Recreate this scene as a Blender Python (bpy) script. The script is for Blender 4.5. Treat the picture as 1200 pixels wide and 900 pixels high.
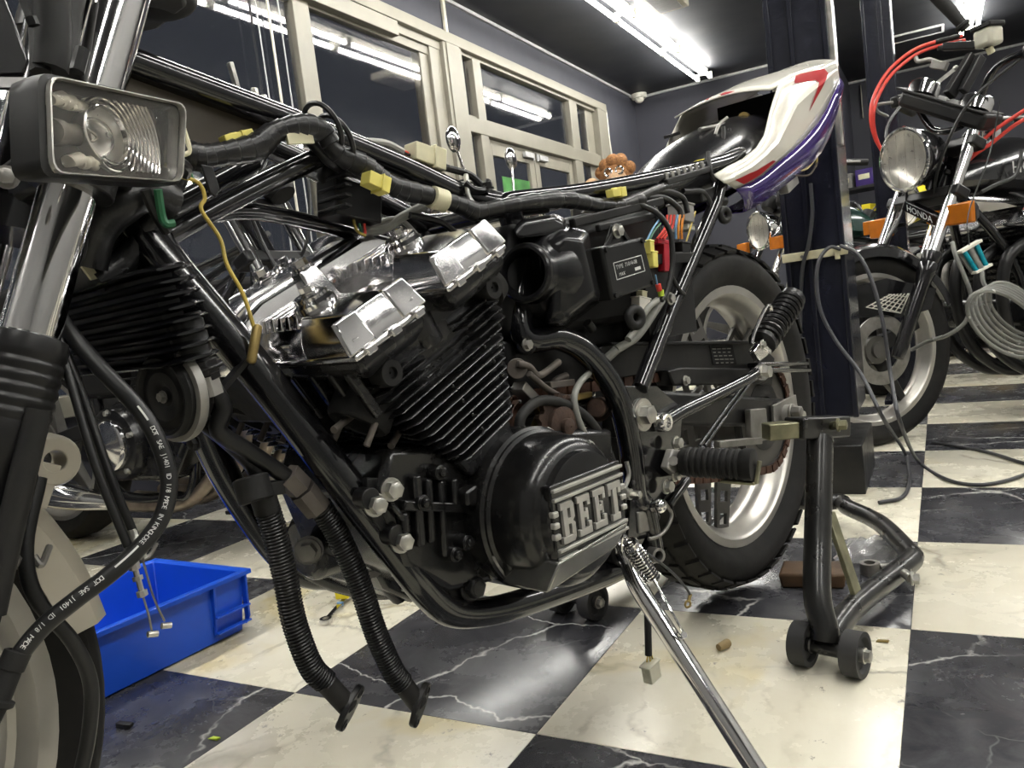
import bpy, bmesh, math, random
from mathutils import Vector, Matrix, Quaternion
random.seed(7)
for o in list(bpy.data.objects): bpy.data.objects.remove(o)
SC = bpy.context.scene
COL = SC.collection
# ------------------------------------------------------------------ camera, sky, lights, exposure
RM = Matrix(((0.8731046723756609, 0.47228681249533194, -0.12096858194915262),
             (0.062234457380091805, 0.13812601880381475, 0.9884574220693645),
             (-0.48354431378147256, 0.8705552077108076, -0.09120595889083893)))   # camera right, up, forward in the room
CAM = Vector((0.07801112, -1.34804076, 0.58026602))
FPX = 925.0
cam_d = bpy.data.cameras.new('camera'); cam_o = bpy.data.objects.new('camera', cam_d); COL.objects.link(cam_o)
cam_d.sensor_width = 36.0; cam_d.lens = FPX / 1200 * 36.0; cam_d.clip_start = 0.02; cam_d.clip_end = 100
cm = Matrix.Identity(4)
for i in range(3):
    cm[i][0] = RM[0][i]; cm[i][1] = RM[1][i]; cm[i][2] = -RM[2][i]; cm[i][3] = CAM[i]
cam_o.matrix_world = cm
SC.camera = cam_o
w = bpy.data.worlds.new('night_sky'); SC.world = w; w.use_nodes = True
w.node_tree.nodes['Background'].inputs[0].default_value = (0.017, 0.019, 0.024, 1)
w.node_tree.nodes['Background'].inputs[1].default_value = 0.6
SC.view_settings.view_transform = 'Standard'; SC.view_settings.look = 'None'
SC.view_settings.exposure = 1.48; SC.view_settings.gamma = 1.0
SC.view_settings.use_curve_mapping = False
TUBE_POWER = 22.0

# ------------------------------------------------------------------ geometry helpers
# Sizes and places were surveyed once from the photograph (sight line meets a known plane) and are plain 3-D points of the room.
# room axes: X across, Y along the window wall, Z up.  The points below were measured by intersecting sight lines with known planes.
def RAY(u, v): return RM.transposed() @ Vector(((u-600)/FPX, (450-v)/FPX, 1.0))
def G(u, v, z=0.0):
    d = RAY(u, v); return CAM + d*((z-CAM.z)/d.z)
def XP(u, v, X):
    d = RAY(u, v); return CAM + d*((X-CAM.x)/d.x)
def YP(u, v, Y):
    d = RAY(u, v); return CAM + d*((Y-CAM.y)/d.y)
def D(u, v, dep): return CAM + RAY(u, v)*dep
class Frame:
    """upright frame standing on the floor: x forward, y left, z up"""
    def __init__(s, o, h):
        s.o = Vector((o[0], o[1], 0)); s.f = Vector((-math.cos(h), -math.sin(h), 0)); s.l = Vector((-s.f.y, s.f.x, 0))
    def mat(s):
        m = Matrix.Identity(4)
        for i in range(3): m[i][0] = s.f[i]; m[i][1] = s.l[i]; m[i][2] = (0, 0, 1)[i]; m[i][3] = s.o[i]
        return m
    def loc(s, p): q = Vector(p)-s.o; return Vector((q.dot(s.f), q.dot(s.l), q.z))
    def K(s, u, v, y):
        d = RAY(u, v); t = (y-s.l.dot(CAM-s.o))/s.l.dot(d); return s.loc(CAM+d*t)
    def world(s, p): return s.o+s.f*p[0]+s.l*p[1]+Vector((0, 0, p[2]))
BIKE = Frame((-0.271-0.035*0.969891, 0.11+0.035*0.243537, 0), 1.325)
def K(u, v, y): return BIKE.K(u, v, y)
def V(*a): return Vector(a)

def spline(pts, sub=6, closed=False):
    pts = [Vector(p) for p in pts]
    n = len(pts)
    if n < 3: return pts
    out = []
    rng = n if closed else n-1
    for i in range(rng):
        p1, p2 = pts[i], pts[(i+1) % n]
        p0 = pts[i-1] if (closed or i > 0) else p1*2-p2
        p3 = pts[(i+2) % n] if (closed or i < n-2) else p2*2-p1
        for k in range(sub):
            t = k/sub
            out.append(0.5*((2*p1)+(p2-p0)*t+(2*p0-5*p1+4*p2-p3)*t*t+(3*p1-p0-3*p2+p3)*t**3))
    if not closed: out.append(pts[-1])
    return out
def ortho(a):
    a = Vector(a).normalized()
    b = Vector((0, 0, 1)) if abs(a.z) < 0.9 else Vector((1, 0, 0))
    u = a.cross(b).normalized(); return u, a.cross(u).normalized()

class MB:
    def __init__(s): s.v = []; s.f = []
    def add(s, vs, fs):
        o = len(s.v); s.v += [tuple(v) for v in vs]; s.f += [tuple(i+o for i in f) for f in fs]; return s
    def box(s, c, size, ax=None):
        c = Vector(c); hx, hy, hz = [x/2 for x in size]
        X, Y, Z = ax if ax else (V(1, 0, 0), V(0, 1, 0), V(0, 0, 1))
        vs = [c+X*(sx*hx)+Y*(sy*hy)+Z*(sz*hz) for sx in (-1, 1) for sy in (-1, 1) for sz in (-1, 1)]
        return s.add(vs, [(0, 1, 3, 2), (4, 6, 7, 5), (0, 4, 5, 1), (2, 3, 7, 6), (0, 2, 6, 4), (1, 5, 7, 3)])
    def bar(s, p0, p1, wd, th, up=(0, 0, 1)):
        p0, p1 = Vector(p0), Vector(p1); a = (p1-p0); L = a.length; a.normalize()
        u = Vector(up); u = (u-a*u.dot(a))
        if u.length < 1e-4: u = ortho(a)[0]
        u.normalize(); return s.box((p0+p1)/2, (L, wd, th), (a, u.cross(a).normalized(), u))
    def prism(s, pts, ext):
        n = len(pts); ext = Vector(ext); a = [Vector(p) for p in pts]
        vs = a+[p+ext for p in a]
        return s.add(vs, [tuple(range(n)), tuple(range(2*n-1, n-1, -1))]+[(i, (i+1) % n, (i+1) % n+n, i+n) for i in range(n)])
    def loft(s, rings, closed=True, caps=True):
        n = len(rings[0]); vs = [p for r in rings for p in r]; fs = []
        for k in range(len(rings)-1):
            for i in range(n if closed else n-1):
                j = (i+1) % n; fs.append((k*n+i, k*n+j, (k+1)*n+j, (k+1)*n+i))
        if caps and closed: fs += [tuple(range(n-1, -1, -1)), tuple((len(rings)-1)*n+i for i in range(n))]
        return s.add(vs, fs)
    def cyl(s, p0, p1, r0, r1=None, n=16, caps=True):
        p0, p1 = Vector(p0), Vector(p1); r1 = r0 if r1 is None else r1
        u, w = ortho(p1-p0)
        ring = lambda p, r: [p+u*(r*math.cos(2*math.pi*i/n))+w*(r*math.sin(2*math.pi*i/n)) for i in range(n)]
        return s.loft([ring(p0, r0), ring(p1, r1)], True, caps)
    def tube(s, pts, r, n=10, sub=6, sp=True, caps=True, closed=False):
        P = spline(pts, sub, closed) if sp else [Vector(p) for p in pts]
        m = len(P); rings = []
        rr = r if callable(r) else (lambda t: r)
        t0 = (P[1]-P[0]).normalized(); u, _ = ortho(t0)
        for i, p in enumerate(P):
            if closed: t = P[(i+1) % m]-P[i-1]
            else: t = (P[min(i+1, m-1)]-P[max(i-1, 0)])
            t.normalize(); u = (u-t*u.dot(t)).normalized(); ww = t.cross(u)
            q = rr(i/max(1, m-1)); rings.append([p+u*(q*math.cos(2*math.pi*k/n))+ww*(q*math.sin(2*math.pi*k/n)) for k in range(n)])
        if closed: rings.append(rings[0]); caps = False
        return s.loft(rings, True, caps)
    def lathe(s, o, axis, prof, n=32, a0=0.0, a1=2*math.pi, ref=None, close=False):
        o = Vector(o); axis = Vector(axis).normalized()
        if ref is None: u, w = ortho(axis)
        else:
            u = Vector(ref); u = (u-axis*u.dot(axis)).normalized(); w = axis.cross(u)
        full = abs(a1-a0-2*math.pi) < 1e-6; m = n if full else n+1
        rings = []
        for (r, h) in prof:
            rings.append([o+axis*h+u*(r*math.cos(a0+(a1-a0)*i/n))+w*(r*math.sin(a0+(a1-a0)*i/n)) for i in range(m)])
        if close: rings.append(rings[0])
        return s.loft(rings, full, False)
    def sphere(s, c, r, nu=16, nv=10, ax=None, v0=0.0, v1=math.pi):
        c = Vector(c); r = (r, r, r) if not hasattr(r, '__len__') else r
        X, Y, Z = ax if ax else (V(1, 0, 0), V(0, 1, 0), V(0, 0, 1))
        rings = []
        for j in range(nv+1):
            t = v0+(v1-v0)*j/nv
            rings.append([c+X*(r[0]*math.sin(t)*math.cos(2*math.pi*i/nu))+Y*(r[1]*math.sin(t)*math.sin(2*math.pi*i/nu))+Z*(r[2]*math.cos(t)) for i in range(nu)])
        return s.loft(rings, True, False)
    def torus(s, c, axis, R, r, n=32, m=8):
        return s.lathe(c, axis, [(R+r*math.cos(2*math.pi*k/m), r*math.sin(2*math.pi*k/m)) for k in range(m)], n, close=True)
    def spring(s, p0, p1, R, r, turns, n=5, seg=12):
        p0, p1 = Vector(p0), Vector(p1); u, w = ortho(p1-p0); N = int(turns*seg)
        P = [p0+(p1-p0)*(i/N)+(u*math.cos(2*math.pi*i/seg)+w*math.sin(2*math.pi*i/seg))*R for i in range(N+1)]
        return s.tube(P, r, n, sp=False)
    def coil(s, pts, R, r, pitch, n=5, seg=10):
        """wire wound round a curved path"""
        P = spline(pts, 24); L = [0]
        for i in range(1, len(P)): L.append(L[-1]+(P[i]-P[i-1]).length)
        tot = L[-1]; N = int(tot/pitch*seg); out = []; j = 0
        u, _ = ortho(P[1]-P[0])
        for i in range(N+1):
            d = tot*i/N
            while j < len(L)-2 and L[j+1] < d: j += 1
            f = (d-L[j])/max(1e-9, L[j+1]-L[j]); p = P[j].lerp(P[j+1], f); t = (P[j+1]-P[j]).normalized()
            u = (u-t*u.dot(t)).normalized(); w = t.cross(u); a = 2*math.pi*i/seg
            out.append(p+(u*math.cos(a)+w*math.sin(a))*R)
        return s.tube(out, r, n, sp=False)
    def hexhead(s, p, axis, r, h, washer=True):
        p = Vector(p); a = Vector(axis).normalized()
        if washer: s.cyl(p, p+a*h*0.25, r*1.3, n=16); p = p+a*h*0.25
        s.cyl(p, p+a*h*0.75, r, r*0.97, n=6); s.cyl(p+a*h*0.75, p+a*h*0.82, r*0.8, r*0.6, n=12); return s
    def plate(s, pts, nrm, th):
        return s.prism(pts, Vector(nrm).normalized()*th)

WHOLE = {'printed_text', 'tread_blocks', 'drive_chain', 'fin_nub', 'wall_left', 'bag_film', 'far_tiles', 'tile', 'badge_letter', 'printed_frame', 'bracket_clip', 'hose_end', 'regulator', 'lens_flute'}
def pieces(mb):
    """groups of faces whose boxes touch: what stands apart becomes an object of its own"""
    par = list(range(len(mb.v)))
    def find(a):
        while par[a] != a: par[a] = par[par[a]]; a = par[a]
        return a
    for f in mb.f:
        r = find(f[0])
        for i in f[1:]: par[find(i)] = r
    box = {}
    for i, v in enumerate(mb.v):
        r = find(i); b = box.get(r)
        if b is None: box[r] = [list(v), list(v)]
        else:
            for k in range(3): b[0][k] = min(b[0][k], v[k]); b[1][k] = max(b[1][k], v[k])
    ks = list(box)
    if len(ks) == 1 or len(ks) > 60: return [mb]
    up = {k: k for k in ks}
    def fi(a):
        while up[a] != a: a = up[a]
        return a
    e = 0.0012
    for i, a in enumerate(ks):
        for b in ks[i+1:]:
            if all(box[a][0][k] < box[b][1][k]+e and box[b][0][k] < box[a][1][k]+e for k in range(3)): up[fi(a)] = fi(b)
    gr = {}
    for f in mb.f: gr.setdefault(fi(find(f[0])), []).append(f)
    if len(gr) == 1: return [mb]
    out = []
    for fs in gr.values():
        m = MB(); ix = {}
        for f in fs:
            for i in f:
                if i not in ix: ix[i] = len(m.v); m.v.append(mb.v[i])
            m.f.append(tuple(ix[i] for i in f))
        out.append(m)
    out.sort(key=lambda m: -len(m.f)); return out
def build(name, mb, mat, parent=None, bevel=0.0, angle=38, seg=2, smooth=True):
    ps = [mb] if name in WHOLE or parent is None else pieces(mb)
    if len(ps) > 1:
        os_ = [build1(name, p, mat, parent, bevel, angle, seg, smooth) for p in ps]; return os_[0]
    return build1(name, mb, mat, parent, bevel, angle, seg, smooth)
def build1(name, mb, mat, parent=None, bevel=0.0, angle=38, seg=2, smooth=True):
    me = bpy.data.meshes.new(name); me.from_pydata(mb.v, [], mb.f)
    bm = bmesh.new(); bm.from_mesh(me); bmesh.ops.recalc_face_normals(bm, faces=bm.faces); bm.to_mesh(me); bm.free()
    if smooth:
        me.polygons.foreach_set('use_smooth', [True]*len(me.polygons)); me.set_sharp_from_angle(angle=math.radians(angle))
    me.materials.append(mat)
    o = bpy.data.objects.new(name, me); COL.objects.link(o)
    if parent is not None: o.parent = parent
    if bevel:
        b = o.modifiers.new('bevel', 'BEVEL'); b.width = bevel; b.segments = seg; b.limit_method = 'ANGLE'; b.angle_limit = math.radians(35)
    return o
def tag(o, label=None, cat=None, group=None, kind=None):
    for k, x in (('label', label), ('category', cat), ('group', group), ('kind', kind)):
        if x: o[k] = x
    return o
def thing(name, label, cat, loc=(0, 0, 0), rz=0.0, group=None, mat=None):
    o = bpy.data.objects.new(name, None); COL.objects.link(o); o.empty_display_size = 0.1
    if mat is not None: o.matrix_world = mat
    else: o.location = loc; o.rotation_euler = (0, 0, rz)
    return tag(o, label, cat, group)
def dup(o, parent=None):
    c = o.copy(); COL.objects.link(c)
    if parent is not None: c.parent = parent
    for ch in list(o.children): dup(ch, c)
    return c

# ------------------------------------------------------------------ materials
def nd(nt, t, **kw):
    n = nt.nodes.new(t)
    for k, x in kw.items(): setattr(n, k, x)
    return n
def pm(name, col, rough=0.5, metal=0.0, var=0.12, scale=30, bump=0.0, bscale=None, coat=0.0, dust=0.0, rvar=0.12, trans=0.0, ior=1.45, emit=None, spec=0.5, sss=0.0, wear=0.0):
    m = bpy.data.materials.new(name); m.use_nodes = True; nt = m.node_tree; b = nt.nodes['Principled BSDF']
    tc = nd(nt, 'ShaderNodeTexCoord'); nz = nd(nt, 'ShaderNodeTexNoise'); nz.inputs['Scale'].default_value = scale; nz.inputs['Detail'].default_value = 5
    nt.links.new(tc.outputs['Object'], nz.inputs['Vector'])
    r = nd(nt, 'ShaderNodeMapRange'); r.inputs[1].default_value = 0.3; r.inputs[2].default_value = 0.7
    r.inputs[3].default_value = 1-var; r.inputs[4].default_value = 1+var; nt.links.new(nz.outputs['Fac'], r.inputs[0])
    mx = nd(nt, 'ShaderNodeVectorMath', operation='SCALE'); mx.inputs[0].default_value = col[:3]; nt.links.new(r.outputs[0], mx.inputs['Scale'])
    out = mx.outputs[0]
    if dust > 0:
        n2 = nd(nt, 'ShaderNodeTexNoise'); n2.inputs['Scale'].default_value = scale*0.37; n2.inputs['Detail'].default_value = 8; n2.inputs['Roughness'].default_value = 0.7
        nt.links.new(tc.outputs['Object'], n2.inputs['Vector'])
        r2 = nd(nt, 'ShaderNodeMapRange'); r2.inputs[1].default_value = 0.45; r2.inputs[2].default_value = 0.75; r2.inputs[4].default_value = dust*0.5
        nt.links.new(n2.outputs['Fac'], r2.inputs[0])
        mi = nd(nt, 'ShaderNodeMix', data_type='RGBA'); nt.links.new(r2.outputs[0], mi.inputs[0]); nt.links.new(out, mi.inputs[6]); mi.inputs[7].default_value = (0.10, 0.09, 0.072, 1)
        out = mi.outputs[2]
    nt.links.new(out, b.inputs['Base Color'])
    rr = nd(nt, 'ShaderNodeMapRange'); rr.inputs[1].default_value = 0.3; rr.inputs[2].default_value = 0.7
    rr.inputs[3].default_value = max(0.01, rough*(1-rvar)); rr.inputs[4].default_value = min(1, rough*(1+rvar)+dust*0.15); nt.links.new(nz.outputs['Fac'], rr.inputs[0]); nt.links.new(rr.outputs[0], b.inputs['Roughness'])
    b.inputs['Metallic'].default_value = metal; b.inputs['Coat Weight'].default_value = coat; b.inputs['Coat Roughness'].default_value = 0.08
    b.inputs['Transmission Weight'].default_value = trans; b.inputs['IOR'].default_value = ior; b.inputs['Specular IOR Level'].default_value = spec
    if bump > 0:
        n3 = nd(nt, 'ShaderNodeTexNoise'); n3.inputs['Scale'].default_value = bscale or scale*4; n3.inputs['Detail'].default_value = 4
        nt.links.new(tc.outputs['Object'], n3.inputs['Vector'])
        bp = nd(nt, 'ShaderNodeBump'); bp.inputs['Strength'].default_value = bump; bp.inputs['Distance'].default_value = 0.002
        nt.links.new(n3.outputs['Fac'], bp.inputs['Height']); nt.links.new(bp.outputs[0], b.inputs['Normal'])
    if emit: b.inputs['Emission Color'].default_value = (*emit[:3], 1); b.inputs['Emission Strength'].default_value = emit[3]
    return m
M = {}
M['black_gloss'] = pm('gloss_black_paint', (0.006, 0.006, 0.007), 0.16, coat=0.5, dust=0.12, scale=40, bump=0.03)
M['black_satin'] = pm('satin_black_paint', (0.009, 0.009, 0.0095), 0.33, spec=0.4, dust=0.22, scale=35, bump=0.05)
M['fin_black'] = pm('black_engine_paint', (0.007, 0.007, 0.0075), 0.26, coat=0.06, dust=0.14, scale=45, bump=0.05)
M['bare_edge'] = pm('bare_fin_edge', (0.42, 0.41, 0.39), 0.35, metal=0.9, scale=90, var=0.3)
M['case_black'] = pm('glossy_black_case', (0.006, 0.006, 0.0065), 0.24, coat=0.15, dust=0.18, scale=28, bump=0.04)
M['plastic'] = pm('worn_black_plastic', (0.010, 0.010, 0.010), 0.40, spec=0.3, dust=0.2, scale=22, bump=0.06)
M['gloss_plastic'] = pm('shiny_black_plastic', (0.008, 0.008, 0.009), 0.22, dust=0.16, scale=18, bump=0.08, bscale=30)
M['rubber'] = pm('black_rubber', (0.012, 0.0118, 0.0115), 0.58, spec=0.35, dust=0.25, scale=30, bump=0.08)
M['tyre'] = pm('tyre_rubber', (0.0125, 0.012, 0.0115), 0.7, spec=0.3, dust=0.35, scale=16, bump=0.12)
M['tape'] = pm('black_vinyl_tape', (0.012, 0.012, 0.0125), 0.30, dust=0.2, scale=60, bump=0.5, bscale=90)
M['chrome'] = pm('chrome', (0.74, 0.73, 0.72), 0.10, metal=1.0, var=0.05, scale=20)
M['polished'] = pm('polished_aluminium', (0.66, 0.65, 0.65), 0.13, metal=1.0, var=0.10, scale=24, bump=0.03, bscale=14, rvar=0.5)
M['steel'] = pm('zinc_steel', (0.50, 0.49, 0.45), 0.32, metal=0.9, var=0.2, scale=60)
M['dull_steel'] = pm('dull_steel', (0.28, 0.27, 0.25), 0.45, metal=0.8, var=0.25, scale=40, dust=0.2)
M['grey_alloy'] = pm('grey_alloy', (0.30, 0.29, 0.27), 0.5, metal=0.55, var=0.2, scale=40, dust=0.3)
M['rim'] = pm('silver_painted_rim', (0.47, 0.455, 0.42), 0.32, metal=0.75, var=0.08, scale=20, dust=0.08)
M['engine_matte'] = pm('matte_engine_paint', (0.008, 0.008, 0.008), 0.6, spec=0.25, dust=0.3, scale=40, bump=0.1)
M['linkage'] = pm('grimy_brown_alloy', (0.115, 0.10, 0.088), 0.55, metal=0.45, var=0.3, scale=50, dust=0.4)
M['floor_sheen'] = pm('black_case_floor_sheen', (0.34, 0.335, 0.31), 0.2, metal=0.9, var=0.1, scale=20)  # black skirt facet, the cream floor's reflection put into the colour
M['near_wall'] = pm('pale_grey_wall', (0.17, 0.17, 0.168), 0.6, var=0.05, scale=3)
M['reflector'] = pm('frosted_reflector', (0.86, 0.86, 0.85), 0.30, metal=0.9, var=0.05, scale=60, bump=0.04, bscale=80)
M['spoke'] = pm('grey_spoke', (0.12, 0.115, 0.105), 0.5, metal=0.5, var=0.15, scale=30, dust=0.25)
M['olive'] = pm('olive_zinc_plate', (0.26, 0.25, 0.16), 0.38, metal=0.75, var=0.3, scale=35)
M['brass'] = pm('tarnished_brass', (0.30, 0.22, 0.08), 0.5, metal=0.6, var=0.25, scale=50)
M['rust'] = pm('rusty_metal', (0.050, 0.029, 0.020), 0.75, metal=0.2, var=0.5, scale=60, bump=0.4)
M['rust_pipe'] = pm('heat_stained_pipe', (0.30, 0.25, 0.20), 0.38, metal=0.85, var=0.45, scale=14, dust=0.25)
M['rust_chain'] = pm('rusty_chain', (0.10, 0.05, 0.033), 0.6, metal=0.4, var=0.4, scale=90, bump=0.3)
M['cream_metal'] = pm('cream_painted_metal', (0.62, 0.58, 0.48), 0.45, var=0.1, scale=20, dust=0.12)
M['white_gloss'] = pm('gloss_white_paint', (0.84, 0.81, 0.72), 0.16, coat=0.4, var=0.03, scale=8)
M['purple'] = pm('gloss_purple_paint', (0.035, 0.016, 0.13), 0.13, coat=0.5, var=0.1, scale=15)
M['red_paint'] = pm('red_decal', (0.33, 0.010, 0.012), 0.6, spec=0.15, var=0.08, scale=15)
M['ivory'] = pm('ivory_nylon', (0.66, 0.62, 0.42), 0.42, var=0.12, scale=40, trans=0.12, dust=0.05)
M['yellow_nylon'] = pm('yellow_nylon', (0.66, 0.58, 0.14), 0.42, var=0.12, scale=40)
M['yellow'] = pm('bright_yellow_plastic', (0.80, 0.66, 0.02), 0.4, var=0.05, scale=20)
M['white_pl'] = pm('white_plastic', (0.70, 0.68, 0.60), 0.4, var=0.08, scale=25)
M['clear_dirty'] = pm('cloudy_clear_nylon', (0.75, 0.73, 0.60), 0.35, trans=0.45, var=0.08, scale=40)
M['red_pl'] = pm('red_plastic', (0.40, 0.015, 0.03), 0.35, var=0.15, scale=30)
M['wire_red'] = pm('red_wire', (0.62, 0.05, 0.035), 0.38)
M['wire_orange'] = pm('orange_wire', (0.65, 0.24, 0.03), 0.4)
M['wire_blue'] = pm('pale_blue_wire', (0.16, 0.32, 0.50), 0.4)
M['wire_green'] = pm('green_wire', (0.02, 0.12, 0.05), 0.4)
M['wire_yellow'] = pm('yellow_wire', (0.42, 0.31, 0.06), 0.45, var=0.3)
M['wire_grey'] = pm('grey_wire', (0.28, 0.28, 0.26), 0.5)
M['grey_tube'] = pm('grey_vinyl_tube', (0.21, 0.21, 0.19), 0.45, dust=0.2, scale=40)
M['brown_plate'] = pm('dusty_brown_plate', (0.045, 0.036, 0.024), 0.55, dust=0.4, scale=25)
M['wire_black'] = pm('black_wire', (0.012, 0.012, 0.012), 0.4)
M['orange_lens'] = pm('orange_lens', (0.72, 0.22, 0.015), 0.18, trans=0.35, var=0.1, scale=30, coat=0.3)
M['glass'] = pm('clear_glass', (0.95, 0.95, 0.95), 0.03, trans=1.0, var=0.0, ior=1.46, rvar=0)
M['lens'] = pm('clear_lens', (0.93, 0.91, 0.87), 0.05, trans=0.96, var=0.03, ior=1.18, scale=60)
M['blue_pl'] = pm('blue_plastic', (0.008, 0.085, 0.62), 0.36, var=0.06, scale=12, dust=0.04)
M['grey_paint'] = pm('charcoal_wall_paint', (0.046, 0.047, 0.060), 0.6, var=0.05, scale=3, bump=0.05, bscale=80)
M['ceil_paint'] = pm('dark_ceiling_paint', (0.020, 0.021, 0.025), 0.55, var=0.05, scale=2, bump=0.03, bscale=60)
M['trim_grey'] = pm('pale_grey_trim', (0.38, 0.38, 0.38), 0.5)
M['alu_frame'] = pm('cream_window_frame', (0.22, 0.205, 0.165), 0.42, var=0.10, scale=6, dust=0.25)
M['navy'] = pm('navy_black_steel', (0.009, 0.010, 0.018), 0.22, coat=0.25, var=0.2, scale=25, bump=0.22, bscale=70, dust=0.06)
M['stand_black'] = pm('black_stand_paint', (0.012, 0.012, 0.012), 0.28, dust=0.3, scale=30, coat=0.15, bump=0.05)
M['wheel_rubber'] = pm('grey_black_roller', (0.03, 0.03, 0.031), 0.55, dust=0.3, scale=30)
M['wood'] = pm('brown_wood', (0.085, 0.048, 0.023), 0.6, var=0.35, scale=25, bump=0.2)
M['card'] = pm('brown_cardboard', (0.26, 0.19, 0.09), 0.75, var=0.12, scale=15)
M['pink'] = pm('pink_card', (0.75, 0.16, 0.25), 0.6)
M['lime'] = pm('lime_plastic', (0.48, 0.62, 0.05), 0.5)
M['teal'] = pm('teal_tube', (0.0, 0.30, 0.40), 0.3)
M['vinyl_hose'] = pm('clear_vinyl_hose', (0.44, 0.44, 0.41), 0.25, trans=0.6, ior=1.2, var=0.1, scale=15)
M['tank_green'] = pm('dark_green_paint', (0.012, 0.035, 0.027), 0.18, coat=0.4)
M['plush'] = pm('brown_plush', (0.24, 0.11, 0.04), 0.9, var=0.5, scale=120, bump=1.0, bscale=200)
M['plush_face'] = pm('tan_plush', (0.52, 0.34, 0.20), 0.9, var=0.2, scale=120, bump=0.6, bscale=200)
M['ink_white'] = pm('white_print', (0.62, 0.62, 0.60), 0.5)
M['letter'] = pm('bare_alloy_letters', (0.42, 0.41, 0.38), 0.42, metal=0.55, var=0.12, scale=60)
M['black_and_shade'] = pm('flat_black_and_shade', (0.004, 0.004, 0.004), 0.8)  # flat black of plate and dials; painted shade inside the cowl
M['bag'] = pm('clear_polythene', (0.95, 0.95, 0.95), 0.10, trans=0.80, ior=1.35, var=0.02)
M['green_sheet'] = pm('green_poster', (0.12, 0.42, 0.10), 0.6, var=0.3, scale=9)
M['fender_cream'] = pm('cream_fender_paint', (0.52, 0.48, 0.39), 0.35, var=0.06, scale=12, dust=0.15)
M['cable_grey'] = pm('dark_grey_cable', (0.045, 0.045, 0.05), 0.42)
M['cap_red'] = pm('faded_red', (0.40, 0.06, 0.05), 0.5)

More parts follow.
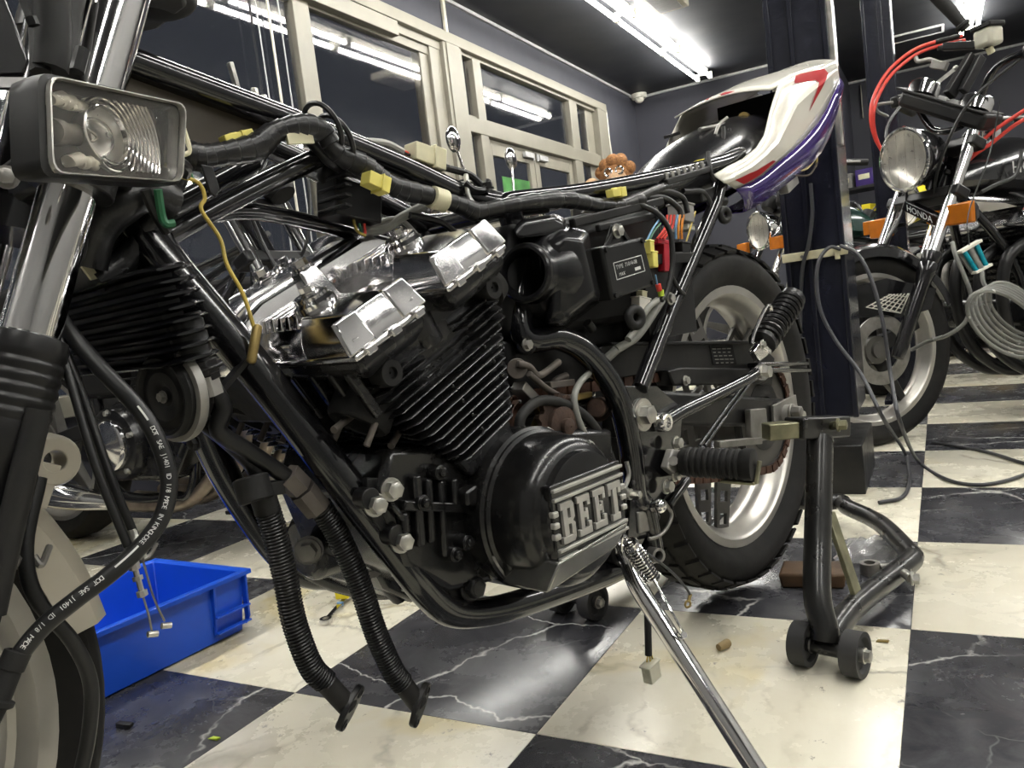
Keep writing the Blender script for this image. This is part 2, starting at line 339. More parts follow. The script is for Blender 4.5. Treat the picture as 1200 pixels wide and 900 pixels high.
def tile_mat(name, dark):
    m = bpy.data.materials.new(name); m.use_nodes = True; nt = m.node_tree; b = nt.nodes['Principled BSDF']; L = nt.links.new
    geo = nd(nt, 'ShaderNodeNewGeometry'); oi = nd(nt, 'ShaderNodeObjectInfo')
    # every tile is cut from another piece of stone print: turn the pattern by a random quarter-ish turn and shift it
    mul = nd(nt, 'ShaderNodeMath', operation='MULTIPLY'); mul.inputs[1].default_value = 6.28; L(oi.outputs['Random'], mul.inputs[0])
    vr = nd(nt, 'ShaderNodeVectorRotate', rotation_type='Z_AXIS'); L(geo.outputs['Position'], vr.inputs['Vector']); L(mul.outputs[0], vr.inputs['Angle'])
    off = nd(nt, 'ShaderNodeVectorMath', operation='SCALE'); off.inputs[0].default_value = (37.0, 53.0, 11.0); L(oi.outputs['Random'], off.inputs['Scale'])
    ad = nd(nt, 'ShaderNodeVectorMath', operation='ADD'); L(vr.outputs[0], ad.inputs[0]); L(off.outputs[0], ad.inputs[1])
    def noise(sc, det=6, rough=0.6, dist=0.0):
        n = nd(nt, 'ShaderNodeTexNoise'); n.inputs['Scale'].default_value = sc; n.inputs['Detail'].default_value = det; n.inputs['Roughness'].default_value = rough; n.inputs['Distortion'].default_value = dist
        L(ad.outputs[0], n.inputs['Vector']); return n
    def rng(src, a, bb, c, d):
        r = nd(nt, 'ShaderNodeMapRange'); r.inputs[1].default_value = a; r.inputs[2].default_value = bb; r.inputs[3].default_value = c; r.inputs[4].default_value = d; L(src, r.inputs[0]); return r.outputs[0]
    def mix(f, a, c):
        x = nd(nt, 'ShaderNodeMix', data_type='RGBA'); L(f, x.inputs[0])
        if hasattr(a, 'is_linked') or hasattr(a, 'links'): L(a, x.inputs[6])
        else: x.inputs[6].default_value = a
        x.inputs[7].default_value = c; return x.outputs[2]
    def mulm(a, c):
        x = nd(nt, 'ShaderNodeMath', operation='MULTIPLY'); L(a, x.inputs[0]); L(c, x.inputs[1]); return x.outputs[0]
    wob = noise(7, 4, 0.6)
    wv = nd(nt, 'ShaderNodeVectorMath', operation='SCALE'); L(wob.outputs['Color'], wv.inputs[0]); wv.inputs['Scale'].default_value = 0.13
    ad2 = nd(nt, 'ShaderNodeVectorMath', operation='ADD'); L(ad.outputs[0], ad2.inputs[0]); L(wv.outputs[0], ad2.inputs[1])
    def vein(sc, wd, stretch):
        mp = nd(nt, 'ShaderNodeMapping'); mp.inputs['Scale'].default_value = stretch; L(ad2.outputs[0], mp.inputs['Vector'])
        v = nd(nt, 'ShaderNodeTexVoronoi', feature='DISTANCE_TO_EDGE'); v.inputs['Scale'].default_value = sc; L(mp.outputs[0], v.inputs['Vector'])
        return rng(v.outputs['Distance'], 0.0, wd, 1.0, 0.0)
    if dark:
        v1 = mulm(vein(3.4, 0.0085, (1, 0.5, 0)), rng(noise(3.1, 3).outputs['Fac'], 0.42, 0.54, 0.0, 1.0))
        v2 = mulm(vein(7.0, 0.012, (0.6, 1, 0)), rng(noise(5.7, 4).outputs['Fac'], 0.50, 0.66, 0.0, 0.55))
        base = mix(rng(noise(9, 9, 0.7, 0.6).outputs['Fac'], 0.42, 0.8, 0.0, 1.0), (0.036, 0.036, 0.042, 1), (0.105, 0.105, 0.112, 1))
        c = mix(v2, base, (0.24, 0.24, 0.24, 1)); c = mix(v1, c, (0.62, 0.61, 0.58, 1))
    else:
        base = mix(rng(noise(5.0, 8, 0.65, 0.5).outputs['Fac'], 0.35, 0.85, 0.0, 0.8), (0.76, 0.725, 0.60, 1), (0.60, 0.555, 0.42, 1))
        v1 = mulm(vein(3.6, 0.030, (1, 0.3, 0)), rng(noise(4.3, 5).outputs['Fac'], 0.46, 0.62, 0.0, 0.75))
        v2 = mulm(vein(11, 0.07, (0.3, 1, 0)), rng(noise(6.3, 5).outputs['Fac'], 0.47, 0.64, 0.0, 0.65))
        c = mix(v1, base, (0.24, 0.22, 0.17, 1)); c = mix(v2, c, (0.34, 0.30, 0.21, 1))
        y = rng(noise(2.2, 4, 0.6, 0.8).outputs['Fac'], 0.60, 0.72, 0.0, 0.45); c = mix(y, c, (0.60, 0.46, 0.10, 1))
        d = rng(noise(34, 4, 0.7).outputs['Fac'], 0.66, 0.72, 0.0, 0.75); c = mix(d, c, (0.12, 0.10, 0.07, 1))
    L(c, b.inputs['Base Color'])
    L(rng(noise(6, 6, 0.7).outputs['Fac'], 0.3, 0.75, 0.16, 0.38), b.inputs['Roughness'])
    b.inputs['Specular IOR Level'].default_value = 0.55
    bp = nd(nt, 'ShaderNodeBump'); bp.inputs['Strength'].default_value = 0.12; bp.inputs['Distance'].default_value = 0.002
    L(noise(11, 3, 0.5).outputs['Fac'], bp.inputs['Height']); L(bp.outputs[0], b.inputs['Normal'])
    return m
M['tile_dark'] = tile_mat('black_marble_tile', True)
M['tile_cream'] = tile_mat('cream_marble_tile', False)
def emission(name, col, st):
    m = bpy.data.materials.new(name); m.use_nodes = True; b = m.node_tree.nodes['Principled BSDF']
    b.inputs['Base Color'].default_value = (0.9, 0.9, 0.9, 1); b.inputs['Emission Color'].default_value = (*col, 1); b.inputs['Emission Strength'].default_value = st; return m
M['tube_light'] = emission('fluorescent_glow', (1.0, 0.985, 0.94), TUBE_POWER)
# ------------------------------------------------------------------ the room
WL, CH, YB, YB2, XR, YF, XJ = -2.84, 2.8, 7.54, 9.3, 3.6, -3.4, -0.75
def struct(name, mb, mat, parent=None, bevel=0.0):
    o = build(name, mb, mat, parent, bevel)
    if parent is None: o['kind'] = 'structure'
    return o
T = 0.45
fl = struct('floor', MB().box(((WL+XR)/2, (YF+YB2)/2, -0.06), (XR-WL+0.3, YB2-YF+0.3, 0.11)), M['grey_paint'])
def tile_mb(w, h, dz=0.0, x=0, y=0):
    g = 0.0006; c = 0.0012; z = dz
    mb = MB(); a, b_ = w/2-g, h/2-g
    lo = [V(x-a, y-b_, -0.0055), V(x+a, y-b_, -0.0055), V(x+a, y+b_, -0.0055), V(x-a, y+b_, -0.0055)]
    mi = [V(p.x, p.y, z-c*0.5) for p in lo]
    hi = [V(x-a+c, y-b_+c, z), V(x+a-c, y-b_+c, z), V(x+a-c, y+b_-c, z), V(x-a+c, y+b_-c, z)]
    return mb.loft([lo, mi, hi])
tm = {}
rest = {0: MB(), 1: MB()}
cand = []
def seen(x, y):
    q = RM @ (Vector((x, y, 0))-CAM)
    if q.z < 0.15: return None
    u, v = 600+FPX*q.x/q.z, 450-FPX*q.y/q.z
    return q.z if -150 < u < 1350 and v < 1150 else None
for i in range(-7, 8):
    for j in range(-8, 21):
        x, y = (i+.5)*T, (j+.5)*T
        if x-T/2 < WL-0.3 or x+T/2 > XR+0.3 or y > YB2: continue
        ds = [seen(x+a, y+b) for a in (-.22, 0, .22) for b in (-.22, 0, .22)]; ds = [d for d in ds if d]
        cand.append((min(ds) if ds else 99, i, j))
cand.sort()
for k, (d, i, j) in enumerate(cand):
    par = (i+j) % 2
    x, y = (i+.5)*T, (j+.5)*T
    if d < 7.2 and k < 280:
        if par not in tm:
            o = build('tile', tile_mb(T, T), M['tile_dark' if par else 'tile_cream'], fl); tm[par] = o
        else:
            o = tm[par].copy(); COL.objects.link(o)
        o.location = (x, y, random.uniform(-0.0004, 0.0)); 
        o.name = 'tile'
    else:
        rest[par].v += []; t = tile_mb(T, T, 0, x, y); rest[par].add(t.v, t.f)
for par in (0, 1):
    o = build('far_tiles', rest[par], M['tile_dark' if par else 'tile_cream'], fl); o['kind'] = 'stuff'
struct('ceiling', MB().box(((WL+XR)/2, (YF+YB2)/2, CH+0.05), (XR-WL+0.3, YB2-YF+0.3, 0.1)), M['ceil_paint'])
struct('wall_back', MB().box(((WL+XJ)/2-0.05, YB+0.06, CH/2), (XJ-WL+0.1, 0.12, CH)), M['grey_paint'])
struct('wall_return', MB().box((XJ-0.06, (YB+YB2)/2+0.06, CH/2), (0.12, YB2-YB-0.12, CH)), M['grey_paint'])
struct('wall_far', MB().box(((XJ+XR)/2, YB2+0.06, CH/2), (XR-XJ+0.2, 0.12, CH)), M['grey_paint'])
struct('wall_right', MB().box((XR+0.06, (YF+YB2)/2, CH/2), (0.12, YB2-YF, CH)), M['near_wall'])
struct('wall_front', MB().box(((WL+XR)/2, YF-0.06, CH/2), (XR-WL+0.24, 0.12, CH)), M['near_wall'])
# window wall: solid below the sill, above the lintel, and beyond the door set
wy0, wy1, wz0, wz1 = -2.6, 6.44, 0.42, 2.52
lw = MB()
lw.box((WL-0.06, (YF+YB)/2, (CH+wz1)/2), (0.12, YB-YF, CH-wz1))
lw.box((WL-0.06, (YF+3.55)/2, wz0/2), (0.12, 3.55-YF, wz0))
lw.box((WL-0.06, (wy1+YB)/2, wz1/2), (0.12, YB-wy1, wz1))
lw.box((WL-0.06, (YF+wy0)/2, (wz0+wz1)/2), (0.12, wy0-YF, wz1-wz0))
struct('wall_left', lw, M['grey_paint'])
tr = MB(); tr.box((WL+0.012, (YF+YB)/2, CH-0.012), (0.024, YB-YF, 0.024)); struct('trim_1', tr, M['trim_grey'])
tr = MB(); tr.box(((WL+XJ)/2, YB-0.012, CH-0.012), (XJ-WL, 0.024, 0.024)); struct('trim_2', tr, M['trim_grey'])
tr = MB(); tr.box(((XR+XJ)/2, YB2-0.012, CH-0.012), (XR-XJ, 0.024, 0.024)); struct('trim_3', tr, M['trim_grey'])
def fbox(y0, y1, z0, z1, d0=0.0, d1=0.06): return MB().box((WL+(d0+d1)/2-0.02, (y0+y1)/2, (z0+z1)/2), (d1-d0, y1-y0, z1-z0))
# big window
wn = struct('window_1', fbox(wy0, 3.42, 2.40, 2.46, -0.04, 0.05), M['alu_frame'])
build('lintel', fbox(wy0, 6.44, 2.455, 2.53, -0.03, 0.085), M['alu_frame'], wn, 0.004)
build('blind_box', fbox(wy0, 2.9, 2.36, 2.45, 0.02, 0.085), M['alu_frame'], wn, 0.004)
build('rail', fbox(wy0, 3.42, 2.345, 2.40, -0.02, 0.03), M['alu_frame'], wn, 0.003)
build('sill', fbox(wy0, 3.5, wz0-0.03, wz0+0.05, -0.04, 0.10), M['alu_frame'], wn, 0.004)
for y0, y1 in ((-2.6, -2.5), (-0.35, -0.24), (2.0, 2.125)): build('mullion', fbox(y0, y1, wz0+.05, 2.40, -0.02, 0.045), M['alu_frame'], wn, 0.004)
build('jamb', fbox(3.20, 3.42, wz0+.05, 2.42, -0.05, 0.02), M['alu_frame'], wn, 0.004)
build('jamb', fbox(3.29, 3.42, wz0+.05, 2.42, 0.02, 0.045), M['alu_frame'], wn, 0.004)
for y0, y1 in ((-2.5, -0.35), (-0.24, 2.0), (2.125, 3.2)):
    build('pane', MB().box((WL-0.012, (y0+y1)/2, (wz0+2.38)/2), (0.006, y1-y0+0.01, 2.38-wz0-0.02)), M['glass'], wn)
for y, dy in ((1.784, 0.0), (1.70, -0.0), (1.86, 0)):
    build('blind_cord', MB().tube([(WL+0.05, y, 2.37), (WL+0.05, y+dy, 0.6)], 0.004 if y != 1.784 else 0.007, 6), M['trim_grey'] if y != 1.784 else M['cream_metal'], wn)
# transom windows and double door
w2 = struct('window_2', fbox(3.42, 3.66, 0.0, 2.47, -0.04, 0.075), M['alu_frame'])
build('mullion', fbox(3.455, 3.62, 0.0, 2.455, 0.07, 0.085), M['alu_frame'], w2, 0.003)
build('head_rail', fbox(3.66, 6.2, 2.43, 2.475, -0.02, 0.05), M['alu_frame'], w2, 0.003)
build('transom', fbox(3.62, 6.2, 1.89, 2.0, -0.03, 0.06), M['alu_frame'], w2, 0.004)
build('transom', fbox(3.66, 6.2, 1.99, 2.02, -0.02, 0.035), M['alu_frame'], w2, 0.003)
for y0, y1 in ((3.84, 3.955), (5.56, 5.73)): build('mullion', fbox(y0, y1, 0.0, 2.44, -0.02, 0.055), M['alu_frame'], w2, 0.004)
build('jamb', fbox(6.02, 6.44, 0.0, 2.47, -0.05, 0.015), M['alu_frame'], w2, 0.004)
build('jamb', fbox(6.2, 6.44, 0.0, 2.47, 0.01, 0.08), M['alu_frame'], w2, 0.004)
for y0, y1, z0, z1 in ((3.65, 3.85, 2.01, 2.44), (3.945, 5.57, 2.01, 2.44), (5.72, 6.03, 2.01, 2.44), (3.65, 3.85, 1.0, 1.9), (5.72, 6.03, 0.1, 1.9)):
    build('pane', MB().box((WL-0.012, (y0+y1)/2, (z0+z1)/2), (0.006, y1-y0, z1-z0)), M['glass'], w2)
build('kick_panel', fbox(3.65, 3.85, 0.0, 1.0, -0.02, 0.0), M['alu_frame'], w2)
for n, (y0, y1) in enumerate(((3.96, 4.75), (4.765, 5.555))):
    d = struct('door_%d' % (n+1), fbox(y0, y0+0.085, 0.01, 1.885, -0.02, 0.02), M['alu_frame'], None, 0.003)
    build('stile', fbox(y1-0.085, y1, 0.01, 1.885, -0.02, 0.02), M['alu_frame'], d, 0.003)
    build('rail', fbox(y0+.085, y1-.085, 1.77, 1.885, -0.02, 0.02), M['alu_frame'], d, 0.003)
    build('rail', fbox(y0+.085, y1-.085, 0.01, 0.25, -0.02, 0.02), M['alu_frame'], d, 0.003)
    build('pane', MB().box((WL-0.02, (y0+y1)/2, 1.01), (0.006, y1-y0-0.16, 1.53)), M['glass'], d)
    build('closer', MB().box((WL+0.02, y0+(0.12 if n else 0.66), 1.83), (0.03, 0.16, 0.045)), M['trim_grey'], d, 0.004)
    build('hinge', MB().cyl((WL+0.012, (4.72 if n == 0 else 4.80), 1.80), (WL+0.012, (4.72 if n == 0 else 4.80), 1.86), 0.012), M['trim_grey'], d)
# things fixed to the room
def tubes(x, y0, n, label, first):
    pitch = 1.18
    for k in range(n):
        yc = y0+pitch*(k+.5)
        t = thing('ceiling_light', label[k], 'light', (x, yc, CH), 0, 'twin fluorescent lights')
        hb = MB(); hb.prism([(-0.045, -0.58, 0), (0.045, -0.58, 0), (0.03, -0.58, -0.05), (-0.03, -0.58, -0.05)], (0, 1.16, 0)); build('housing', hb, M['white_pl'], t, 0.003)
        for sx in (-0.066, 0.066):
            build('tube', MB().cyl((sx, -0.555, -0.085), (sx, 0.555, -0.085), 0.017, n=14), M['tube_light'], t)
            e = MB()
            for s in (-1, 1): e.box((sx, s*0.572, -0.07), (0.036, 0.022, 0.07)); e.box((sx*0.5, s*0.572, -0.045), (abs(sx), 0.02, 0.02))
            build('lamp_holder', e, M['white_pl'], t, 0.002)
ORD = ['nearest to the far wall', 'second from the far wall', 'third from the far wall', 'fourth from the far wall', 'fifth from the far wall', 'fourth from the near wall', 'third from the near wall', 'second from the near wall', 'nearest to the wall behind the viewer']
tubes(-1.93, 7.12-1.18*9, 9, ['twin fluorescent light over the windows, '+ORD[8-k] for k in range(9)], 0)
tubes(0.46, 7.9-1.18*9, 9, ['twin fluorescent light mid ceiling, '+ORD[8-k] for k in range(9)], 0)
tubes(2.55, 6.0-1.18*7, 7, ['twin fluorescent light by the right wall, '+(ORD[:4]+ORD[6:])[6-k] for k in range(7)], 0)
c = thing('security_camera', 'small white dome security camera in the ceiling corner', 'camera', (WL+0.10, YB-0.12, CH))
build('body', MB().lathe((0, 0, 0), (0, 0, -1), [(0.001, 0.0), (0.085, 0.0), (0.085, 0.04), (0.078, 0.05), (0.055, 0.05)], 24), M['white_pl'], c)
build('dome', MB().sphere((0, 0, -0.05), (0.055, 0.055, 0.05), 20, 10), M['white_pl'], c)
v = thing('ceiling_vent', 'long rectangular air vent frame in the dark ceiling by the far wall', 'vent', (0.0, 7.78, CH))
for a, b_ in (((-0.24, -0.13), (0.24, -0.13)), ((0.24, -0.13), (0.24, 0.13)), ((0.24, 0.13), (-0.24, 0.13)), ((-0.24, 0.13), (-0.24, -0.13))):
    build('frame', MB().bar((*a, -0.008), (*b_, -0.008), 0.022, 0.016), M['trim_grey'], v)
for k in range(8): build('slat', MB().box((0, -0.105+0.03*k, -0.005), (0.45, 0.012, 0.010)), M['ceil_paint'], v)
a = thing('ceiling_speaker', 'beige box fixed to the ceiling beside the window row of lights', 'box', (-1.62, 4.75, CH))
build('body', MB().box((0, 0, -0.03), (0.26, 0.5, 0.06)), M['cream_metal'], a, 0.008)
build('grille', MB().box((0, 0, -0.062), (0.18, 0.42, 0.006)), M['trim_grey'], a, 0.002)
o = build('cable_conduit', MB().box((WL+0.012, 3.56, (2.53+2.79)/2), (0.022, 0.03, 0.262)), M['cream_metal'], None, 0.003); tag(o, 'narrow cream conduit running up the grey wall above the window post', 'conduit')
o = build('wall_cable', MB().tube([(WL+0.015, 6.45, 2.55), (WL+0.015, 6.55, 2.5), (WL+0.015, 6.56, 2.2), (WL+0.015, 6.60, 1.95), (WL+0.015, 6.66, 1.5)], 0.009, 8), M['white_pl']); tag(o, 'white cable hanging down the grey wall beside the door frame', 'cable')
o = build('wall_cable', MB().tube([(WL+0.012, 6.47, 2.2), (WL+0.012, 6.48, 1.9), (WL+0.012, 6.49, 1.5)], 0.006, 6), M['trim_grey']); tag(o, 'thin grey cable close along the door frame edge', 'cable')
o = build('green_poster', MB().box((WL-0.03, 4.45, 1.42), (0.004, 0.5, 0.42)), M['green_sheet']); tag(o, 'green poster stuck low on the glass of the left door leaf', 'poster')
# ------------------------------------------------------------------ the motorcycle in the middle
BK = thing('motorcycle', 'stripped black motorcycle without tank or seat, standing in front on a black paddock stand', 'motorcycle', mat=BIKE.mat())
X, Y_, Z = V(1, 0, 0), V(0, 1, 0), V(0, 0, 1)
def B(name, mb, mat, parent=None, bevel=0.0, **kw): return build(name, mb, M[mat], parent or BK, bevel, **kw)
A24 = math.radians(24); CA, SA = math.cos(A24), math.sin(A24)
def E_(ex, y, ez): return V(.80+ex*CA+ez*SA, y, .44-ex*SA+ez*CA)      # engine frame leans forward by 24 degrees
EXV, EZV = V(CA, 0, -SA), V(SA, 0, CA)

# ---- frame
f = MB()
f.tube([V(1.05, .03, .845), K(140, 68, .035), K(360, 150, .04), K(470, 195, .05), K(548, 231, .06), V(.60, .075, .708)], .0135, 12)
f.tube([V(1.05, -.03, .845), V(1.02, -.035, .835), V(.85, -.04, .79), V(.70, -.05, .735), V(.60, -.075, .708)], .0135, 12)
fr = B('frame', f, 'black_gloss')
g = MB(); g.cyl(V(1.035, 0, .90), V(1.10, 0, .70), .034, n=20); g.cyl(V(1.033, 0, .905), V(1.038, 0, .89), .040, n=20); g.cyl(V(1.105, 0, .685), V(1.097, 0, .71), .040, n=20)
B('headstock', g, 'black_gloss', fr)
p = MB()
for y in (.030, -.034):
    p.prism([V(1.05, y, .83), V(.86, y, .785), V(.90, y, .765), V(1.06, y, .735)], V(0, .004, 0))
B('gusset_plate', p, 'brown_plate', fr, 0.001)
b = MB(); b.tube([K(196, 276, .03), K(262, 240, .03), K(330, 205, .035), K(400, 172, .04)], .0105, 10)
b.tube([V(1.03, -.03, .69), V(.95, -.03, .73), V(.87, -.035, .77)], .0105, 10)
B('brace_tube', b, 'black_gloss', fr)
b = MB(); b.tube([K(208, 262, .012), K(300, 248, .01), K(440, 281, .0), K(520, 305, -.01), K(590, 335, -.02)], .0085, 10, sub=4); B('lower_backbone', b, 'black_gloss', fr)
for s, nm in ((1, 0), (-1, 1)):
    f = MB()
    P = [K(146, 240, .025), K(162, 268, .03), K(250, 374, .058), K(325, 465, .085), K(400, 562, .115), K(470, 655, .13), K(503, 697, .132), K(530, 717, .133), K(570, 717, .133), K(620, 704, .133), K(700, 676, .133), K(745, 655, .133), V(.46, .133, .235)]
    P = [V(q.x, q.y*s, q.z) for q in P]
    f.tube(P, lambda t: .0190-.0035*min(1, t*1.6), 14); d = B('down_tube', f, 'black_gloss', fr)
    # seat rail, rear strut, curved main tube
    r = MB(); P = [V(.60, .075, .708), K(600, 236, .082), K(680, 226, .10), K(760, 211, .11), K(840, 192, .108), K(868, 180, .09)]
    r.tube([V(q.x, q.y*s, q.z) for q in P], .0125, 12); B('seat_rail', r, 'black_gloss', fr)
    r = MB(); P = [K(846, 205, .115), K(838, 240, .12), K(790, 352, .13), K(750, 455, .14)]
    r.tube([V(q.x, q.y*s, q.z) for q in P], .0115, 12, sp=False); B('rear_strut', r, 'black_gloss', fr)
    r = MB(); P = [V(.60, .075, .708), V(.60, .085, .64), K(612, 392, .10), K(655, 396, .115), K(690, 416, .125), K(722, 462, .132), K(738, 520, .135), K(745, 580, .135), V(.47, .135, .30), V(.46, .135, .235)]
    if s < 0: P = [V(.60, .075, .708), V(.60, .09, .62), V(.57, .12, .53), V(.50, .13, .45), V(.455, .135, .35), V(.46, .135, .235)]
    r.tube([V(q.x, q.y*s, q.z) for q in P], .0155, 14); B('main_tube', r, 'black_gloss', fr)
    pl = MB(); pts = [K(728, 452, .142), K(770, 452, .142), K(800, 478, .142), K(796, 560, .142), K(776, 590, .142), K(752, 640, .142), K(735, 640, .142), K(742, 560, .142), K(735, 500, .142)]
    pl.prism([V(q.x, (q.y-.008)*s, q.z) for q in pts], V(0, .008*s, 0)); B('pivot_plate', pl, 'black_gloss', fr, 0.0015)
f = MB()
for x, z, y in ((.215, .757, .115), (.60, .705, .075), (.45, .24, .133), (.81, .30, .133)):
    f.tube([V(x, -y, z), V(x, y, z)], .011, 10)
B('cross_tube', f, 'black_gloss', fr)
# bracket stack on the seat rail end with yellow tag
b = MB(); b.bar(K(772, 216, .112), K(826, 199, .112), .03, .010); b.bar(K(772, 212, .105), K(826, 195, .105), .012, .016); B('rail_bracket', b, 'plastic', fr, .002)
b = MB()
for i in range(7):
    q = K(778+7*i, 208-2.2*i, .118); b.box(q, (.008, .012, .012))
B('bracket_clip', b, 'dull_steel', fr, .001)
b = MB(); b.bar(K(805, 196, .105), K(822, 190, .105), .016, .009); B('tag_tape', b, 'yellow', fr, .002)
b = MB(); b.hexhead(K(752, 486, .143), Y_, .013, .016); b.cyl(K(752, 486, .142), K(752, 486, .142)+Y_*.004, .022, n=20); B('pivot_bolt', b, 'steel', fr)
# head steady hook and small studs on the top tube
b = MB(); q = K(278, 104, -.03); b.bar(q, q+V(.004, 0, .026), .007, .005, X); b.cyl(q+V(-.02, 0, -.012), q+V(-.02, 0, .003), .004, n=10); b.cyl(q+V(-.03, 0, -.015), q+V(-.03, 0, -.003), .0035, n=10); B('tank_clip', b, 'steel', fr, .001)

# ---- front fork
FA = V(-.414, 0, 1).normalized()       # rake axis
for s in (1, -1):
    base = V(1.152, .1*s, .594)
    st = MB(); st.cyl(base-FA*.02, base+FA*.37, .0195, n=28); so = B('fork_stanchion', st, 'chrome')
    sl_ = MB()
    sl_.lathe(base, -FA, [(.0197, -.012), (.0255, -.010), (.0272, -.004)]+[q for k in range(6) for q in ((.0272, .0085*k), (.0276, .0085*k+.003), (.0262, .0085*k+.0058), (.0262, .0085*k+.0072))]+[(.0268, .052), (.026, .060), (.0255, .070), (.0215, .078), (.0200, .10), (.0200, .27), (.024, .30), (.001, .30)], 28)
    lo = B('fork_lower', sl_, 'black_satin')
    bt = MB()
    q = base-FA*.28; bt.bar(q+V(.01, 0, 0), V(1.395, .095*s, .335), .03, .035); B('axle_lug', bt, 'black_satin', lo, .004)
    rb = MB(); q0 = base-FA*.09+V(-.02, 0, 0); rb.bar(q0, q0-FA*.18, .008, .02, X); B('fork_rib', rb, 'black_satin', lo, .002)
def yoke(z0, name, th, dx):
    t = (z0-.606)/FA.z; c0 = V(1.147, 0, .606)+FA*t
    b = MB(); out = [(c0.x-.01-dx, -.03), (c0.x+.005, -.128), (c0.x+.035, -.128), (c0.x+.045, -.05), (c0.x+.045, .05), (c0.x+.035, .128), (c0.x+.005, .128), (c0.x-.01-dx, .03)]
    b.prism([V(x-.02, y, z0-th/2) for x, y in out], V(0, 0, th)); o = B(name, b, 'black_satin', None, .004)
    for s in (1, -1):
        c = c0+V(0, .1*s, 0); bb = MB(); bb.cyl(c-FA*(th*.7), c+FA*(th*.7), .030, n=24); bb.hexhead(c+V(-.032, -.0*s, 0), -X, .007, .01); B('yoke_clamp', bb, 'black_satin', o, .002)
    return o
yoke(.728, 'lower_yoke', .032, .05); yoke(.905, 'upper_yoke', .03, .04)
b = MB(); b.tube([V(1.06, .30, .99), V(1.08, .22, 1.0), V(1.06, .08, .965), V(1.06, -.08, .965), V(1.08, -.22, 1.0), V(1.06, -.30, .99)], .011, 12); B('handlebar', b, 'black_gloss')
# parts hidden in the dark around the steering head: loom bundle, horn bracket, ignition shell
b = MB()
b.tube([K(120, 212, .05), K(105, 235, .06), K(108, 262, .05), K(88, 300, .04)], .013, 10)
b.tube([K(200, 236, .06), K(170, 226, .065), K(140, 240, .065), K(112, 268, .055), K(100, 310, .045)], .017, 10)
b.tube([K(205, 205, .05), K(182, 248, .045), K(150, 300, .03), K(110, 330, .03)], .012, 10)
B('head_loom', b, 'tape')
b = MB(); b.prism([K(118, 262, .03), K(190, 236, .03), K(214, 300, .025), K(190, 330, .02), K(110, 340, .02), K(88, 300, .03)], V(0, -.06, 0)); B('steering_stop', b, 'black_satin', None, .004)
b = MB(); b.prism([K(96, 312, .04), K(108, 312, .04), K(118, 326, .04), K(108, 328, .04)], V(0, -.004, 0)); B('paper_tag', b, 'ivory')
b = MB(); b.tube([K(95, 250, .085), K(96, 290, .08), K(85, 318, .075)], .004, 8); b.tube([K(170, 222, .09), K(182, 250, .085), K(196, 272, .08)], .0045, 8); B('cable', b, 'wire_black')
b = MB(); b.tube([K(185, 222, .095), K(189, 250, .09), K(194, 262, .09), K(204, 262, .09)], .0035, 8); B('earth_wire', b, 'wire_green')
# dark fairing bracket and bucket at the upper left edge
b = MB(); b.sphere(V(1.22, .0, .80), (.10, .085, .085), 24, 14); B('headlamp_bucket', b, 'black_gloss')
b = MB(); b.prism([K(-20, -10, .16), K(8, -8, .16), K(36, 70, .16), K(30, 90, .16), K(-20, 92, .16)], V(0, -.012, 0)); B('headlamp_ear', b, 'black_gloss', None, .003)
b = MB(); b.tube([K(60, -12, .12), K(62, 40, .12), K(58, 82, .12)], .012, 10); b.tube([K(86, -10, .10), K(78, 40, .11), K(80, 86, .115)], .009, 10); b.tube([K(30, -10, .10), K(45, 30, .11), K(48, 86, .12)], .007, 8); B('cable_bundle', b, 'rubber')
b = MB(); b.cyl(K(40, 30, .13), K(36, 20, .13), .004, n=8); b.cyl(K(90, 84, .14), K(97, 58, .14), .005, n=8); B('bracket_bolt', b, 'black_satin')
b = MB(); b.bar(K(-10, 98, .19), K(32, 98, .19), .006, .006); B('indicator_stem', b, 'chrome')
b = MB(); b.sphere(K(168, -8, .0), (.05, .03, .022), 18, 10); B('rubber_cap', b, 'rubber')
b = MB(); b.hexhead(K(8, 208, .13), V(.3, .9, 0), .006, .008); B('clamp_bolt', b, 'dull_steel')

# ---- front indicator lamp (turned sideways on its stem)
pA, pB, pC, pD = K(48, 92, .245), K(207, 125, .175), K(203, 213, .18), K(52, 203, .25)      # lens corners
cen = (pA+pB+pC+pD)/4; nrm = ((pB-pA).cross(pD-pA)).normalized()
if nrm.y < 0: nrm = -nrm
ux = ((pB-pA)+(pC-pD)).normalized(); uy = nrm.cross(ux).normalized()
def ring(k, off, inset=0.0, r=.010, n=5):
    """rounded trapezoid parallel to the lens, grown by k and pushed along the lens normal"""
    cs = [cen+(p-cen)*k for p in (pA, pB, pC, pD)]; out = []; r = r*min(1.0, k)
    for i in range(4):
        p = cs[i]; a = (cs[i-1]-p).normalized(); c = (cs[(i+1) % 4]-p).normalized(); p0, p1 = p+a*r, p+c*r
        for j in range(n):
            t = j/(n-1); out.append((p0*(1-t)**2+p*2*t*(1-t)+p1*t*t)+nrm*off)
    return out
lp = MB(); lp.loft([ring(.6, -.024), ring(.98, -.022), ring(1.07, -.017), ring(1.105, -.004), ring(1.10, .003), ring(1.035, .004), ring(1.0, 0.0), ring(.99, -.006), ring(.97, -.019), ring(.6, -.020)], True, True)
IL = B('indicator', lp, 'plastic')
lp = MB(); lp.loft([ring(1.035, .0045), ring(1.03, .007), ring(1.01, .007), ring(1.0, .003)], True, False); B('lens_trim', lp, 'steel', IL)
sgn = 1 if uy.z < 0 else -1
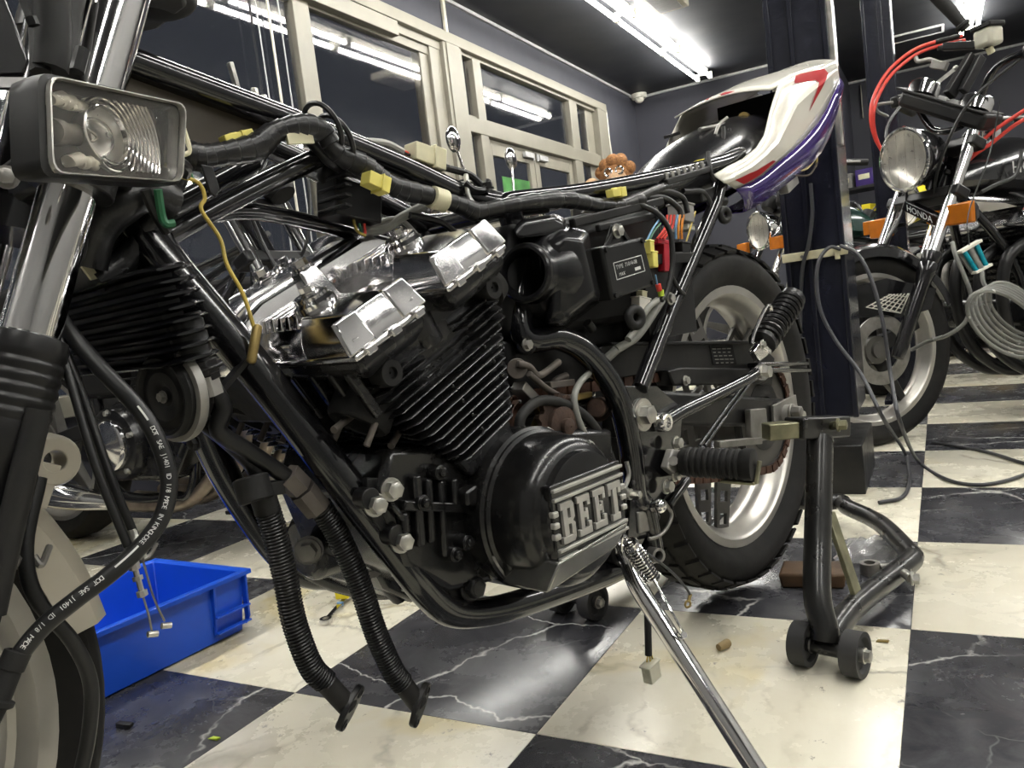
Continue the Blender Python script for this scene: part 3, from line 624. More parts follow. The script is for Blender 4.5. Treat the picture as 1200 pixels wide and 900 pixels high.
# pressed reflector with a round bowl behind the bulb
bc = cen-ux*.008
lp = MB(); lp.loft([ring(.96, -.0185), ring(.96, -.0175)], True, True); B('reflector_plate', lp, 'linkage', IL)
lp = MB(); lp.lathe(bc-nrm*.0178, nrm, [(.002, .0), (.010, .001), (.015, .005), (.0168, .010), (.0172, .013), (.0162, .0135)], 32); B('reflector', lp, 'reflector', IL)
lp = MB()
for k in range(9):
    R = .0175+.0040*k; am = min(2.4, math.asin(min(.98, .0215/R))) if R > .0225 else 2.2
    lp.lathe(bc-nrm*.0005, nrm, [(R+.0013, -.0035), (R+.0008, -.0006), (R, -.0002), (R-.0008, -.0006), (R-.0013, -.0035)], 36, a0=-am, a1=am, ref=ux)
B('lens_ring', lp, 'chrome', IL)
lp = MB(); lp.loft([ring(1.0, -.001), ring(1.0, .0022), ring(.97, .0036), ring(.5, .0052), ring(.1, .0056)], True, True); B('lens', lp, 'lens', IL)
lp = MB(); lp.sphere(bc-nrm*.0115, (.0120, .0120, .0095), 24, 14, (ux, uy, nrm)); bo_ = B('bulb', lp, 'glass', IL); md = bo_.modifiers.new('thick', 'SOLIDIFY'); md.thickness = .0012
lp = MB(); lp.tube([bc-nrm*.0115-ux*.014, bc-nrm*.0115-ux*.004+uy*.003, bc-nrm*.0115+ux*.002, bc-nrm*.0115-ux*.004-uy*.003, bc-nrm*.0115-ux*.013], .0008, 6); B('filament', lp, 'steel', IL)
lp = MB(); lp.cyl(bc-nrm*.012-ux*.034, bc-nrm*.012-ux*.012, .0058, .0066, n=20); lp.cyl(bc-nrm*.012-ux*.035, bc-nrm*.012-ux*.028, .0078, n=20); B('bulb_holder', lp, 'linkage', IL)
lp = MB()
for a, b_, c in ((-.034, .017, .009), (-.027, .0165, .008), (-.020, .015, .007), (-.032, -.0165, .009), (-.024, -.0175, .008), (.026, -.003, .005), (.006, .019, .006), (-.008, .0195, .005)):
    q = bc+ux*a-uy*b_*sgn-nrm*.008; lp.cyl(q, q+ux*.010+uy*.002, c*.35, c*.42, n=10); lp.sphere(q+ux*.012, c*.45, 10, 6)
B('terminal', lp, 'white_pl', IL)
lp = MB(); lp.tube([bc+ux*.05-nrm*.03, bc+ux*.062-nrm*.05+uy*.02, K(212, 190, .12), K(218, 205, .10)], .004, 8); B('lamp_lead', lp, 'wire_black', IL)

# ---- front wheel
def wheel(parent, c, R, rimR, tw, tread, mats, spokes, disc=None, left=1, hubw=.09, yaw=0.0, blocks=0, sparts=True, spoke_a0=0.3):
    ay = V(math.sin(-yaw), math.cos(yaw), 0); c = Vector(c)
    t = MB(); h = tw/2
    prof = [(rimR-.006, -h*.62), (rimR+.004, -h*.72), (rimR+.02, -h*.95), ((R+rimR)/2+.005, -h), (R-.022, -h*.93), (R-.008, -h*.72), (R, -h*.30), (R, h*.30), (R-.008, h*.72), (R-.022, h*.93), ((R+rimR)/2+.005, h), (rimR+.02, h*.95), (rimR+.004, h*.72), (rimR-.006, h*.62)]
    t.lathe(c, ay, prof, 72); ty = build('tyre', t, M[mats[0]], parent)
    if blocks:
        k = MB()
        for i in range(blocks):
            a = 2*math.pi*i/blocks; d = X*math.cos(a)+Z*math.sin(a); d = V(d.x*math.cos(yaw), d.x*math.sin(yaw), d.z); tt = ay.cross(d)
            for sy, w0, rr in ((-.80, .26, -.010), (.80, .26, -.010), (-.28, .20, .001), (.28, .20, .001)):
                q = c+d*(R+rr)+ay*(h*sy*1.0); up = (d+ay*(.55*sy if abs(sy) > .5 else 0)).normalized()
                k.box(q+tt*(.004 if sy > 0 else -.004), (2*math.pi*R/blocks*.72, h*w0*1.55, .0045), (tt, up.cross(tt).normalized(), up))
        o = build('tread_blocks', k, M[mats[0]], ty); o['kind'] = 'stuff'
    r = MB(); hw = h*.66
    prof = [(rimR, -hw-.003), (rimR, -hw), (rimR-.008, -hw+.001), (rimR-.016, -hw+.008), (rimR-.022, -hw+.018), (rimR-.025, -hw*.35), (rimR-.028, 0), (rimR-.025, hw*.35), (rimR-.022, hw-.018), (rimR-.016, hw-.008), (rimR-.008, hw-.001), (rimR, hw), (rimR, hw+.003), (rimR-.014, hw+.003), (rimR-.020, hw-.002), (rimR-.025, hw-.014), (rimR-.031, hw*.4), (rimR-.034, hw*.2), (rimR-.034, -hw*.2), (rimR-.031, -hw*.4), (rimR-.025, -hw+.014), (rimR-.020, -hw+.002), (rimR-.014, -hw-.003)]
    r.lathe(c, ay, prof, 72, close=True); build('rim', r, M[mats[1]], parent)
    hb = MB(); hb.cyl(c-ay*hubw/2, c+ay*hubw/2, .045, n=28); hb.cyl(c-ay*(hubw/2+.012), c+ay*(hubw/2+.012), .026, n=20); hub = build('hub', hb, M[mats[2]], parent)
    return ay
def holed_bar(mb, p0, p1, w0, w1, th, nrm, nh, hw):
    """flat tapered spoke with a row of oblong holes, built as a ring of quads round each hole"""
    a = (p1-p0); L = a.length; a.normalize(); nrm = Vector(nrm).normalized(); s = nrm.cross(a).normalized()
    def pt(t, q, o): return p0+a*(L*t)+s*q+nrm*o
    for i in range(nh):
        t0, t1 = i/nh, (i+1)/nh; wa, wb = w0+(w1-w0)*t0, w0+(w1-w0)*t1; m0, m1 = t0+.26/nh, t1-.26/nh
        h_ = hw*(wa+wb)/2*.5
        outer = [(t0, -wa/2), (t0, wa/2), (t1, wb/2), (t1, -wb/2)]; inner = [(m0, -h_), (m0, h_), (m1, h_), (m1, -h_)]
        vs = [pt(t, q, o) for o in (-th/2, th/2) for t, q in outer+inner]
        fs = []
        for o in (0, 8):
            for k in range(4): fs.append((o+k, o+(k+1) % 4, o+4+(k+1) % 4, o+4+k))
        for k in (1, 3): fs.append((k, (k+1) % 4, 8+(k+1) % 4, 8+k))
        for k in range(4): fs.append((4+k, 4+(k+1) % 4, 12+(k+1) % 4, 12+k))
        if i == 0: fs.append((0, 1, 9, 8))
        if i == nh-1: fs.append((2, 3, 11, 10))
        mb.add(vs, fs)
FWC = V(1.390, 0, .335)
wheel(BK, FWC, .279, .238, .080, 0, ('tyre', 'rim', 'spoke'), 5, blocks=0)
for i in range(5):
    a = 2*math.pi*i/5+.2; d = V(math.cos(a), 0, math.sin(a))
    for y in (-.016, .016):
        sp_ = MB(); holed_bar(sp_, FWC+d*.04+V(0, y*1.8, 0), FWC+d*.210+V(0, y*.8, 0), .045, .036, .006, Y_, 4, .6); B('spoke', sp_, 'spoke')
dsc = MB(); dsc.lathe(FWC+V(0, .058, 0), Y_, [(.085, -.003), (.135, -.003), (.135, .003), (.085, .003)], 60, close=True); B('brake_disc', dsc, 'steel')
b = MB(); b.box(V(1.25, .075, .40), (.06, .06, .09)); B('brake_caliper', b, 'black_satin', None, .008)
b = MB(); b.cyl(FWC-V(0, .12, 0), FWC+V(0, .12, 0), .009, n=14); b.hexhead(FWC+V(0, .115, 0), Y_, .014, .014); B('axle', b, 'steel')
# cream mudguard with its fixing lugs
rings = []
for i in range(25):
    a = math.radians(66+(172-66)*i/24); R = .288
    prof = [(y*.94, dz) for y, dz in [(-.054, -.040), (-.052, -.016), (-.040, -.005), (-.02, .0), (.02, .0), (.040, -.005), (.052, -.016), (.054, -.040), (.050, -.040), (.048, -.018), (.037, -.009), (.02, -.004), (-.02, -.004), (-.037, -.009), (-.048, -.018), (-.050, -.040)]]
    rings.append([FWC+V(-math.cos(math.pi-a)*1.0*(R+dz), y, math.sin(a)*(R+dz)) if False else FWC+V(math.cos(a)*(R+dz), y, math.sin(a)*(R+dz)) for y, dz in prof])
mg = MB().loft(rings, True, True); MGo = B('mudguard', mg, 'fender_cream')
b = MB(); q = K(62, 540, .062); b.lathe(q-Y_*.01, Y_, [(.008, 0), (.008, .016), (.018, .016), (.020, .010), (.022, -.02), (.008, -.02)], 24, close=True); b.bar(q+V(.02, -.012, -.03), q+V(.005, -.012, .0), .02, .035, Y_); B('mounting_lug', b, 'fender_cream', MGo, .001)
b = MB(); b.tube([V(1.20, .068, .545), V(1.19, .072, .50), V(1.185, .07, .44), V(1.20, .069, .40)], .006, 8); B('fender_stay', b, 'rubber', MGo)
b = MB(); b.tube([K(58, 640, .07), K(48, 662, .08), K(40, 652, .075)], .0026, 8); b.hexhead(K(16, 655, .085), V(.4, .9, 0), .006, .008); B('hose_clip', b, 'dull_steel', MGo)

# ---- brake hose with its print, and the other front lines
hosep = [K(55, 345, .06), K(78, 385, .085), K(118, 432, .115), K(158, 474, .135), K(182, 510, .145), K(198, 560, .15), K(190, 605, .15), K(165, 640, .148), K(130, 672, .145), K(90, 702, .14), K(50, 735, .135), K(20, 772, .13), K(5, 800, .125)]
h = MB(); h.tube(hosep, .0062, 14, sub=8); BH = B('brake_hose', h, 'wire_black')
P = spline(hosep, 24)
def curve_text(parent, P, s0, txt, size, mat, off, flip=False, space=1.0, view=None):
    """letters printed one by one along a hose"""
    L = [0.0]
    for i in range(1, len(P)): L.append(L[-1]+(P[i]-P[i-1]).length)
    d = s0; mb = MB()
    for ch in txt:
        if ch == ' ': d += size*.55*space; continue
        cu = bpy.data.curves.new('glyph', 'FONT'); cu.body = ch; cu.size = size; cu.align_x = 'CENTER'; cu.align_y = 'CENTER'; cu.resolution_u = 2
        ob = bpy.data.objects.new('glyph', cu); COL.objects.link(ob); bpy.context.view_layer.update()
        me = bpy.data.meshes.new_from_object(ob.evaluated_get(bpy.context.evaluated_depsgraph_get()))
        j = 0
        while j < len(L)-2 and L[j+1] < d: j += 1
        f_ = (d-L[j])/(L[j+1]-L[j]); p = P[j].lerp(P[j+1], f_); t = (P[j+1]-P[j]).normalized()
        n = view-p if view is not None else V(0, 1, 0)
        n = (n-t*n.dot(t)).normalized(); side = n.cross(t)
        mb.add([p+t*v.co.x+side*v.co.y+n*(off-(v.co.y**2)/(2*off)+.0002) for v in me.vertices], [tuple(q.vertices) for q in me.polygons])
        bpy.data.objects.remove(ob); bpy.data.curves.remove(cu); bpy.data.meshes.remove(me)
        d += size*.74*space
    return build('printed_text', mb, M[mat], parent, smooth=False)
cl = BIKE.loc(CAM)
LH = [0.0]
for i in range(1, len(P)): LH.append(LH[-1]+(P[i]-P[i-1]).length)
def arc_at(u, v):
    best = min(range(len(P)), key=lambda i: (Vector(proj2(BIKE.world(P[i])))-Vector((u, v))).length); return LH[best]
def proj2(p):
    q = RM @ (Vector(p)-CAM); return (600+FPX*q.x/q.z, 450-FPX*q.y/q.z)
s0 = arc_at(183, 500); s1 = arc_at(165, 640)
TX = 'DOT  SAE  J1401  ID  1/8  MADE  IN  KINGHOSE'
def text_len(t, size, sp): return sum(size*(.55 if c_ == ' ' else .74)*sp for c_ in t)
sz = .0047; spc = (s1-s0)/text_len(TX, sz, 1.0)
curve_text(BH, P, s0, TX, sz, 'ink_white', .0063, space=spc, view=cl+V(0, 0, .2))
s2 = arc_at(120, 678)
curve_text(BH, P, s2, TX, sz, 'ink_white', .0063, space=spc, view=cl+V(0, 0, .2))
def stripe(ua, va, ub, vb):
    a0, a1 = arc_at(ua, va), arc_at(ub, vb); i0 = min(range(len(P)), key=lambda i: abs(LH[i]-a0)); i1 = min(range(len(P)), key=lambda i: abs(LH[i]-a1))
    mb = MB(); vs = []
    for i in range(i0, i1+1):
        t = (P[i+1]-P[i-1]).normalized(); n = cl+V(0, 0, .2)-P[i]; n = (n-t*n.dot(t)).normalized(); sd = n.cross(t)
        vs += [P[i]+n*.0064+sd*.0007, P[i]+n*.0064-sd*.0007]
    mb.add(vs, [(2*k, 2*k+1, 2*k+3, 2*k+2) for k in range(len(vs)//2-1)]); build('printed_line', mb, M['ink_white'], BH)
stripe(167, 475, 178, 492); stripe(158, 637, 131, 662)
h = MB(); h.lathe(K(22, 762, .13), (K(0, 810, .13)-K(22, 762, .13)), [(.006, 0), (.0085, .001), (.0085, .012), (.0075, .013), (.0085, .03), (.0115, .031), (.0115, .034), (.0085, .036), (.0075, .06), (.001, .06)], 20); B('hose_end', h, 'rubber', BH)
# two black control cables with adjusters, hanging loose
for k, (pts, adj, inner, barrel) in enumerate((
        ([K(62, 395, .10), K(78, 432, .11), K(112, 545, .13), K(150, 640, .14)], [K(152, 645, .14), K(160, 668, .142), K(168, 700, .145)], [K(168, 700, .145), K(174, 720, .145), K(178, 740, .145)], K(179, 743, .145)),
        ([K(70, 398, .09), K(92, 450, .10), K(130, 560, .12), K(158, 628, .125)], [K(156, 625, .125), K(163, 645, .127), K(167, 655, .128)], [K(167, 655, .128), K(180, 700, .13), K(193, 728, .13)], K(195, 733, .13)))):
    c = MB(); c.tube(pts, .0032, 10); cb = B('clutch_cable', c, 'wire_black')
    a = MB(); d = (adj[-1]-adj[0]); L_ = d.length; d.normalize()
    a.lathe(adj[0], d, [(.002, -.004), (.0034, -.003), (.0034, .004), (.0041, .005), (.0041, .014), (.0021, .015), (.0021, L_*.55), (.0038, L_*.55), (.0038, L_*.55+.003), (.0021, L_*.55+.003), (.0021, L_-.005), (.004, L_-.005), (.004, L_-.001), (.001, L_)], 8); B('adjuster', a, 'steel', cb)
    a = MB(); a.tube(inner, .0008, 6); B('inner_wire', a, 'dull_steel', cb)
    a = MB(); a.cyl(barrel-X*.0034+V(0, 0, -.001), barrel+X*.0034+V(0, 0, .001), .0023, n=12); B('barrel_end', a, 'steel', cb)
a = MB(); a.tube([K(168, 655, .13), K(176, 650, .13), K(184, 636, .13)], .0015, 6); B('wire_hook', a, 'dull_steel')
a = MB(); a.tube([K(45, 480, .127), K(25, 565, .127), K(2, 665, .127), K(-10, 720, .127)], .0085, 10); B('lower_hose', a, 'rubber')
a = MB(); a.tube([K(46, 560, .075), K(30, 640, .085), K(42, 700, .09), K(85, 752, .09), K(106, 800, .085), K(104, 860, .08), K(90, 925, .075)], .0055, 10); B('speedometer_cable', a, 'wire_black')

# ---- oil cooler in front of the down tubes
co = MB()
ctr = (K(190, 330, .115)+K(225, 405, .115))/2
ca = (K(190, 330, .115)-K(225, 405, .115)); ca = V(ca.x*.5, 0, ca.z).normalized(); cb_ = V(ca.z, 0, -ca.x)       # stack axis, thickness axis
H_ = .082
ocx = MB(); ocx.box(V(ctr.x, 0, ctr.z), (.018, .215, H_*.96), (cb_, Y_, ca)); OC = B('oil_cooler', ocx, 'black_satin')
for k in range(8):
    zz = -H_/2+H_*(k+.5)/8; c0 = V(ctr.x, 0, ctr.z)+ca*zz; m = MB(); n = 9; rg = []
    for y, hh, ww in ((-.128, .0012, .012), (-.118, .0036, .024), (-.100, .0042, .028), (.100, .0042, .028), (.118, .0036, .024), (.128, .0012, .012)):
        rg.append([c0+V(0, y, 0)+ca*(hh*math.sin(a))+cb_*(ww*math.cos(a)) for a in [2*math.pi*i/12 for i in range(12)]])
    m.loft(rg); B('cooling_row', m, 'black_gloss', OC)
m = MB(); q = K(228, 418, .105); m.cyl(q-ca*.0, q+ca*.035, .015, n=18); m.cyl(q-ca*.004, q-ca*.016, .016, n=6); m.hexhead(K(236, 430, .105)+V(0, 0, 0), -ca, .013, .012); B('cooler_union', m, 'black_satin', OC, .001)
m = MB(); m.cyl(q-ca*.018, q-ca*.034, .0135, n=6); B('union_nut', m, 'grey_alloy', OC)
# pipes to the hoses
m = MB(); m.tube([K(238, 432, .105), K(250, 455, .105), K(262, 478, .105), K(256, 505, .10), K(290, 528, .098), K(335, 558, .098), K(352, 570, .098)], .0075, 12, sub=5)
m.tube([K(215, 462, .06), K(235, 490, .07), K(265, 515, .085), K(292, 540, .09), K(304, 560, .092)], .0075, 12, sub=5); B('oil_pipe', m, 'black_satin', OC)
m = MB(); m.lathe(K(295, 566, .094), V(0, .25, -1), [(.012, -.006), (.0155, -.005), (.0155, .016), (.012, .017)], 20, close=True); m.bar(K(305, 574, .097), K(330, 570, .097), .014, .012); B('pipe_clip', m, 'rubber', OC, .001)
m = MB(); m.cyl(K(336, 556, .098), K(352, 572, .098), .0125, n=6); m.cyl(K(354, 574, .098), K(372, 596, .098), .0135, n=8); B('pipe_nut', m, 'linkage', OC)
m = MB(); m.cyl(K(306, 574, .094), K(314, 600, .094), .0115, n=16); B('pipe_sleeve', m, 'rubber', OC)
for nm, pts, fl_, fa in (('a', [K(312, 592, .094), K(322, 625, .094), K(335, 680, .095), K(345, 730, .098), K(364, 780, .10), K(396, 815, .103)], K(408, 828, .105), K(420, 810, .105)-K(402, 846, .105)),
                         ('b', [K(374, 592, .098), K(395, 625, .10), K(420, 680, .105), K(440, 740, .108), K(460, 785, .11), K(482, 815, .113)], K(490, 825, .115), K(500, 800, .115)-K(484, 848, .115))):
    m = MB(); m.tube(pts, .0088, 14); HO = B('oil_hose', m, 'rubber')
    m = MB(); m.coil(pts[:-1]+[pts[-2].lerp(pts[-1], .55)], .0106, .00105, .0031, n=5, seg=12); B('guard_spring', m, 'black_satin', HO)
    d = (pts[-1]-pts[-2]).normalized(); m = MB(); m.cyl(pts[-2].lerp(pts[-1], .5), fl_, .0098, n=18); B('hose_tail', m, 'rubber', HO)
    fa = fa.normalized(); nn = (d*.8+V(.25, .75, 0)); nn = (nn-fa*nn.dot(fa)).normalized(); ss = nn.cross(fa)
    out = []
    for i in range(28):
        a = 2*math.pi*i/28; rx = .0085+.0055*abs(math.sin(a))**2
        ex = math.cos(a); out.append(fa*(ex*.022*(1 if True else 0))+ss*(math.sin(a)*.0135))
    m = MB(); ringo = [fl_+q for q in out]
    hole = lambda s_: [fl_+fa*(s_*.0165)+fa*(.0036*math.cos(2*math.pi*i/12))+ss*(.0036*math.sin(2*math.pi*i/12)) for i in range(12)]
    m.prism([q-nn*.001 for q in ringo], nn*.006); FLo = B('flange', m, 'black_satin', HO, .001)
    for s_ in (1, -1):
        m = MB(); m.lathe(fl_+fa*(s_*.0155), nn, [(.0028, -.0018), (.0055, -.0018), (.006, .0), (.006, .0055), (.0045, .0062), (.0028, .0062)], 16, close=True); B('bolt_eye', m, 'black_satin', FLo)
# ---- horn
hc = K(192, 465, .09); ha = V(.98, .195, -.02).normalized()
m = MB(); m.lathe(hc, ha, [(.001, -.028), (.026, -.028), (.031, -.02), (.034, -.006), (.0345, 0), (.0325, .002), (.0315, .0035), (.029, .003), (.0275, -.001), (.022, -.0005), (.020, .001), (.012, .0005), (.008, -.002), (.004, -.0015), (.001, -.001)], 40); HN = B('horn', m, 'plastic')
m = MB(); m.lathe(hc-ha*.008, ha, [(.034, -.006), (.0385, -.005), (.0395, -.001), (.0385, .003), (.0345, .004)], 40); B('horn_rim', m, 'grey_alloy', HN)
m = MB(); m.hexhead(hc+ha*.0005, ha, .004, .004); B('horn_bolt', m, 'dull_steel', HN)
m = MB(); m.hexhead(hc+V(-.02, 0, -.042), ha, .005, .006); m.bar(hc+V(-.02, -.01, -.03), hc-ha*.03+V(-.05, 0, .02), .014, .004); B('horn_bracket', m, 'black_satin', HN)
# ---- crankcase
def side(pts, y0, y1): 
    m = MB(); m.prism([V(x, y0, z) for x, z in pts], V(0, y1-y0, 0)); return m
cc = side([(.885, .470), (.905, .43), (.885, .355), (.835, .312), (.76, .300), (.60, .292), (.545, .33), (.535, .42), (.585, .430), (.70, .448), (.80, .455)], -.03, .148)
cc.prism([V(x, -.19, z) for x, z in [(.80, .45), (.79, .36), (.76, .300), (.60, .292), (.545, .33), (.535, .42), (.585, .430), (.70, .448)]], V(0, .20, 0))
CC = B('crankcase', cc, 'case_black', None, .008)
m = side([(.86, .36), (.835, .30), (.80, .272), (.68, .262), (.60, .27), (.58, .30), (.72, .33)], -.13, .05); B('oil_pan', m, 'case_black', CC, .012)
for u0, v0, u1, v1, wd in ((484, 556, 490, 640, .010), (498, 560, 502, 636, .008), (512, 562, 518, 652, .008), (528, 560, 530, 600, .008), (470, 600, 474, 645, .008), (455, 590, 470, 610, .006)):
    m = MB(); a, b_ = K(u0, v0, .150), K(u1, v1, .150); m.bar(a, b_, wd, .016, Y_); B('case_rib', m, 'case_black', CC, .003)
m = MB(); m.bar(K(470, 592, .152), K(590, 597, .152), .010, .012, Y_); B('case_joint', m, 'case_black', CC, .002)
m = MB(); m.prism([K(532, 575, .150), K(546, 566, .150), K(546, 592, .150), K(533, 592, .150)], V(0, .018, 0)); B('cable_boss', m, 'case_black', CC, .003)
for u, v in ((506, 553), (538, 634), (486, 588), (560, 640), (524, 648)):
    m = MB(); q = K(u, v, .148); m.cyl(q-Y_*.01, q+Y_*.014, .0085, .0075, n=16); m.hexhead(q+Y_*.014, Y_, .005, .005); B('case_boss', m, 'case_black', CC, .001)
# engine mount plate and its bright bolts
m = MB(); m.prism([K(430, 560, .142), K(470, 560, .142), K(488, 640, .142), K(470, 652, .142), K(430, 600, .142)], V(0, -.007, 0)); EP = B('engine_plate', m, 'black_satin', None, .001)
for u, v, r in ((462, 574, .0085), (443, 592, .0085), (474, 635, .0085)):
    m = MB(); q = K(u, v, .156); m.hexhead(q-Y_*.006, V(.15, 1, .05), r, .012); m.cyl(q-Y_*.03, q, .006, n=12); B('mount_bolt', m, 'steel', EP)
for u, v in ((432, 584), (463, 627)):
    m = MB(); q = K(u, v, .15); m.cyl(q-Y_*.012, q+Y_*.004, .010, n=18); B('mount_spacer', m, 'black_satin', EP, .001)
m = MB(); m.hexhead(K(551, 687, .14), Y_, .012, .013); m.bar(K(551, 687, .14)-Y_*.01, K(520, 700, .14)-Y_*.01, .05, .012, Y_); B('lower_mount', m, 'black_satin', EP, .002)

# ---- cylinder block: real fins, one by one
cyl = MB()
prof = lambda a, b_, w, z: [E_(a, -w, z), E_(a, w, z), E_(b_, w, z), E_(b_, -w, z)]
cyl.loft([prof(.004, -.070, .158, -.02), prof(.040, -.098, .158, .082)]); CY = B('cylinder_block', cyl, 'fin_black', None, .003)
def fin(ezc, a, b_, w, th=.0028, front_scallop=True, name='cooling_fin', par=None, y0=None):
    """one fin: plan outline with chamfered corners and a wavy front, rounded edge"""
    c = .012; out = []
    if y0 is None:
        n = 24
        for i in range(n+1):
            y = w-c-(2*(w-c))*i/n; sc = .006*abs(math.cos(y/.085*math.pi)) if front_scallop else 0
            out.append((a+sc-.006, y))
        out += [(a-c, -w), (b_+c, -w), (b_, -w+c), (b_, w-c), (b_+c, w), (a-c, w)]
    else:
        out = [(a, y0+.01), (a-.006, y0), (b_+.006, y0), (b_, y0+.01), (b_, w-c), (b_+c*.7, w), (a-c*.9, w), (a, w-c*1.2)]
    m = MB(); up = EZV*th
    cx = sum(p[0] for p in out)/len(out); cy = sum(p[1] for p in out)/len(out)
    rg = []
    for off, k in ((-.5, .0022), (-.32, .0006), (0, 0), (.32, .0006), (.5, .0022)):
        rg.append([E_(p[0]-(k if p[0] > cx else -k), p[1]-(k if p[1] > cy else -k), ezc+th*off) for p in out])
    m.loft(rg); return B(name, m, 'fin_black', par)
for k in range(10):
    t = k/9; ez = .006+.084*t
    fin(ez, .0165+.046*t, -.081-.034*t, .172+.002*t, par=CY)
# small casting nubs that tie the fins together
m = MB()
for k in range(4):
    for q in range(9): (k*3+q*2) % 4 or m.box(E_(-.085+.03*k+.004*q*(0.4), .1725, .012+.0093*q), (.003, .003, .004), (EXV, Y_, EZV))
o = B('fin_nub', m, 'fin_black', CY, .001); o['kind'] = 'stuff'
# ---- cylinder head
hd = MB(); hd.loft([prof(.045, -.098, .160, .082), prof(.052, -.108, .166, .160)]); HD = B('cylinder_head', hd, 'fin_black', None, .004)
for k in range(4):
    ez = .0985+.0090*k
    fin(ez, .066+.002*k, .002-.004*k, .176, par=HD, y0=.10); fin(ez, -.046-.004*(3-k), -.121, .176, par=HD, y0=.10)
for k in range(2): fin(.0985+.0090*k, .062, -.118, .168, par=HD)
for a, b_ in ((.080, -.004), (-.040, -.129)):
    m = MB(); m.loft([[E_(a-.010, -.18, .138), E_(a-.010, .18, .138), E_(b_+.010, .18, .138), E_(b_+.010, -.18, .138)], [E_(a, -.192, .150), E_(a, .192, .150), E_(b_, .192, .150), E_(b_, -.192, .150)], [E_(a, -.192, .163), E_(a, .192, .163), E_(b_, .192, .163), E_(b_, -.192, .163)]]); B('cam_box', m, 'fin_black', HD, .004)
m = MB(); m.loft([[E_(.085, -.06, .10), E_(.085, .06, .10), E_(-.12, .06, .10), E_(-.12, -.06, .10)], [E_(.092, -.058, .163), E_(.092, .058, .163), E_(-.13, .058, .163), E_(-.13, -.058, .163)]]); B('chain_tunnel', m, 'engine_matte', HD, .005)
for ex, ez in ((.049, .131), (-.107, .134)):
    m = MB(); q = E_(ex, .178, ez); m.lathe(q, Y_, [(.013, -.012), (.013, .004), (.0115, .0065), (.0055, .0065), (.005, .003), (.001, .003)], 24); B('end_plug', m, 'plastic', HD)
for k, y in enumerate((.135, .048, -.048, -.135)):      # exhaust ports with their studs
    m = MB(); q = E_(.045, y, .112); d = (EXV*.85-EZV*.5).normalized(); m.lathe(q, d, [(.030, 0), (.030, .032), (.027, .036), (.020, .036), (.019, .02), (.001, .02)], 24); B('exhaust_port', m, 'engine_matte', HD)
    for s in (-1, 1):
        m = MB(); p = q+d*.03+Y_*(s*.026); m.cyl(p, p+d*.026, .0032, n=10); B('exhaust_stud', m, 'linkage', HD)
for u0, v0, u1, v1 in ((414, 486, 391, 504), (473, 497, 458, 523)):
    m = MB(); m.cyl(K(u0, v0, .13), K(u1, v1, .145), .0034, n=10); B('exhaust_stud', m, 'linkage', HD)
for y in (.165, .14, .11, .08, .055):
    m = MB(); m.bar(E_(.070, y, .10), E_(.076, y, .150), .010, .008, Y_); B('head_rib', m, 'fin_black', HD, .002)
for y in (.15, .05, -.05, -.15):                       # spark plug wells between the two cam boxes
    m = MB(); m.lathe(E_(-.022, y, .12), EZV, [(.020, 0), (.020, .03), (.016, .03), (.015, .005), (.001, .005)], 20); B('plug_well', m, 'fin_black', HD)
# inlet stubs behind the head
for y in (.135, .048, -.048, -.135):
    m = MB(); q = E_(-.112, y, .118); d = (-EXV*.9+EZV*.35).normalized(); m.lathe(q, d, [(.026, 0), (.026, .02), (.030, .021), (.030, .034), (.027, .036), (.022, .036), (.021, .01), (.001, .01)], 28); B('inlet_stub', m, 'rubber', HD)
# ---- polished cam cover: two humps with angular ends joined by the raised middle block
def hump(a, b_, s):
    """a/b_ front and rear base, s side; angular cross-section, ends chamfered to facets"""
    def sec(y, k, zt):
        mid = (a+b_)/2; hw = (a-b_)/2
        return [E_(mid+hw*p*k, y, z) for p, z in ((1.0, .165), (1.0, .172), (.93, .180), (.62, .165+(zt-.165)*.97), (.30, zt), (-.30, zt), (-.62, .165+(zt-.165)*.97), (-.93, .180), (-1.0, .172), (-1.0, .165))]
    m = MB(); m.loft([sec(.196*s, 1.0, .1705), sec(.1945*s, .985, .178), sec(.186*s, .92, .1965), sec(.128*s, .93, .2000), sec(.118*s, .95, .2005), sec(.114*s, .86, .194), sec(.030*s, .86, .194)]); return m
CV = None
m = MB(); pts = []
for a, b_ in ((.084, -.006), (-.038, -.132)):
    m.loft([[E_(a, -.198, .162), E_(a, .198, .162), E_(b_, .198, .162), E_(b_, -.198, .162)], [E_(a, -.198, .168), E_(a, .198, .168), E_(b_, .198, .168), E_(b_, -.198, .168)]])
m.loft([[E_(.095, -.062, .162), E_(.095, .062, .162), E_(-.134, .062, .162), E_(-.134, -.062, .162)], [E_(.095, -.062, .1685), E_(.095, .062, .1685), E_(-.134, .062, .1685), E_(-.134, -.062, .1685)]])
CV = B('cam_cover', m, 'polished', None, .002)
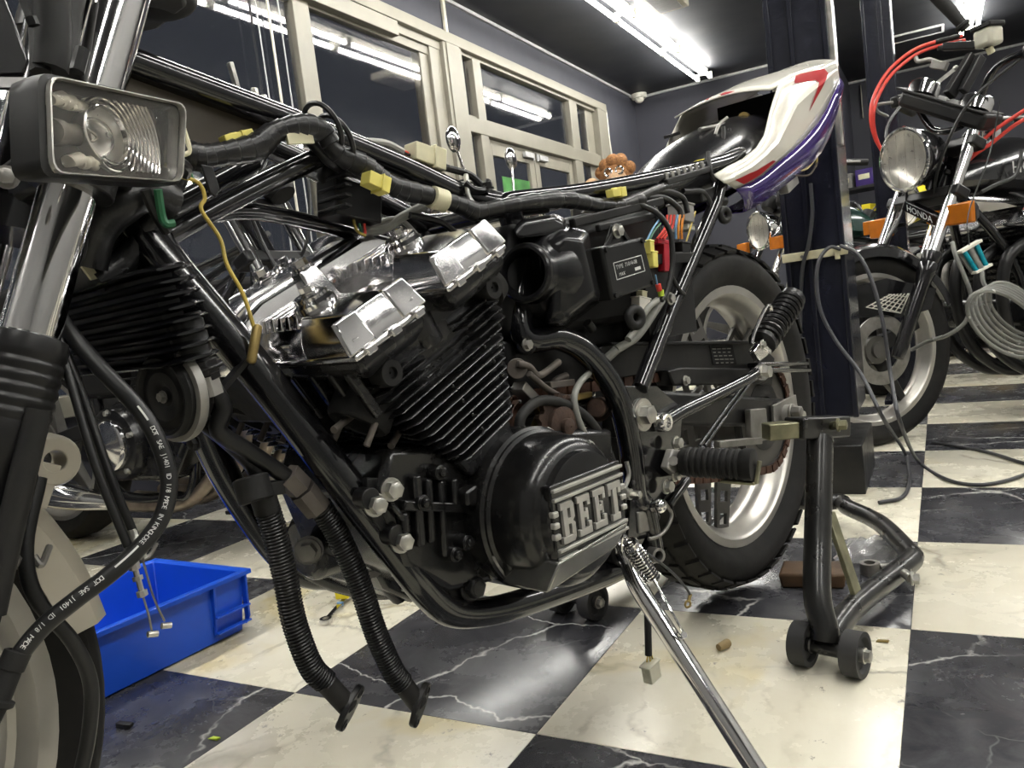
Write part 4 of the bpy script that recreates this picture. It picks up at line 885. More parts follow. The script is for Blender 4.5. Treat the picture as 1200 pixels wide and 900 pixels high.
for s in (1, -1):
    for a, b_ in ((.080, -.002), (-.042, -.130)):
        B('cam_hump', hump(a, b_, s), 'polished', CV, .0035, seg=3, angle=30)
        mid = (a+b_)/2
        # scalloped facets on the end, cast ribs towards the middle, bolt and round cap
        for k in range(5):
            r = MB(); y = (.050+.0135*k)*s; c = E_(mid+.012-.006*k*0, y, .194)
            r.loft([[E_(mid+.026, y-.0042, .190), E_(mid+.026, y+.0042, .190), E_(mid-.030, y+.0042, .190), E_(mid-.030, y-.0042, .190)], [E_(mid+.020, y-.0022, .2015), E_(mid+.020, y+.0022, .2015), E_(mid-.026, y+.0022, .2015), E_(mid-.026, y-.0022, .2015)]])
            B('cover_rib', r, 'polished', CV, .001)
        r = MB(); r.lathe(E_(mid-.002, .108*s, .186), EZV, [(.021, 0), (.0205, .018), (.0165, .0215), (.0165, .0245), (.015, .026), (.001, .026)], 28); r.hexhead(E_(mid-.002, .108*s, .212), EZV, .007, .007); B('cover_cap', r, 'polished', CV)
        for p in (.6, -.6):
            r = MB(); r.loft([[E_(mid+p*.055-.017, .1955*s, .168), E_(mid+p*.055+.017, .1955*s, .168), E_(mid+p*.050+.014, .185*s, .197), E_(mid+p*.050-.014, .185*s, .197)], [E_(mid+p*.055-.015, .1985*s, .169), E_(mid+p*.055+.015, .1985*s, .169), E_(mid+p*.050+.012, .1895*s, .1975), E_(mid+p*.050-.012, .1895*s, .1975)]]); B('end_facet', r, 'polished', CV, .003)
        for k in range(3):
            r = MB(); q = E_(a-.012-.031*k, .2*s, .1655); r.box(q, (.012, .006, .008), (EXV, Y_, EZV)); B('gasket_lug', r, 'polished', CV, .0015)
rg = []
for ex, z, w in ((.098, .165, .046), (.097, .178, .046), (.088, .197, .044), (.070, .211, .041), (.045, .2175, .039), (-.095, .2175, .039), (-.115, .212, .040), (-.130, .198, .043), (-.136, .178, .045), (-.137, .165, .046)):
    h_ = z-.165
    rg.append([E_(ex, -w-.006, .165), E_(ex, -w-.004, .165+h_*.55), E_(ex, -w, .165+h_*.9), E_(ex, -w*.8, .165+h_*.99), E_(ex, -w*.4, .165+h_), E_(ex, -w*.35, .165+h_+.003), E_(ex, w*.35, .165+h_+.003), E_(ex, w*.4, .165+h_), E_(ex, w*.8, .165+h_*.99), E_(ex, w, .165+h_*.9), E_(ex, w+.004, .165+h_*.55), E_(ex, w+.006, .165)])
m = MB().loft(rg); B('cover_middle', m, 'polished', CV, .003, seg=3, angle=30)
for ex in (-.014,):
    for s in (1, -1):
        m = MB(); m.loft([[E_(ex-.020, .044*s, .168), E_(ex+.020, .044*s, .168), E_(ex+.018, .062*s, .168), E_(ex-.018, .062*s, .168)], [E_(ex-.013, .030*s, .222), E_(ex+.013, .030*s, .222), E_(ex+.011, .046*s, .222), E_(ex-.011, .046*s, .222)]]); B('bolt_tower', m, 'polished', CV, .003)
        m = MB(); m.hexhead(E_(ex, .037*s, .222), EZV, .009, .009); B('cover_bolt', m, 'polished', CV)

# ---- alternator cover with its badge
AC_ = V(.720, 0, .371)
m = MB(); m.lathe(AC_, Y_, [(.086, .12), (.086, .172), (.083, .175), (.083, .178), (.080, .181), (.0795, .200), (.0775, .217), (.074, .225), (.068, .2295), (.0635, .2315), (.0615, .2385), (.0592, .2395), (.001, .2395)], 64); AC = B('alternator_cover', m, 'case_black', None, 0)
m = MB(); m.lathe(AC_, Y_, [(.083, .176), (.085, .177), (.083, .1785)], 48, a0=.35, a1=2.6, ref=V(1, 0, 0)); B('bright_line', m, 'grey_alloy', AC)
# lower skirt facets; the grey one has the floor's reflection put into its colour
m = MB(); m.loft([[K(656, 660, .2475), K(738, 611, .2475), K(722, 642, .243), K(641, 696, .240)], [K(656, 660, .2475)-Y_*.05, K(738, 611, .2475)-Y_*.05, K(722, 640, .243)-Y_*.06, K(641, 694, .240)-Y_*.06]]); B('skirt', m, 'floor_sheen', AC, .002)
m = MB(); m.loft([[V(.80, .150, .352), V(.785, .150, .312), V(.745, .150, .293), V(.68, .150, .292), V(.63, .15, .34)], [V(.795, .19, .352), V(.785, .19, .315), V(.755, .20, .298), V(.69, .205, .297), V(.64, .2, .34)]]); B('skirt', m, 'case_black', AC, .004)
for u, v in ((612, 545), (610, 654), (600, 605)):
    m = MB(); q = K(u, v, .185)
    if v == 605: m.tube([K(585, 604, .178), K(600, 603, .192), K(617, 603, .200)], .010, 12)
    elif v == 654: m.cyl(K(585, 650, .17), K(612, 652, .196), .012, .010, n=16); m.hexhead(K(613, 653, .197), V(.5, .8, 0), .006, .005)
    else: continue
    B('cover_boss', m, 'case_black', AC, .002)
m = MB(); q = K(641, 512, .16); m.hexhead(q, V(-.2, .6, .7), .007, .009); m.hexhead(K(690, 523, .16), V(-.2, .6, .7), .005, .006); B('cover_bolt', m, 'steel', AC)
# badge: bars and slab letters
bl, br_, tl_ = K(651, 645, .240), K(730, 600, .240), K(647, 592, .240)
bo = V((bl.x+tl_.x)/2, .2375, .3725); bw_ = bo.x-K(726, 575, .240).x
m = MB(); m.box(bo+V(-bw_/2, 0, 0), (bw_+.004, .010, .078)); BP = B('badge_plate', m, 'black_gloss', AC, .0015)
for dz in (.0335, .0245, -.0250, -.0335):
    m = MB(); m.box(bo+V(-bw_/2, .0065, dz), (bw_+.002, .005, .0032)); B('badge_bar', m, 'letter', BP, .0006)
for e in (0, 1):
    for k in range(3):
        m = MB(); m.box(bo+V(-bw_*e, .003, .011-.011*k), (.008, .010, .006)); B('badge_knurl', m, 'letter', BP, .0015)
LW, LHT, ST = .0205, .040, .0062
def letter(ch, x0):
    m = MB(); P0 = bo+V(-x0, .0055, -LHT/2)
    def r(a, b_, c, d): m.box(P0+V(-(a+b_)/2, 0, (c+d)/2), (b_-a, .006, d-c))
    t = .0068
    if ch == 'B':
        r(0, LW-.004, 0, t); r(0, LW-.004, LHT-t, LHT); r(.003, .003+ST+.001, t, LHT-t); r(.009, LW-.004, LHT/2-t/2+.001, LHT/2+t/2)
        m.prism([P0+V(-(LW-.0062), -.003, t), P0+V(-LW, -.003, t-.003), P0+V(-LW, -.003, LHT/2-.003), P0+V(-(LW-.003), -.003, LHT/2), P0+V(-(LW-.0062), -.003, LHT/2)], V(0, .006, 0))
        m.prism([P0+V(-(LW-.0062), -.003, LHT/2), P0+V(-(LW-.003), -.003, LHT/2), P0+V(-LW, -.003, LHT/2+.003), P0+V(-LW, -.003, LHT-t+.003), P0+V(-(LW-.0062), -.003, LHT-t)], V(0, .006, 0))
        m.prism([P0+V(-(LW-.006), -.003, 0), P0+V(-(LW-.003), -.003, 0), P0+V(-LW, -.003, t-.003), P0+V(-(LW-.006), -.003, t)], V(0, .006, 0))
        m.prism([P0+V(-(LW-.006), -.003, LHT), P0+V(-(LW-.006), -.003, LHT-t), P0+V(-LW, -.003, LHT-t+.003), P0+V(-(LW-.003), -.003, LHT)], V(0, .006, 0))
    elif ch == 'E':
        r(0, LW, 0, t); r(0, LW, LHT-t, LHT); r(.003, .003+ST, t, LHT-t); r(.008, LW-.005, LHT/2-.003, LHT/2+.003)
        r(LW-.005, LW, t, t+.005); r(LW-.005, LW, LHT-t-.005, LHT-t); r(LW-.008, LW-.0045, LHT/2-.006, LHT/2+.006)
    else:
        r(0, LW+.002, LHT-t, LHT); r(LW/2-.0025, LW/2+.0045, t, LHT-t); r(LW/2-.006, LW/2+.008, 0, t); r(0, .005, LHT-t-.006, LHT-t); r(LW-.003, LW+.002, LHT-t-.006, LHT-t)
    o = B('badge_letter', m, 'letter', BP, .0004, seg=1)
gap = (bw_-4*LW-.012)/3
for k, ch in enumerate('BEET'): letter(ch, .006+k*(LW+gap*.92))

# ---- behind the cylinders: drive sprocket, linkages, lines
sc = K(657, 500, .135)
m = MB(); N = 15; out = []
for i in range(N*4):
    a = 2*math.pi*i/(N*4); r = .040 if i % 4 in (0, 1) else .034; out.append(sc+V(r*math.cos(a), 0, r*math.sin(a)))
m.prism(out, V(0, -.007, 0)); DS = B('drive_sprocket', m, 'rust')
m = MB(); m.lathe(sc, Y_, [(.024, 0), (.024, .006), (.018, .008), (.010, .008), (.010, .014), (.006, .016), (.001, .016)], 20); B('sprocket_nut', m, 'rust', DS)
m = MB(); m.cyl(K(704, 476, .09), K(698, 478, .115), .013, n=20); m.cyl(K(702, 480, .07), K(702, 480, .10), .016, n=20); B('clutch_arm', m, 'rust', CC, .002)
m = MB(); m.cyl(K(606, 432, .09), K(606, 432, .118), .012, n=18); m.tube([K(606, 426, .12), K(620, 430, .125), K(632, 440, .125), K(655, 424, .12)], .0045, 10); m.tube([K(620, 438, .13), K(640, 455, .125), K(658, 465, .12), K(672, 466, .12)], .0042, 8); m.bar(K(640, 452, .115), K(668, 448, .115), .016, .008); m.tube([K(646, 470, .11), K(650, 448, .11), K(664, 440, .11)], .005, 8); B('starter_linkage', m, 'linkage', CC, .001)
m = MB(); m.bar(K(630, 505, .10), K(645, 470, .10), .02, .012); m.cyl(K(635, 478, .10), K(640, 476, .115), .012, n=12); m.bar(K(655, 470, .10), K(690, 462, .10), .014, .008); B('guide_plate', m, 'brass', CC, .002)
m = MB(); m.bar(K(607, 452, .11), K(624, 470, .11), .02, .012); B('carburettor_clamp', m, 'dull_steel', CC, .001)
m = MB(); m.cyl(K(617, 404, .085), K(617, 404, .108), .012, n=16); CLB = B('clamp_boss', m, 'black_satin', CC, .002)
m = MB(); m.hexhead(K(617, 404, .111), Y_, .006, .006); B('clamp_bolt', m, 'dull_steel', CLB)
m = MB(); m.tube([K(608, 505, .135), K(612, 486, .135), K(632, 470, .135), K(660, 473, .135), K(688, 490, .138), K(708, 520, .14), K(722, 556, .14)], .0062, 12); B('breather_hose', m, 'rubber', CC)
m = MB(); m.tube([K(694, 434, .12), K(680, 448, .13), K(673, 466, .14), K(678, 492, .142), K(692, 522, .144), K(706, 544, .144)], .0042, 10); B('vent_hose', m, 'grey_tube', CC)
m = MB(); m.tube([K(722, 410, .125), K(745, 395, .135), K(762, 372, .14), K(775, 352, .14)], .0060, 12); m.tube([K(693, 440, .115), K(706, 425, .115), K(722, 410, .125)], .0060, 12); B('drain_tube', m, 'grey_tube', CC)
m = MB(); m.hexhead(K(736, 579, .15), Y_, .0055, .018); m.cyl(K(732, 577, .14), K(728, 578, .16), .008, n=12); B('stud_nut', m, 'steel', CC)
m = MB(); m.tube([K(734, 541, .146), K(737, 556, .148), K(732, 572, .148)], .003, 8); B('clip_wire', m, 'steel', CC)
# right-side lower parts glimpsed below the hoses
m = MB(); q = K(400, 672, -.03); m.lathe(V(.855, -.03, .352), X, [(.001, .03), (.030, .03), (.038, .022), (.040, 0), (.040, -.04)], 28); B('oil_filter_cover', m, 'case_black', CC, .002)
m = MB(); m.lathe(K(433, 656, .05), V(.7, .7, .1), [(.012, 0), (.019, 0), (.019, .003), (.012, .003)], 24, close=True); B('filter_washer', m, 'grey_alloy', CC)
m = MB(); m.hexhead(K(362, 645, .02), V(.7, .7, 0), .010, .012); m.cyl(K(362, 645, .0), K(362, 645, .02), .015, n=16); B('drain_bolt', m, 'dull_steel', CC)
m = MB(); m.tube([K(338, 628, -.12), K(355, 655, -.12), K(392, 676, -.11), K(440, 686, -.10), V(.70, -.09, .24)], .018, 12); B('exhaust_guard', m, 'case_black', CC)
m = MB(); m.tube([K(400, 640, .02), K(440, 668, .02), K(462, 690, .02), K(470, 698, .02)], .012, 10); B('oil_line', m, 'black_satin', CC)

# ---- airbox
AB = MB(); AB.prism([K(598, 262, .10), K(646, 256, .10), K(690, 262, .10), K(776, 236, .10), K(776, 330, .10), K(735, 378, .10), K(650, 392, .10), K(598, 392, .10)], V(0, -.22, 0)); ABo = B('airbox', AB, 'plastic', None, .012)
m = MB()
def abring(pts): return [K(u, v, y) for u, v, y in pts]
m.loft([abring([(632, 274, .10), (650, 262, .10), (690, 270, .10), (706, 352, .10), (660, 388, .10), (636, 388, .10)]),
        abring([(640, 282, .135), (655, 271, .140), (688, 272, .150), (704, 350, .150), (664, 378, .146), (642, 378, .135)]),
        abring([(650, 290, .145), (662, 280, .155), (682, 282, .163), (697, 344, .163), (668, 366, .155), (652, 362, .145)])]); B('airbox_bulge', m, 'gloss_plastic', ABo, .006, seg=3)
m = MB(); m.loft([abring([(600, 268, .09), (612, 256, .09), (652, 250, .09), (662, 256, .09), (668, 272, .09), (606, 276, .09)]), abring([(602, 272, .13), (614, 260, .13), (650, 254, .13), (660, 260, .13), (664, 274, .13), (608, 280, .13)])]); B('airbox_lid', m, 'gloss_plastic', ABo, .004)
mdir = V(.96, .26, .10).normalized()
for y in (.12, .045, -.045, -.12):
    q = K(617, 320, .12)
    q = V(q.x, y, q.z)
    dd = mdir if y > .1 else V(.98, .05, .12).normalized()
    m = MB(); m.lathe(q, dd, [(.055, -.060), (.052, -.032), (.044, -.020), (.0365, -.014), (.0345, -.010), (.0345, .0), (.0335, .002), (.0335, .006), (.0315, .008), (.028, .008), (.0265, .004), (.026, -.05), (.001, -.055)], 40); B('inlet_boot', m, 'gloss_plastic', ABo)
    m = MB(); m.torus(q+dd*.003, dd, .0318, .0032, 40, 8); B('boot_lip', m, 'rubber', ABo)
m = MB(); m.cyl(K(688, 378, .12), K(694, 386, .12), .006, n=14); B('drain_nipple', m, 'plastic', ABo)
m = MB(); m.bar(K(670, 262, .125), K(775, 236, .125), .012, .010, Y_); m.bar(K(700, 268, .128), K(770, 252, .128), .010, .008, Y_); B('airbox_seam', m, 'plastic', ABo, .002)
# ignition unit with printed plate
fc = [K(703, 290, .155), K(752, 278, .155), K(766, 334, .155), K(716, 352, .155)]
m = MB(); m.loft([[p-Y_*.025 for p in fc], [p for p in fc], [p.lerp(sum(fc, V(0, 0, 0))/4, .05)+Y_*.003 for p in fc]]); IG = B('ignition_unit', m, 'plastic', None, .002)
def onf(s, t, o=.0032): return fc[3].lerp(fc[2], s).lerp(fc[0].lerp(fc[1], s), t)+Y_*o
sx_ = (fc[2]-fc[3]).normalized(); sy_ = (fc[0]-fc[3]).normalized()
m = MB()
for (a, b_) in (((.17, .34), (.83, .34)), ((.83, .34), (.83, .66)), ((.83, .66), (.17, .66)), ((.17, .66), (.17, .34))):
    m.bar(onf(*a), onf(*b_), .0009, .0006, Y_)
m.box(onf(.68, .43), (.013, .0006, .004), (sx_, Y_, sy_)); B('printed_frame', m, 'ink_white', IG)
def flat_text(par, o, ux_, uy_, txt, size, mat):
    cu = bpy.data.curves.new('glyph', 'FONT'); cu.body = txt; cu.size = size; cu.resolution_u = 2
    ob = bpy.data.objects.new('glyph', cu); COL.objects.link(ob); bpy.context.view_layer.update()
    me = bpy.data.meshes.new_from_object(ob.evaluated_get(bpy.context.evaluated_depsgraph_get()))
    mb = MB(); mb.add([o+ux_*v.co.x+uy_*v.co.y for v in me.vertices], [tuple(q.vertices) for q in me.polygons])
    bpy.data.objects.remove(ob); bpy.data.curves.remove(cu); bpy.data.meshes.remove(me)
    return build('printed_text', mb, M[mat], par, smooth=False)
flat_text(IG, onf(.20, .53, .0036), sx_, sy_, 'TYPE  71014-08', .0073, 'ink_white'); flat_text(IG, onf(.24, .39, .0036), sx_, sy_, 'MAX', .0062, 'ink_white')
for s, t in ((.07, .93), (.93, .07), (.07, .07), (.93, .93)):
    m = MB(); m.cyl(onf(s, t, .002), onf(s, t, .006), .0035, n=12); B('case_screw', m, 'plastic', IG)
m = MB(); m.bar(K(708, 292, .145), K(722, 266, .145), .006, .003, Y_); m.bar(K(738, 284, .145), K(724, 264, .145), .006, .003, Y_); m.prism([K(708, 292, .143), K(716, 264, .143), K(728, 262, .143), K(740, 284, .143)], V(0, -.003, 0)); B('mount_tab', m, 'black_satin', IG, .0008)
m = MB(); m.hexhead(K(722, 271, .146), Y_, .0075, .008); B('mount_bolt', m, 'steel', IG)
# plugs, relays and fuse block
def blk(name, u, v, y, w, h, d, mat, tilt=0.0, par=None, bev=.0012):
    a = math.radians(tilt); ax = (V(math.cos(a), 0, math.sin(a)), Y_, V(-math.sin(a), 0, math.cos(a))); m = MB(); m.box(K(u, v, y), (w, d, h), ax); m.box(K(u, v, y)+ax[2]*(h*.42), (w*1.12, d*1.12, h*.12), ax); return B(name, m, mat, par, bev)
blk('wire_connector', 761, 290, .15, .010, .020, .010, 'yellow_nylon', 8); blk('wire_connector', 764, 304, .152, .012, .022, .012, 'yellow_nylon', 6)
blk('wire_connector', 751, 356, .14, .026, .018, .014, 'white_pl', 12); blk('wire_connector', 752, 346, .13, .012, .012, .01, 'ivory', 12)
blk('fuse_block', 776, 300, .128, .014, .045, .016, 'red_pl', 8); blk('fuse_block', 768, 284, .13, .018, .006, .02, 'red_pl', 4)
blk('relay', 798, 250, .10, .028, .03, .03, 'grey_alloy', 6); blk('relay', 801, 268, .098, .022, .008, .028, 'white_pl', 6)
blk('relay', 798, 294, .115, .024, .026, .02, 'plastic', 6); blk('relay', 790, 318, .11, .03, .03, .03, 'plastic', 6)
blk('battery_tray', 742, 350, .06, .13, .12, .13, 'plastic', 0)
m = MB(); m.box(V(.56, 0, .50), (.17, .17, .11)); m.box(V(.60, -.05, .455), (.12, .2, .08)); B('dark_backing_block', m, 'black_satin', CC, .015)  # added dark backing, keeps the gap behind the cylinders black
m = MB(); m.prism([V(.52, -.11, .58), V(.50, -.11, .44), V(.30, -.11, .55), V(.28, -.11, .70), V(.45, -.11, .70)], V(0, .19, 0)); B('dark_backing_sheet', m, 'plastic', None, .006)  # added dark sheet that blacks out the view below the airbox
for u, v, y, r in ((744, 372, .15, .015), (849, 252, .128, .013)):
    m = MB(); m.torus(K(u, v, y), V(.25, .96, 0), r*.72, r*.42, 24, 10); B('rubber_grommet', m, 'rubber')
m = MB(); m.cyl(K(833, 237, .11), K(850, 236, .118), .008, n=14); m.bar(K(812, 232, .105), K(838, 226, .105), .03, .02); B('seat_latch', m, 'plastic', None, .003)
m = MB(); m.hexhead(K(785, 350, .14), Y_, .007, .006); B('frame_bolt', m, 'steel')
m = MB(); m.cyl(K(771, 333, .15), K(773, 341, .15), .0038, n=10); B('bullet_plug', m, 'wire_red')
m = MB(); m.cyl(K(774, 340, .15), K(775, 347, .15), .0042, n=10); B('bullet_plug', m, 'lime')
def wire(pts, r, mat, name='wire'): m = MB(); m.tube([K(*p) for p in pts], r, 8); return B(name, m, mat)
wire([(768, 322, .15), (770, 332, .15), (772, 338, .15)], .0012, 'wire_blue'); wire([(757, 284, .148), (765, 268, .145), (772, 258, .14)], .0014, 'wire_blue'); wire([(760, 284, .15), (766, 272, .148), (774, 262, .145)], .0014, 'wire_green')
for k, (mt, u) in enumerate((('wire_red', 780), ('wire_red', 784), ('wire_red', 788), ('wire_blue', 792), ('wire_orange', 795), ('wire_orange', 799))):
    wire([(u+2, 252, .135), (u, 266, .135), (u-(10 if k < 3 else 0), 280, .132)], .0018, mt)
wire([(815, 248, .11), (804, 284, .118), (800, 300, .12)], .0014, 'wire_yellow'); wire([(800, 314, .12), (806, 326, .12), (800, 330, .12)], .0012, 'wire_yellow')
# loom along the seat rail
def loom(pts, r, name='wiring_loom', mat='tape'): m = MB(); m.tube([K(*p) for p in pts], r, 14, sub=26 if mat == 'tape' and len(pts) > 6 else 8); return B(name, m, mat)
loom([(210, 178, .06), (232, 184, .062), (262, 180, .064), (300, 172, .066), (322, 155, .068), (352, 148, .07), (378, 155, .07), (395, 178, .072), (428, 196, .074), (452, 212, .078), (470, 222, .08), (505, 230, .085), (540, 241, .09), (560, 248, .095), (600, 240, .11), (660, 234, .118), (700, 240, .12), (732, 240, .12), (748, 232, .12)], lambda t: .0112-.0025*t+.0012*math.sin(t*47)+.0013*((t*46) % 1.0))
loom([(360, 160, .045), (390, 190, .05), (430, 206, .055), (470, 222, .06), (520, 236, .065), (560, 250, .07), (640, 244, .08)], .007)
loom([(748, 232, .12), (770, 222, .12), (800, 212, .118), (822, 198, .11), (850, 186, .10), (880, 170, .09)], .007)
m = MB(); m.sphere(K(747, 235, .122), (.016, .012, .011), 14, 8); B('loom_joint', m, 'tape')
loom([(745, 238, .125), (770, 250, .14), (785, 272, .15), (788, 310, .152), (782, 340, .15), (775, 352, .148)], .0038, 'wire_bundle', 'wire_black')
loom([(752, 232, .12), (778, 232, .125), (795, 244, .13), (798, 256, .132)], .0042, 'wire_bundle', 'wire_black')
loom([(752, 228, .12), (780, 224, .122), (800, 232, .125), (806, 250, .128)], .0042, 'wire_bundle', 'wire_black')
loom([(750, 240, .122), (766, 244, .128), (770, 256, .135), (769, 264, .138)], .0034, 'wire_bundle', 'wire_black')
loom([(800, 224, .115), (824, 226, .118), (834, 250, .12), (824, 280, .125), (808, 300, .125)], .0045, 'wire_bundle', 'wire_black')
loom([(830, 178, .12), (832, 200, .125), (838, 212, .125)], .0035, 'cable_tail', 'wire_black')
loom([(785, 320, .14), (795, 338, .142), (802, 345, .14)], .003, 'wire_bundle', 'wire_black'); loom([(770, 352, .147), (758, 362, .147), (748, 380, .147), (736, 398, .146)], .0046, 'wire_bundle', 'grey_tube')
for u, v, a in ((378, 152, .6), (392, 166, .6)):
    m = MB(); m.torus(K(u, v, .062), V(.85, 0, -.35), .026, .0028, 26, 6); B('cable_tie', m, 'wire_black')
def plug(u, v, y, L, w, h, tilt, mat='ivory', par=None):
    a = math.radians(tilt); ax = (V(-math.cos(a), 0, math.sin(a)), Y_, V(math.sin(a), 0, math.cos(a))); q = K(u, v, y); m = MB()
    m.box(q-ax[0]*(L*.18), (L*.62, w, h*.86), ax); m.box(q+ax[0]*(L*.32), (L*.36, w*1.12, h*1.05), ax); m.box(q+ax[0]*(L*.12), (L*.06, w*1.2, h*1.14), ax); m.box(q-ax[0]*(L*.1)+ax[2]*(h*.48), (L*.3, w*.35, h*.2), ax); return B('wire_connector', m, mat, par, .0012)
plug(498, 184, .05, .045, .022, .024, -12); plug(277, 161, .062, .030, .012, .008, 14, 'yellow_nylon'); plug(440, 214, .088, .026, .016, .016, -20, 'yellow_nylon'); plug(722, 226, .125, .032, .012, .012, 6, 'yellow_nylon')
m = MB(); m.cyl(K(506, 231, .087), K(521, 236, .088), .0125, n=16); B('tape_band', m, 'ivory')
m = MB(); m.bar(K(336, 163, .075), K(366, 162, .075), .004, .010); B('paper_label', m, 'ivory')
wire([(425, 166, .05), (452, 168, .05), (472, 178, .05)], .0042, 'wire_grey', 'grey_sleeve'); wire([(455, 168, .05), (478, 180, .05)], .0022, 'wire_red'); wire([(458, 172, .05), (480, 182, .05)], .0022, 'wire_black')
wire([(520, 196, .05), (548, 204, .052), (562, 215, .055), (572, 225, .06)], .0045, 'tape', 'wire_bundle'); wire([(520, 194, .05), (535, 200, .05)], .0018, 'wire_red')
wire([(205, 205, .075), (232, 214, .075), (240, 232, .075), (236, 246, .075), (258, 280, .08), (266, 310, .085), (285, 345, .09), (298, 385, .095)], .0018, 'wire_yellow', 'horn_wire')
m = MB(); m.bar(K(302, 380, .095), K(294, 426, .097), .008, .008, Y_); B('wire_sleeve', m, 'brass', None, .003)
wire([(210, 180, .07), (222, 200, .072), (228, 215, .074)], .0014, 'wire_green'); wire([(215, 150, .07), (222, 176, .072), (214, 182, .072)], .0022, 'ivory', 'wire')
m = MB(); m.prism([K(234, 193, .075), K(248, 196, .075), K(256, 222, .075), (K(252, 232, .075)), K(244, 226, .075)], V(0, .003, 0)); B('tape_end', m, 'tape', None, .001)
wire([(500, 290, .03), (470, 258, .03), (440, 262, .028), (424, 270, .03)], .003, 'wire_grey', 'grey_sleeve'); wire([(424, 271, .03), (450, 268, .03), (472, 254, .032), (500, 240, .04)], .0055, 'grey_tube', 'grey_sleeve')
# regulator with cooling fins under the loom
rg_ = MB(); rg_.prism([K(392, 205, .05), K(448, 222, .05), K(448, 262, .05), K(394, 250, .05)], V(0, -.035, 0)); RG = B('regulator', rg_, 'black_satin', None, .002)
for k in range(4):
    m = MB(); q0, q1 = K(388, 208+12*k, .045), K(396, 210+12*k, .045); m.bar(q0, q1, .05, .0035); B('fin', m, 'black_satin', RG, .001)
m = MB(); m.sphere(K(385, 205, .03), .012, 14, 8); B('rubber_knob', m, 'rubber', RG)
wire([(414, 256, .04), (418, 270, .04), (428, 276, .04)], .0016, 'wire_yellow'); wire([(427, 262, .04), (428, 274, .04)], .0016, 'wire_red'); wire([(421, 262, .04), (423, 272, .04)], .0016, 'wire_green')
wire([(546, 205, .07), (550, 232, .08), (566, 246, .09)], .003, 'steel', 'rod_end'); wire([(480, 252, .04), (520, 262, .045), (545, 290, .05), (556, 330, .06)], .004, 'wire_black', 'wire_bundle')
m = MB(); m.tube([K(545, 214, .075), K(556, 222, .08), K(568, 222, .08), K(572, 212, .078)], .004, 8); m.hexhead(K(572, 222, .08), Z, .006, .008); B('mount_lug', m, 'black_satin')
# ---- rear wheel, swing arm, drive
RW = V(0, 0, .339)
wheel(BK, RW, .314, .240, .125, 0, ('tyre', 'rim', 'spoke'), 5, hubw=.12, blocks=40)
for i in range(5):
    a = math.radians(67+72*i); d = V(math.cos(a), 0, math.sin(a))
    for y in (-.026, .010):
        m = MB(); holed_bar(m, RW+d*.045+V(0, y*1.3, 0), RW+d*.212+V(0, y, 0), .062, .044, .006, Y_, 4, .55); B('spoke', m, 'spoke')
m = MB(); m.cyl(RW+V(0, -.15, 0), RW+V(0, .165, 0), .0085, n=14); m.hexhead(RW+V(0, .128, 0), Y_, .015, .014); B('rear_axle', m, 'steel')
sp_c = RW+V(0, .088, 0); N = 40; out = []
for i in range(N*4):
    a = 2*math.pi*i/(N*4); r = .098 if i % 4 in (0, 1) else .092; out.append((r*math.cos(a), r*math.sin(a)))
m = MB(); rings = [[sp_c+V(x, o, z) for x, z in out] for o in (-.003, .003)]; inn = [[sp_c+V(x*.62, o, z*.62) for x, z in out] for o in (.003, -.003)]
m.loft(rings+inn+[rings[0]], True, False); B('rear_sprocket', m, 'spoke')
m = MB(); m.torus(sp_c, Y_, .096, .007, 60, 8); m.lathe(sp_c, Y_, [(.035, -.01), (.062, -.006), (.062, .004), (.035, .008)], 30, close=True); B('sprocket_carrier', m, 'black_satin')
# rusty chain, plate by plate
ch = MB(); c0, r0, c1, r1 = V(sc.x, .090, sc.z), .038, sp_c, .097
dx = c0-c1; L = math.hypot(dx.x, dx.z); base = math.atan2(dx.z, dx.x); off = math.acos((r1-r0)/L)
aU, aL = base+off, base-off
def on(c, r, a): return V(c.x+r*math.cos(a), .090, c.z+r*math.sin(a))
path = []
for k in range(13): a = aL-(aL-aU+2*math.pi)*(k/12) if False else aU+(2*math.pi-2*off)*(k/12); path.append(on(c1, r1, a))
lowr = on(c0, r0, aL); path += [on(c1, r1, aL).lerp(lowr, t) + V(0, 0, -.022*math.sin(math.pi*t)) for t in [i/12 for i in range(1, 12)]]
path += [on(c0, r0, aL+2*off*k/8) for k in range(9)]
up0, up1 = on(c0, r0, aU), on(c1, r1, aU); path += [up0.lerp(up1, i/10) for i in range(1, 10)]
PL = spline(path, 10, True); PL.append(PL[0]); acc = 0; nxt = 0; k = 0
for i in range(1, len(PL)):
    seg = (PL[i]-PL[i-1]).length
    while acc+seg > nxt:
        p = PL[i-1].lerp(PL[i], (nxt-acc)/seg); t = (PL[i]-PL[i-1]).normalized()
        for s in (-1, 1): ch.box(p+V(0, s*(.0075 if k % 2 else .0055), 0), (.0185, .002, .0135), (t, Y_, t.cross(Y_)))
        ch.box(p, (.007, .011, .008), (t, Y_, t.cross(Y_))); nxt += .0125; k += 1
    acc += seg
o = B('drive_chain', ch, 'rust_chain'); o['kind'] = 'stuff'
for s in (1, -1):
    m = MB(); P0, P1 = K(760, 478, .11), RW+V(0, .115, .0); P0 = V(P0.x, .11*s, P0.z); P1 = V(P1.x-.03, .112*s, P1.z)
    m.bar(P0, P1, .026, .05); B('swing_arm', m, 'black_satin', None, .006)
    m = MB(); m.prism([RW+V(.045, .126*s, .026), RW+V(-.05, .126*s, .03), RW+V(-.055, .126*s, -.025), RW+V(.02, .126*s, -.034), RW+V(.05, .126*s, -.02)], V(0, .006*s, 0)); B('chain_adjuster', m, 'dull_steel', None, .001)
